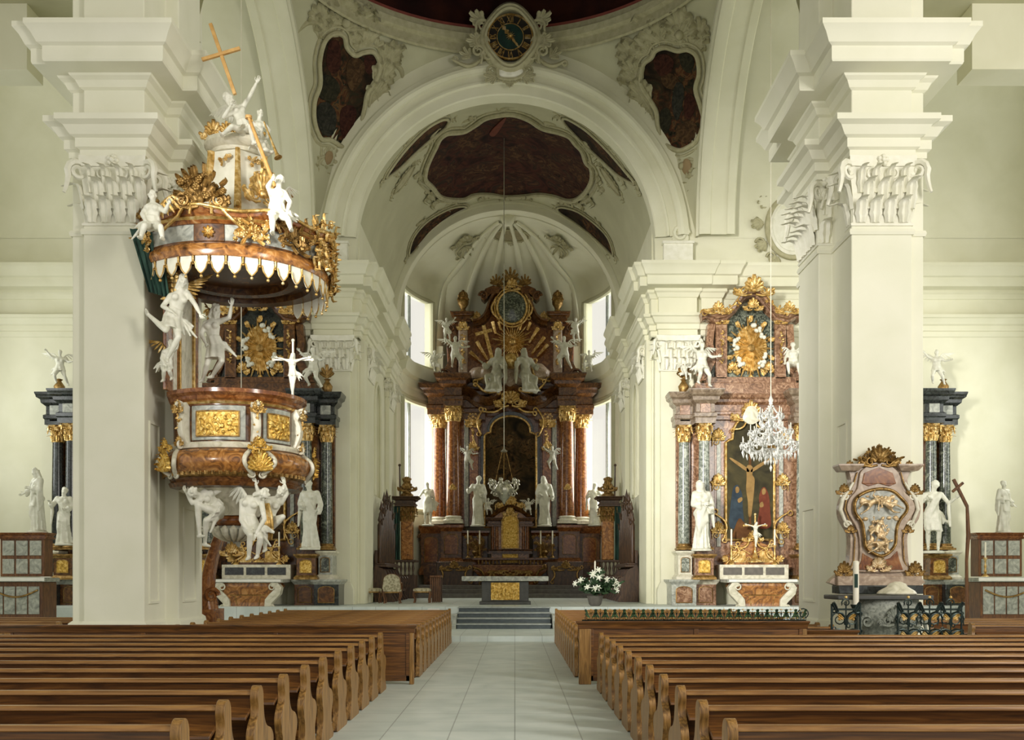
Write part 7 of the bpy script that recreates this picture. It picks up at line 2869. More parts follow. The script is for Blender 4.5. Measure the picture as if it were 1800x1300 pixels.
o, J = pxfig(22.2, 1.0, dict(hed=(379, 545, 0), nek=(376, 558), che=(373, 574), wai=(375, 591), pel=(379, 607), shL=(361, 568), shR=(388, 564), elL=(354, 588, -.1), haL=(362, 604, -.25), elR=(403, 558, -.08), haR=(407, 536, -.1),
                              hiL=(372, 610), hiR=(386, 610), knL=(364, 640, -.2), anL=(356, 668, .05), knR=(390, 634, -.32), anR=(372, 662, -.05)),
             'white bare-chested figure raising an arm under the sounding board', seed=47, skirt=.75, hair='long', beard=True, vox=.015, look=V((.5, -.7, .3)))
sub(wing(J['che'] + V((-.05, .14, .08)), V((-.3, .5, .7)), UZ, FN, .5), 'wing', 'gold', o, label='gilt wing', smooth=40)
o, J = pxfig(21.3, 1.0, dict(hed=(341, 866, -.42), nek=(351, 868, -.26), che=(363, 874, -.12), wai=(376, 884), pel=(385, 897), shL=(352, 878, -.3), shR=(372, 868, -.05), elL=(338, 884, -.35), haL=(328, 866, -.4), elR=(394, 858, 0), haR=(398, 843, -.05),
                              hiL=(380, 900, -.08), hiR=(389, 903, .08), knL=(347, 887, -.34), anL=(351, 942, -.2), knR=(362, 914, -.25), anR=(360, 957, 0)),
             'white half-nude angel crouching under the pulpit belly, pier side', 'angel', 'angel', seed=48, skirt=.3, vox=.015, hair='short', look=V((-.5, -.8, -.2)))
o, J = pxfig(20.75, 1.02, dict(hed=(463, 869, -.12), nek=(453, 873), che=(441, 886), wai=(437, 905), pel=(440, 924), shL=(426, 881, .0), shR=(459, 881, 0), elL=(424, 914, -.12), haL=(440, 940, -.25), elR=(465, 912, -.22), haR=(450, 938, -.3),
                              hiL=(433, 927), hiR=(447, 927), knL=(440, 940, -.36), anL=(437, 980, -.2), knR=(458, 945, -.3), anR=(452, 978, -.15)),
             'white bowed angel bearing the pulpit belly on its back, in the middle', 'angel', 'angel', seed=49, skirt=.3, vox=.015, hair='long', look=V((.5, -.5, -.7)))
sub(wing(J['che'] + V((-.08, .14, .05)), V((-.6, .5, .4)), UZ, FN, .6), 'wing', 'statue', o, smooth=40)
o, J = pxfig(21.2, 1.0, dict(hed=(494, 864, -.05), nek=(487, 873), che=(479, 886), wai=(474, 901), pel=(470, 915), shL=(466, 881, .0), shR=(494, 883, 0), elL=(455, 868, -.05), haL=(450, 852, -.1), elR=(504, 868, 0), haR=(500, 850, -.05),
                              hiL=(464, 918), hiR=(476, 918), knL=(466, 930, -.36), anL=(466, 966, -.2), knR=(497, 908, -.32), anR=(472, 935, -.1)),
             'white angel with a golden sash kneeling under the pulpit belly, aisle side', 'angel', 'angel', seed=50, vox=.015, hair='short', look=V((.3, -.9, -.1)))
g = MB()
for i in range(4):
 q = i * .03
 g.tube([W(462 + i * 3, 885, 20.95), W(470 + i * 2, 905, 20.88), W(466 + i * 4, 928, 20.85), W(462 + i * 5, 948, 20.95)], [.035, .045, .04, .02], 7)
sub(g, 'sash', 'gold', o, label='golden sash', smooth=60)
cr = crucifix(W(515, 712, 22.2), 114 * 22.2 / F, 'white crucifix standing on the pulpit rail before the altar', 'cream_marble', 'statue', base=False)
# curved red stair rail behind the pulpit
b = MB()
rows = []
for (x, y, w_) in ((386, 928, 7), (376, 955, 8), (367, 985, 9), (362, 1010, 10), (360, 1035, 10), (362, 1055, 12), (364, 1072, 14)):
 p = W(x, y, 25.4)
 q = w_ * 25.4 / F * .75
 rows.append([p + V((-q, 0, 0)), p + V((-q * .5, -.1, 0)), p + V((q * .5, -.1, 0)), p + V((q, 0, 0)), p + V((q, .5, 0)), p + V((-q, .5, 0))])
b.loft(rows)
b.scroll(W(372, 1046, 25.3), UX, UZ, .16, 1.5, .06, 1)
b.box(W(352, 1072, 25.4).x, W(378, 1072, 25.4).x, 25.2, 26.2, 0, 1.1)
solo(b, 'stair_rail', 'red_marble', 'curved red marble stair rail rising behind the pulpit', 'stair rail', smooth=50)
# ------------------------------------------------------------------ font retable on the other pier
RL = Lay((1543 - VX) * 20.75 / F, 20.98, 20.75 / F)
rx = 1543

def rp(pts):
 return [(RL.X(a - rx), RL.Z(b)) for a, b in pts]

ft = thing('font_retable', (RL.cx, 20.9, 1.5), 'shield-shaped marble retable with a gilt relief on the pier above the font', 'retable')
body = [(1491, 820), (1511, 817), (1516, 800), (1530, 792), (1545, 789), (1560, 792), (1572, 802), (1578, 815), (1590, 822), (1600, 826), (1594, 842), (1598, 858), (1609, 872), (1617, 890), (1614, 912), (1600, 930), (1594, 944), (1596, 985), (1602, 1003), (1614, 1012), (1615, 1028),
  (1468, 1028), (1468, 1012), (1482, 1003), (1492, 985), (1494, 944), (1489, 930), (1478, 910), (1476, 890), (1482, 872), (1491, 858), (1495, 842)]
MB().prism(rp(smooth_loop_list(body, 3)), 20.72, 20.97).build('back_slab', 'pink_marble', ft, smooth=30, bevel=.02)
inner = [(1513, 826), (1540, 812), (1568, 822), (1580, 838), (1584, 860), (1602, 880), (1605, 898), (1590, 922), (1582, 945), (1584, 985), (1592, 1004), (1500, 1004), (1508, 985), (1508, 945), (1500, 922), (1487, 898), (1490, 878), (1504, 860), (1508, 840)]
MB().prism(rp(smooth_loop_list(inner, 3)), 20.66, 20.74).build('marble_panel', 'pink_marble', ft, smooth=30, bevel=.012)
for pl in ([(1516, 832), (1541, 822), (1566, 832), (1572, 850), (1560, 855), (1541, 850), (1524, 855), (1512, 850)], [(1513, 972), (1530, 982), (1546, 986), (1562, 980), (1574, 968), (1578, 985), (1584, 1001), (1504, 1001), (1511, 985)]):
 MB().prism(rp(pl), 20.64, 20.68).build('red_inset', 'red_marble', ft, bevel=.008)
pear = [(1502, 876), (1512, 868), (1528, 862), (1548, 860), (1565, 864), (1577, 874), (1589, 888), (1588, 900), (1577, 914), (1571, 931), (1569, 956), (1559, 970), (1545, 977), (1531, 972), (1518, 962), (1515, 942), (1511, 919), (1500, 903), (1498, 888)]
pz = rp(smooth_loop_list(pear, 3))
MB().prism(pz, 20.6, 20.68).build('relief_ground', 'grey_marble', ft, smooth=30)
b = MB().tube([V((x, 20.6, z)) for x, z in pz + pz[:2]], .035, 8)
b.tube([V((x, 20.57, z)) for x, z in pz + pz[:2]], .018, 6)
b.build('relief_frame', 'old_gold', ft, smooth=60)
rnd = random.Random(9)
M['pale_gold'] = mat('pale_gold', ['a98a5c', 'd2b68a', 'ead7b4'], .45, .45, scale=12, bump=.4, bscale=30)

def relief_man(cx, cy, tilt, sc, sd):
 """a small reclining figure in relief"""
 J, s = stand(1.0, (0, 0, 0), 0, dict(elL=(-.3, -.08, 1.25), haL=(-.45, -.1, 1.4), elR=(.32, -.06, 1.3), haR=(.48, -.1, 1.2), knL=(-.2, -.12, .55), anL=(-.02, .02, .25), knR=(.24, -.12, .6), anR=(.3, .02, .2)))
 mt = Matrix.Translation(W(cx, cy, 20.52)) @ Matrix.Rotation(tilt, 4, 'Y') @ Matrix.Scale(sc, 4) @ Matrix.Translation(V((0, 0, -.55)))
 J = {k: mt @ v for k, v in J.items()}
 return figure(J, s * sc, skirt=.5, beard=sd % 2 == 0, seed=sd, vox=.04)

for (cx, cy, tl, sc, sd) in ((1530, 884, 1.1, .62, 2), (1563, 888, -1.0, .6, 3), (1541, 930, .5, .62, 4), (1546, 956, 1.3, .6, 5)):
 relief_man(cx, cy, tl, sc, sd).build('relief_figure', 'pale_gold', ft, smooth=75, ns=False)
b = MB()
for i in range(120):
 x, z = rnd.uniform(-.38, .38), rnd.uniform(-.6, .1) if i % 3 else rnd.uniform(.35, .52)
 p = W(1543, 917, 20.59) + V((x * (1 - .42 * (z < 0)), 0, z))
 b.ball(p, rnd.uniform(.03, .07), 7, 5, (1, .5, .7))
b = remesh(b, .02, 2)
b.build('relief_clouds', 'pale_gold', ft, smooth=75, ns=False)
for k in (-1, 1):
 b = MB()
 def q(x, y, dy=-.3):
  return RL.P(k * x, y, dy)
 b.tube([q(45, 848), q(52, 860), q(64, 878), q(68, 895), q(60, 915), q(50, 932)], [.025, .035, .045, .045, .035, .025], 7)
 b.scroll(q(60, 873), UX, UZ, .08, 1.5, .03, k)
 b.scroll(q(56, 922), UX, UZ, .07, 1.5, .03, -k)
 b.build('side_scroll', 'cream_marble', ft, smooth=60)
 b = MB()
 for (x, y, w_, h_) in ((62, 868, .3, .22), (50, 935, .22, .16), (62, 1010, .3, .3), (52, 826, .28, .2)):
  b.crest(q(x, y, -.32), UX, UZ, FN, w_, h_, .014)
 b.tube([q(38, 830), q(44, 850), q(56, 872), q(60, 895), q(50, 920), q(42, 945), q(44, 985), q(52, 1003)], .014, 6)
 b.build('gilt_rocaille', 'old_gold', ft, smooth=60)
 b = MB()
 b.mould([(q(52, 0).x - .17, 20.97), (q(52, 0).x - .17, 20.62), (q(52, 0).x + .17, 20.62), (q(52, 0).x + .17, 20.97)], [(0, 0), (.02, .02), (.05, .06), (.08, .1), (.08, .13), (-.02, .13)], q(0, 828).z)
 b.box(q(52, 0).x - .17, q(52, 0).x + .17, 20.62, 20.97, q(0, 828).z, q(0, 828).z + .12)
 b.build('cornice', 'pink_marble', ft, smooth=25)
b = MB()
b.crest(RL.P(0, 818, -.33), UX, UZ, FN, .85, .42, .025)
for i in range(70):
 a = rnd.uniform(0, PI)
 qq = rnd.random() ** .5
 p = RL.P(0, 812, -.3) + V((.42 * qq * math.cos(a), rnd.uniform(-.06, .08), .24 * qq * math.sin(a)))
 if i % 2:
  b.bud(p, rnd.uniform(.025, .05), 5)
 else:
  b.leaf(p, V((math.cos(a), -.1, math.sin(a))), FN, .05, .11, .5, 2, .01, 5)
b.crest(RL.P(0, 792, -.3), UX, UZ, FN, .2, .14, .012)
b.build('flower_crest', 'old_gold', ft, smooth=60)
b = MB()
b.crest(RL.P(-2, 1002, -.35), UX, UZ, FN, .45, .32, .02)
b.build('gilt_shell', 'pale_gold', ft, smooth=60)
b = MB().box(RL.X(-75), RL.X(72), 20.5, 20.97, RL.Z(1043), RL.Z(1028))
b.build('base_shelf', 'black_marble', ft, bevel=.015)
b = MB().box(RL.X(-74), RL.X(74), 20.62, 20.97, RL.Z(1030), RL.Z(1012))
b.build('base_moulding', 'pink_marble', ft, bevel=.02)

# stone font under it
fo = thing('baptismal_font', (W(1562, 1050, 20.0).x, 20.0, 0), 'bulging grey stone font with a dark slab top in front of the font pier', 'font')
fx = W(1560, 1050, 20.0).x
rings = []
for t, hw in ((0, .5), (.06, .52), (.1, .44), (.3, .4), (.45, .46), (.62, .6), (.78, .68), (.9, .66), (.96, .6), (1, .6)):
 z = .02 + 1.45 * t
 rings.append([V((fx + hw * math.cos(a) * (1.0 if abs(math.cos(a)) > .7 else 1.0), 20.0 + hw * .62 * math.sin(a), z)) for a in [2 * PI * i / 40 for i in range(40)]])
MB().loft(rings).build('basin', 'font_stone', fo, smooth=40)
b = MB()
for k in (-1, 1):
 b.scroll(V((fx + k * .5, 19.72, 1.05)), UX, UZ, .12, 1.4, .05, k, .2)
b.crest(V((fx, 19.56, 1.0)), UX, UZ, FN, .7, .4, .03)
b.build('carved_relief', 'font_stone', fo, smooth=60)
x0, x1 = W(1457, 0, 20.1).x, W(1622, 0, 20.1).x
b = MB().box(x0, x1, 19.55, 20.45, 1.475, 1.56)
b.build('slab_top', 'dark_slab', fo, bevel=.02)
b = MB().lathe([(.36, .004), (.38, .03), (.34, .08), (.2, .16), (.16, .22), (.05, .26)], (fx + .2, 20.0, 1.56), 24, 1, .8, wob=lambda a, z: .06 * math.sin(5 * a))
solo(b, 'stone_dome', 'cream_marble', 'cream humped stone cover lying on the dark slab of the font', 'cover', smooth=60)
# paschal candle
cp = W(1497, 1062, 19.7)
cd = thing('paschal_candle', (cp.x, 19.45, 0), 'tall white candle with a green emblem on an iron stand beside the font', 'candle')
cx_, cy_ = cp.x, 19.45
zt, zb_ = W(0, 985, 19.45).z, W(0, 1062, 19.45).z
MB().lathe([(.055, zb_), (.055, zt - .02), (.03, zt)], (cx_, cy_, 0), 16).build('candle', 'wax', cd, smooth=40)
MB().lathe([(.0565, zb_ + .32), (.0565, zb_ + .58)], (cx_, cy_, 0), 8, a0=-2.4, a1=-1.2).build('emblem', 'green_drape', cd, smooth=40)
MB().lathe([(.22, 0), (.22, .03), (.05, .08), (.03, .3), (.06, .5), (.03, .7), (.03, zb_ - .25), (.06, zb_ - .1), (.1, zb_ - .02), (.1, zb_), (.01, zb_)], (cx_, cy_, 0), 16).build('stand', 'iron', cd, smooth=40)

def iron_panel(x0, x1, y, z0, z1, label, seed):
 r = thing('iron_railing', ((x0 + x1) / 2, y, 0), label, 'railing')
 rnd = random.Random(seed)
 b, g = MB(), MB()
 b.tube([(x0, y, 0), (x0, y, z1)], .02, 6)
 b.tube([(x1, y, 0), (x1, y, z1)], .02, 6)
 b.tube([(x0, y, z1 - .1), (x1, y, z1 - .1)], .018, 6)
 b.tube([(x0, y, .12), (x1, y, .12)], .018, 6)
 n = max(1, round((x1 - x0) / .42))
 for i in range(n):
  c = V((x0 + (i + .5) * (x1 - x0) / n, y, 0))
  w = (x1 - x0) / n
  for (zz, s_) in ((z1 - .28, .13), (z1 - .6, .14), (z1 - .95, .13)):
   for k in (-1, 1):
    if zz > z0:
     b.scroll(c + V((k * w * .24, 0, zz)), UX, UZ, s_, 1.5, .018, k, .12, 5)
     b.cscroll(c + V((k * .02, 0, zz - .1)), c + V((k * w * .45, 0, zz + .12)), FN, .3 * k, .014, .15, 5)
     g.bud(c + V((k * w * .24, -.02, zz)), .03, 5)
     g.leaf(c + V((k * w * .1, -.02, zz)), V((k, 0, .8)), FN, .07, .15, .4, 2, .01, 4)
  b.tube([c + UZ * .12, c + UZ * (z1 + .05)], .014, 5)
  b.scroll(c + V((0, 0, z1 + .02)), UX, UZ, .07, 1.4, .015, 1 if i % 2 else -1, .05, 5)
  g.ball(c + V((0, 0, z1 + .12)), .03, 8, 5)
  for k in (-1, 1):
   b.leaf(c + V((k * w * .3, -.02, z1 - .15)), V((k * .5, 0, 1)), FN, .08, .22, .4, 2, .01, 5)
 b.build('iron_crest', 'iron', r, smooth=50)
 g.build('gilt_work', 'gold', r, smooth=50)  # separate gilt buds, leaves and balls on the ironwork
 return r

iron_panel(W(1462, 0, 18.75).x, W(1512, 0, 18.75).x, 18.75, .1, 1.42, 'short dark iron railing with gilt flowers, pier side of the font', 3)
iron_panel(W(1578, 0, 18.75).x, W(1690, 0, 18.75).x, 18.75, .1, 1.42, 'dark iron scroll railing with gilt flowers, aisle side of the font', 5)

# ------------------------------------------------------------------ free-standing altar, flowers, seats in the chancel
fa = thing('altar_table', (W(888, 0, 38.2).x, 38.2, ZC), 'low free-standing stone altar with a gold front panel at the top of the steps', 'altar')
ax = W(888, 0, 38.0).x
MB().box(ax - 1.6, ax + 1.6, 37.7, 38.9, 1.72, 1.9).build('slab_top', 'grey_marble', fa, bevel=.02)
MB().box(ax - .87, ax + .87, 37.9, 38.7, ZC + .12, 1.72).build('block', 'dark_slab', fa, bevel=.015)
MB().box(ax - .95, ax + .95, 37.8, 38.8, ZC, ZC + .12).build('plinth', 'dark_slab', fa, bevel=.015)
MB().box(ax - .53, ax + .53, 37.87, 37.92, ZC + .17, ZC + .82).build('gold_panel', 'relief_gold', fa, bevel=.01)
b = MB()
rnd = random.Random(2)
for i in range(26):
 x = ax - .48 + .96 * i / 25 + rnd.uniform(-.02, .02)
 b.tube([V((x, 37.865, ZC + .2)), V((x + rnd.uniform(-.04, .04), 37.85, ZC + .5)), V((x + rnd.uniform(-.06, .06), 37.865, ZC + .8))], [.012, rnd.uniform(.012, .026), .01], 5)
b = remesh(b, .008, 1)
b.build('gold_relief', 'relief_gold', fa, smooth=60, ns=False)

fl = thing('flower_arrangement', W(1046, 1064, 36.4), 'big spray of white lilies in a dark pot at the top of the steps', 'flowers')
fp = W(1046, 1064, 36.4)
MB().lathe([(.16, 0), (.22, .05), (.27, .28), (.3, .34), (.26, .36), (.02, .34)], fp, 20).build('pot', 'dark_stone', fl, smooth=40)
b, g, w_ = MB(), MB(), MB()
rnd = random.Random(12)
for i in range(27):
 a = rnd.uniform(0, 2 * PI)
 r = rnd.random() ** .5
 e = fp + V((.85 * r * math.cos(a), .5 * r * math.sin(a), .4 + 1.05 * (1 - r * .7) * rnd.uniform(.4, 1.05)))
 m = fp + V((.25 * r * math.cos(a), .15 * r * math.sin(a), .55))
 b.tube([fp + UZ * .3, m, e], [.012, .01, .008], 4)
 for j in range(9):
  q = (fp + UZ * .35).lerp(e, rnd.uniform(.35, .95))
  b.leaf(q, V((rnd.uniform(-1, 1), rnd.uniform(-1, 1), rnd.uniform(-.2, .8))), V((rnd.uniform(-1, 1), -1, .2)), .09, .3, .4, 1, .006, 4)
 n = (V((math.cos(a) * r, -.8, .35))).normalized()
 u = n.orthogonal().normalized()
 v = n.cross(u)
 for j in range(6):
  aa = 2 * PI * j / 6
  w_.leaf(e, (u * math.cos(aa) + v * math.sin(aa)) + n * .8, n * -1 + (u * math.cos(aa) + v * math.sin(aa)), .055, .13, .5, 1, .008, 4)
b.build('foliage', 'dark_green', fl, smooth=50)
WHOLE.update({'blossom', 'foliage'})
w_.build('blossom', 'flower', fl, smooth=50)
MB().lathe([(.028, .34), (.028, 1.55), (.01, 1.6)], fp, 10).build('candle', 'wax', fl, smooth=40)

def chair(px, py, d, label, back=False, yaw=0.):
 p = W(px, py, d)
 p.z = ZC
 r = thing('chair' if back else 'stool', p, label, 'chair' if back else 'stool')
 hw, hd, sh = .33, .28, .46
 for kx in (-1, 1):
  for ky in (-1, 1):
   b = MB().tube([p + V((kx * hw * .9, ky * hd * .9, sh)), p + V((kx * hw * .98, ky * hd, sh * .7)), p + V((kx * hw * .82, ky * hd * .85, sh * .3)), p + V((kx * hw * .9, ky * hd * .95, .0))], [.035, .034, .022, .028], 8)
   b.build('leg', 'brown_wood', r, smooth=50)
 b = MB().box(p.x - hw, p.x + hw, p.y - hd, p.y + hd, p.z + sh - .06, p.z + sh + .01)
 b.build('seat_frame', 'old_gold', r, bevel=.015)
 b = MB().loft([[p + V((hw * k * c_, hd * k * s_, z)) for c_, s_ in [(-1, -1), (-.5, -1.03), (.5, -1.03), (1, -1), (1.02, 0), (1, 1), (0, 1.03), (-1, 1), (-1.02, 0)]] for k, z in ((.98, sh), (1, sh + .05), (.94, sh + .1), (.6, sh + .125))])
 b.build('seat', 'upholstery', r, smooth=60)
 if back:
  y = p.y - hd * .9
  ol = [(-.3, .5), (.3, .5), (.32, .8), (.28, 1.0), (.14, 1.1), (0, 1.13), (-.14, 1.1), (-.28, 1.0), (-.32, .8)]
  ol = smooth_loop_list(ol, 3)
  b = MB().slab(ol, V((p.x, y - .05, p.z)), UX, UZ, UY, .09)
  b.build('backrest', 'upholstery', r, smooth=50, bevel=.02)
  b = MB().tube([V((p.x + a, y, p.z + c)) for a, c in ol + ol[:2]], .025, 6)
  b.build('back_frame', 'brown_wood', r, smooth=50)
  for k in (-1, 1):
   b = MB().tube([V((p.x + k * hw, y + .03, p.z + .78)), V((p.x + k * hw * 1.05, p.y, p.z + .8)), V((p.x + k * hw * 1.05, p.y + hd * .7, p.z + .76)), V((p.x + k * hw, p.y + hd * .8, p.z + .48))], .024, 7)
   b.build('armrest', 'brown_wood', r, smooth=50)
 return r

chair(655, 1060, 40.2, 'upholstered stool half hidden by the chancel pier, beside the armchair')
chair(690, 1062, 39.6, 'ornate armchair with pale rounded upholstered back in the chancel', True)
chair(742, 1060, 40.4, 'upholstered stool standing alone nearer the altar steps')

# choir stalls along the chancel walls
for k, side in ((-1, 'pulpit'), (1, 'chandelier')):
 xw = su(k * 5.34)
 def xx(d):
  return xw - k * d
 st = thing('choir_stall', (xx(.4), 43.6, ZC), 'dark carved choir stall with a spiky pipe-like back against the chancel wall, %s side' % side, 'choir stall')
 y0_, y1_ = 41.5, 46.3
 b = MB().box(*sorted((xx(0), xx(.12))), y0_, y1_, ZC, ZC + 2.1)
 b.build('back_panel', 'dark_wood', st, bevel=.02)
 b = MB().box(*sorted((xx(.05), xx(.75))), y0_, y1_, ZC + .38, ZC + .48)
 b.build('seat', 'dark_wood', st, bevel=.02)
 for i in range(6):
  y = y0_ + (y1_ - y0_) * i / 5
  ol = [(0, 0), (.8, 0), (.82, .1), (.7, .3), (.78, .5), (.85, .75), (.8, .95), (.66, 1.0), (.5, 1.1), (.42, 1.3), (.2, 1.4), (0, 1.45)]
  b = MB().slab(smooth_loop_list(ol, 2), V((xx(0), y - .04, ZC)), V((-k, 0, 0)), UZ, UY, .08)
  b.scroll(V((xx(.72), y, ZC + .95)), V((-k, 0, 0)), UZ, .1, 1.4, .04, 1)
  b.build('arm_panel', 'dark_wood', st, smooth=40)
 b = MB().box(*sorted((xx(.0), xx(.5))), y0_, y1_, ZC + 1.42, ZC + 1.52)
 b.box(*sorted((xx(.0), xx(.42))), y0_, y1_, ZC + 1.52, ZC + 1.58)
 b.build('ledge', 'dark_wood', st, bevel=.015)
 n = 11
 for i in range(n):
  y = y0_ + .15 + (y1_ - y0_ - .3) * i / (n - 1)
  h = 1.5 + .85 * math.sin(PI * (i + .5) / n) ** 1.5 + .3 * (i % 2)
  b = MB().lathe([(.07, 0), (.1, .1), (.1, h), (.05, h + .12), (.09, h + .2), (.03, h + .42), (.005, h + .55)], (xx(.2), y, ZC + 1.58), 10)
  b.leaf((xx(.3), y, ZC + 1.58 + h), UZ, V((-k, 0, 0)), .16, .3, .5, 2, .02, 5)
  b.build('pipe', 'dark_wood', st, smooth=40)
 # canopied bishop-style structure nearer the high altar
 cs = thing('canopied_seat', (xx(.5), 48.3, ZC), 'gilt-brown canopied seat with a carved bust on its cornice, %s side of the chancel' % side, 'canopied seat')
 xa, xb = sorted((xx(.12), xx(1.05)))
 b = MB().box(xa, xb, 47.7, 48.9, ZC, ZC + 1.1)
 b.build('base', 'dark_wood', cs, bevel=.03)
 for i in range(5):
  b = MB().lathe([(.05, 0), (.03, .1), (.07, .3), (.035, .5), (.06, .6)], (xa + (xb - xa) * (i + .5) / 5, 47.62, ZC + 1.1), 8)
  b.build('baluster', 'dark_wood', cs, smooth=40)
 MB().box(xa - .05, xb + .05, 47.5, 48.95, ZC + 1.7, ZC + 1.8).build('ledge', 'dark_wood', cs, bevel=.02)
 b = MB().box(xx(.62) - .27, xx(.62) + .27, 47.9, 48.6, ZC + 1.8, ZC + 4.3)
 b.build('column_shaft', 'old_wood_gold', cs, bevel=.05) if 0 else b.build('pillar_shaft', 'brown_marble', cs, bevel=.05)
 b = MB()
 b.capital(xx(.62), 48.25, ZC + 3.6, ZC + 4.35, .27, .33, per=3)
 b.build('capital', 'old_gold', cs, smooth=50)
 b = MB()
 cornice_block(Lay(xx(.55), 48.2, 1.0), b, -.42, .42, VY - (ZC + 4.75 - CH), VY - (ZC + 4.3 - CH), -.55, .6, .25)
 b.build('cornice', 'dark_wood', cs, smooth=25)
 b = MB()
 rows = []
 for i in range(9):
  z = ZC + 4.3 - 2.5 * i / 8
  row = [(xx(.05 + .28 * j / 8), 47.75 - .06 * math.cos(j * 1.9) * (1 + .3 * i / 8), z) for j in range(9)]
  rows.append(row + [(p[0], p[1] + .05, p[2]) for p in reversed(row)])
 b.loft(rows)
 b.build('drape', 'green_drape', cs, smooth=60)
 b = MB()
 c = V((xx(.6), 48.2, ZC + 4.76))
 b.lathe([(.3, 0), (.32, .1), (.2, .2), (.24, .4), (.3, .5), (.12, .62)], c, 14)
 b.ball(c + V((0, -.02, .78)), .19, 12, 8)
 b.crest(c + V((-k * .05, -.25, .3)), UX, UZ, FN, .9, .5, .04)
 for j in range(12):
  a = 2 * PI * j / 12
  b.ball(c + V((.16 * math.cos(a), .16 * math.sin(a), .84)), .07, 6, 4)
 b.build('carved_bust', 'old_gold', cs, smooth=60)
 b = MB().tube([V((xx(.3), 48.1, ZC + 4.75)), V((xx(.28), 48.1, ZC + 6.2))], .035, 6)
 b.ball((xx(.28), 48.1, ZC + 6.25), .07, 8, 5)
 b.build('staff', 'dark_wood', cs, smooth=50)
# slatted kneeling desk by the stool
kx0, kx1 = W(756, 0, 41).x, W(775, 0, 41).x
kd = thing('kneeling_desk', ((kx0 + kx1) / 2, 41, ZC), 'brown slatted kneeling desk beside the lone stool', 'desk')
MB().box(kx0, kx1, 40.8, 41.9, ZC + 1.0, ZC + 1.08).build('top', 'brown_wood', kd, bevel=.02)
for i in range(6):
 x = kx0 + .03 + (kx1 - kx0 - .06) * i / 5
 MB().box(x - .02, x + .02, 40.85, 40.9, ZC, ZC + 1.0).build('slat', 'brown_wood', kd)
MB().box(kx0, kx1, 41.8, 41.88, ZC, ZC + 1.0).build('back', 'dark_wood', kd)

# ------------------------------------------------------------------ hanging lamps
sl = thing('sanctuary_lamp', W(888, 850, 44), 'silvery sanctuary lamp with cherub arms hanging on a long chain before the high altar', 'hanging lamp')
c = W(886, 850, 44.0)
zt = 20.7
MB().tube([V((c.x + .0, 44, W(0, 790, 44).z)), V((c.x, 44, zt))], .018, 6).build('chain', 'silver', sl)
MB().lathe([(.02, -.02), (.12, 0), (.15, .04), (.05, .1), (.02, .2)], V((c.x, 44, W(0, 794, 44).z)), 14).build('ceiling_cap', 'silver', sl, smooth=50)
for i in range(3):
 a = 2 * PI * i / 3 + .5
 MB().tube([V((c.x + .1 * math.cos(a), 44 + .1 * math.sin(a), W(0, 793, 44).z)), V((c.x + .42 * math.cos(a), 44 + .42 * math.sin(a), W(0, 842, 44).z))], .02, 5).build('chain', 'old_gold', sl)
z0 = W(0, 880, 44).z
MB().lathe([(.02, -.15), (.08, -.05), (.1, 0), (.2, .1), (.36, .35), (.4, .55), (.3, .7), (.34, .78), (.25, .82), (.02, .82)], V((c.x, 44, z0)), 20).build('bowl', 'silver', sl, smooth=50)
for i in range(6):
 a = 2 * PI * i / 6 + .3
 d = V((math.cos(a), math.sin(a), 0))
 b = MB()
 p = V((c.x, 44, z0 + .5))
 b.tube([p + d * .34, p + d * .5 - UZ * .06, p + d * .62 + UZ * .05, p + d * .6 + UZ * .22], [.04, .045, .04, .05], 7)
 b.ball(p + d * .6 + UZ * .36, .1, 9, 6)
 b.lathe([(.12, .2), (.08, .3), (.05, .32)], p + d * .6, 10)
 b.scroll(p + d * .42 - UZ * .2, d, UZ, .13, 1.4, .035, 1)
 b.build('cherub_arm', 'silver', sl, smooth=60)

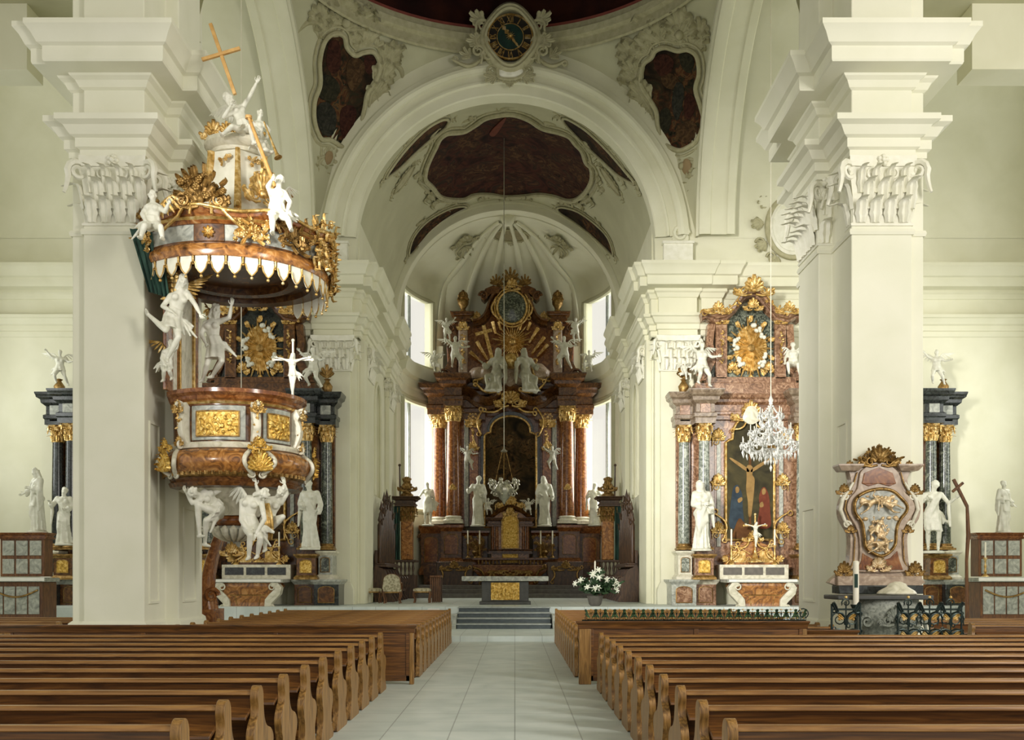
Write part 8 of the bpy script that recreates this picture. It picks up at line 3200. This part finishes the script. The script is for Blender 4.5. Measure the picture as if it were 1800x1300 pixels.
def chandelier(px, label):
 c = W(px, 760, 30)
 r = thing('crystal_chandelier', c, label, 'chandelier')
 X, Y = c.x, 30.0
 def z(py):
  return W(0, py, 30).z
 MB().tube([V((X, Y, z(700))), V((X, Y, 21.2))], .012, 5).build('cord', 'wax', r)
 MB().lathe([(.02, 0), (.05, .1), (.03, .3), (.1, .5), (.16, .62), (.06, .75), (.04, 1.1), (.1, 1.25), (.12, 1.35), (.05, 1.45), (.03, 1.75), (.07, 1.85), (.02, 2.0)], V((X, Y, z(815))), 16).build('stem', 'crystal', r, smooth=50)
 ball = MB().ball(V((X, Y, z(783))), .12, 14, 8)
 ball.build('boss', 'old_gold', r, smooth=60)
 def drop(b, p, s):
  b.add([p + V((0, 0, s)), p + V((s * .42, 0, 0)), p + V((0, s * .42, 0)), p + V((-s * .42, 0, 0)), p + V((0, -s * .42, 0)), p + V((0, 0, -s * 1.25))],
              [(0, 1, 2), (0, 2, 3), (0, 3, 4), (0, 4, 1), (5, 2, 1), (5, 3, 2), (5, 4, 3), (5, 1, 4)])
 rnd = random.Random(3)
 for (n, R_, zb, rise, ph) in ((12, .82, z(788), .14, 0), (9, .58, z(766), .14, .2), (6, .32, z(738), .16, .1)):
  tip0 = None
  tips = []
  for i in range(n):
   a = 2 * PI * i / n + ph
   d = V((math.cos(a), math.sin(a), 0))
   p = V((X, Y, zb))
   b = MB().tube([p + d * .08, p + d * R_ * .4 - UZ * .1, p + d * R_ * .75 - UZ * .12, p + d * R_, p + d * R_ * 1.0 + UZ * rise], [.016, .016, .015, .014, .016], 6)
   t = p + d * R_ + UZ * rise
   b.lathe([(.02, 0), (.07, .02), (.075, .035), (.025, .04)], t, 10)
   b.build('arm', 'crystal', r, smooth=50)
   MB().lathe([(.014, .04), (.014, .2), (.004, .22)], t, 8).build('candle', 'wax', r)
   s = MB()
   for j in range(6):
    aa = 2 * PI * j / 6
    drop(s, t + V((.075 * math.cos(aa), .075 * math.sin(aa), -.04 - .03 * (j % 2))), .06)
   for j in range(4):
    drop(s, p + d * R_ * (.35 + .17 * j) - UZ * (.17 + .05 * (j % 2)), .075)
   drop(s, t - UZ * .26, .1)
   drop(s, t - UZ * .12, .03)
   s.build('crystal_drops', 'crystal_drop', r, smooth=0)
   tips.append(t)
  for i in range(n):
   s = MB()
   A, B_ = tips[i], tips[(i + 1) % n]
   for j in range(1, 7):
    q = j / 7
    p = A.lerp(B_, q) - UZ * (.13 * math.sin(PI * q) + .0)
    s.ball(p, .03, 6, 4)
    if j % 2 == 0:
     drop(s, p - UZ * .06, .035)
   top = V((X, Y, zb + .55))
   for j in range(1, 9):
    q = j / 9
    p = tips[i].lerp(top, q) - UZ * (.1 * math.sin(PI * q))
    s.ball(p, .028, 5, 4)
   s.build('crystal_garland', 'crystal_drop', r, smooth=40)
 s = MB()
 for i in range(14):
  a = 2 * PI * i / 14
  drop(s, V((X + .18 * math.cos(a), Y + .18 * math.sin(a), z(812))), .06)
  drop(s, V((X + .34 * math.cos(a), Y + .34 * math.sin(a), z(806))), .06)
 drop(s, V((X, Y, z(822))), .1)
 s.build('crystal_drops', 'crystal_drop', r, smooth=0)
 return r

WHOLE.update({'crystal_drops', 'crystal_garland', 'arm', 'cherub_arm', 'carved_bust', 'pipe', 'relief_clouds'})
m = M['crystal'].copy()
m.name = 'crystal_drop'
m.node_tree.nodes['Principled BSDF'].inputs['Roughness'].default_value = .12
m.node_tree.nodes['Principled BSDF'].inputs['Transmission Weight'].default_value = .25
M['crystal_drop'] = m
chandelier(1355, 'crystal chandelier hanging before the crucifixion painting')
chandelier(424, 'crystal chandelier hanging behind the pulpit, only its cord in view')

# round stucco medallion above the cornice by the font pier
c = V((W(1392, 400, YW).x, YW, W(1392, 400, YW).z))
md = thing('stucco_medallion', c, 'round white stucco medallion in a leafy frame above the cornice, beside the font pier', 'stucco ornament')
MB().loft([[c + (UX * .85 * math.cos(a) + UZ * 1.05 * math.sin(a)) * k + FN * h for a in [2 * PI * i / 40 for i in range(40)]] for k, h in ((1, .0), (1, .1), (.9, .14), (.85, .1), (.02, .12))]).build('disc', 'white_stucco', md, smooth=30)
b = MB()
b.tube([c + UX * .95 * math.cos(a) + UZ * 1.15 * math.sin(a) + FN * .1 for a in [2 * PI * i / 40 for i in range(41)]], .1, 8)
b.crest(c + UZ * 1.2 + FN * .08, UX, UZ, FN, 1.6, .8, .06)
for k in (-1, 1):
 for j in range(5):
  a = rad(20 + j * 32) * 1
  p = c + UX * k * 1.12 * math.sin(a) + UZ * 1.32 * math.cos(a) + FN * .08
  b.spray(p, UX, UZ, FN, 4, .55, .17, PI / 2 - k * (a - .5), PI / 2 - k * (a + .9))
  b.scroll(p + UX * k * .2, UX, UZ, .16, 1.5, .05, k)
b.build('leafy_frame', 'stucco', md, smooth=60)

# ------------------------------------------------------------------ small altars at the outer walls
def wall_altar(px, d, label, stat=None, slab=None):
 L = Lay((px - VX) * d / F, d, d / F)
 r = thing('panelled_altar', (L.cx, d, ZC if d > 35.3 else .16), label, 'altar')
 zf = .16 if d > 30 else 0
 b = MB()
 b.box(L.cx - .82, L.cx + .82, d - .5, d + .5, zf, L.Z(1022))
 b.build('body', 'brown_wood', r, bevel=.02)
 for i in range(4):
  x = L.cx - .75 + .38 * i
  MB().box(x, x + .34, d - .53, d - .49, L.Z(1078), L.Z(1030)).build('front_panel', 'grey_marble', r, bevel=.012)
 b = MB()
 b.tube([V((L.cx + x, d - .56, L.Z(1036) - .22 * math.sin(PI * (x + .7) / 1.4))) for x in [-.7 + .1 * i for i in range(15)]], .03, 6)
 b.build('gilt_swag', 'old_gold', r, smooth=50)
 b = MB().box(L.cx - .92, L.cx + .92, d - .62, d + .5, L.Z(1022), L.Z(1015))
 b.build('table_top', 'grey_marble', r, bevel=.015)
 b = MB().box(L.cx - .7, L.cx + .7, d - .1, d + .5, L.Z(1013), L.Z(945))
 b.build('shrine', 'brown_wood', r, bevel=.02)
 for i in range(3):
  for j in range(2):
   x = L.cx - .62 + .43 * i
   MB().box(x, x + .37, d - .13, d - .09, L.Z(1008 - j * 32), L.Z(982 - j * 32)).build('shrine_panel', 'grey_marble', r, bevel=.01)
 b = MB()
 cornice_block(L, b, -40, 40, 936, 947, -.12, .5, .1)
 b.build('shrine_cornice', 'red_marble', r, smooth=25)
 c = MB().box(L.cx - .94, L.cx + .94, d - .64, d - .12, L.Z(1015) + .003, L.Z(1015) + .02)
 c.box(L.cx - .94, L.cx + .94, d - .64, d - .625, L.Z(1015) - .1, L.Z(1015) + .02)
 solo(c, 'altar_cloth', 'white_cloth', 'white cloth on the small altar at the ' + ('pulpit-side outer wall' if px < 900 else 'font-side outer wall'), 'altar cloth', bevel=.005)
 return L, r

LW, _ = wall_altar(42, 32.5, 'small panelled wooden altar at the far pulpit-side edge, beyond the pier')
saint(66, 824, 937, 32.6, 'gest', 'white turning statue on the small panelled altar beyond the pulpit pier', -.7, 15)
RW, _ = wall_altar(1756, 33.0, 'small panelled altar at the far font-side edge, beyond the pier')
candlestick(RW.P(-34, 1013, -.4), 1.1, 'gilt candlestick on the small altar at the far font-side edge')
saint(1764, 846, 937, 33.1, 'book', 'white robed statue on the small altar at the far font-side edge', .4, 16)
b = MB()
bar(b, W(1676, 842, 32.2), W(1700, 890, 32.2), .045)
bar(b, W(1674, 864, 32.18), W(1693, 848, 32.18), .04)
o = solo(b, 'leaning_cross', 'brown_wood', 'brown wooden cross leaning out beside the small font-side altar', 'cross', bevel=.01)
b = MB().tube([W(1700, 889, 32.2), W(1702, 940, 32.2), W(1699, 985, 32.2), W(1700, 1109, 32.2)], [.05, .07, .05, .07], 8)
sub(b, 'holder', 'brown_wood', o, smooth=50)
# ------------------------------------------------------------------ camera, sky, lamps
cam = bpy.data.cameras.new('camera')
co = bpy.data.objects.new('camera', cam)
COL.objects.link(co)
co.location = (0, 0, CH)
co.rotation_euler = (PI / 2, 0, 0)
cam.sensor_width = 36
cam.lens = 36
cam.shift_x = (900 - VX) / 1800
cam.shift_y = (VY - 650) / 1800
cam.clip_end = 300
SC.camera = co

w = bpy.data.worlds.new('daylight')
SC.world = w
w.use_nodes = True
bg = w.node_tree.nodes['Background']
bg.inputs[0].default_value = (1.0, .97, .9, 1)
bg.inputs[1].default_value = .9

def area(name, loc, direction, sx, sy, power, col):
 l = bpy.data.lights.new(name, 'AREA')
 l.shape = 'RECTANGLE'
 l.size, l.size_y = sx, sy
 l.energy = power
 l.color = col
 o = bpy.data.objects.new(name, l)
 COL.objects.link(o)
 o.location = loc
 o.rotation_euler = V(direction).to_track_quat('-Z', 'Y').to_euler()
 return o

# daylight through the transept and chancel windows
for k in (-1, 1):
 for cy in (27.6, 35.0):
  area('window_daylight', (su(k * 20.3), cy, 8.2), (-k, 0, -.1), 2.4, 5.5, 280 if k < 0 else 240, (.97, 1, .98))
 area('window_daylight', (su(k * 20.3), SY, 16.6), (-k, 0, -.25), 3.6, 4, 180 if k < 0 else 220, (.97, 1, .98))
 for z, pw in ((8.2, 480), (15.0, 120)):
  p = V((AX + k * (ARX + .7) * math.cos(rad(25)), AY + (ARY + .7) * math.sin(rad(25)), z))
  area('window_daylight', p, V((AX, 52, z - .5)) - p, 2.6, 4.5, pw, (1, 1, .96))
area('nave_window_daylight', (-10.5, 4, 9.5), (18.5, 34, -2.5), 3, 6, 620, (1, .97, .92)).data.spread = rad(33)
area('nave_window_daylight', (13, 4, 10), (-.75, 1, -.12), 3, 7, 2000, (1, .95, .89))
SC.view_settings.view_transform = 'Standard'
SC.view_settings.look = 'None'
SC.view_settings.gamma = 1
SC.view_settings.exposure = 0
SC.cycles.use_denoising = True
SC.cycles.max_bounces = 8
SC.cycles.diffuse_bounces = 5
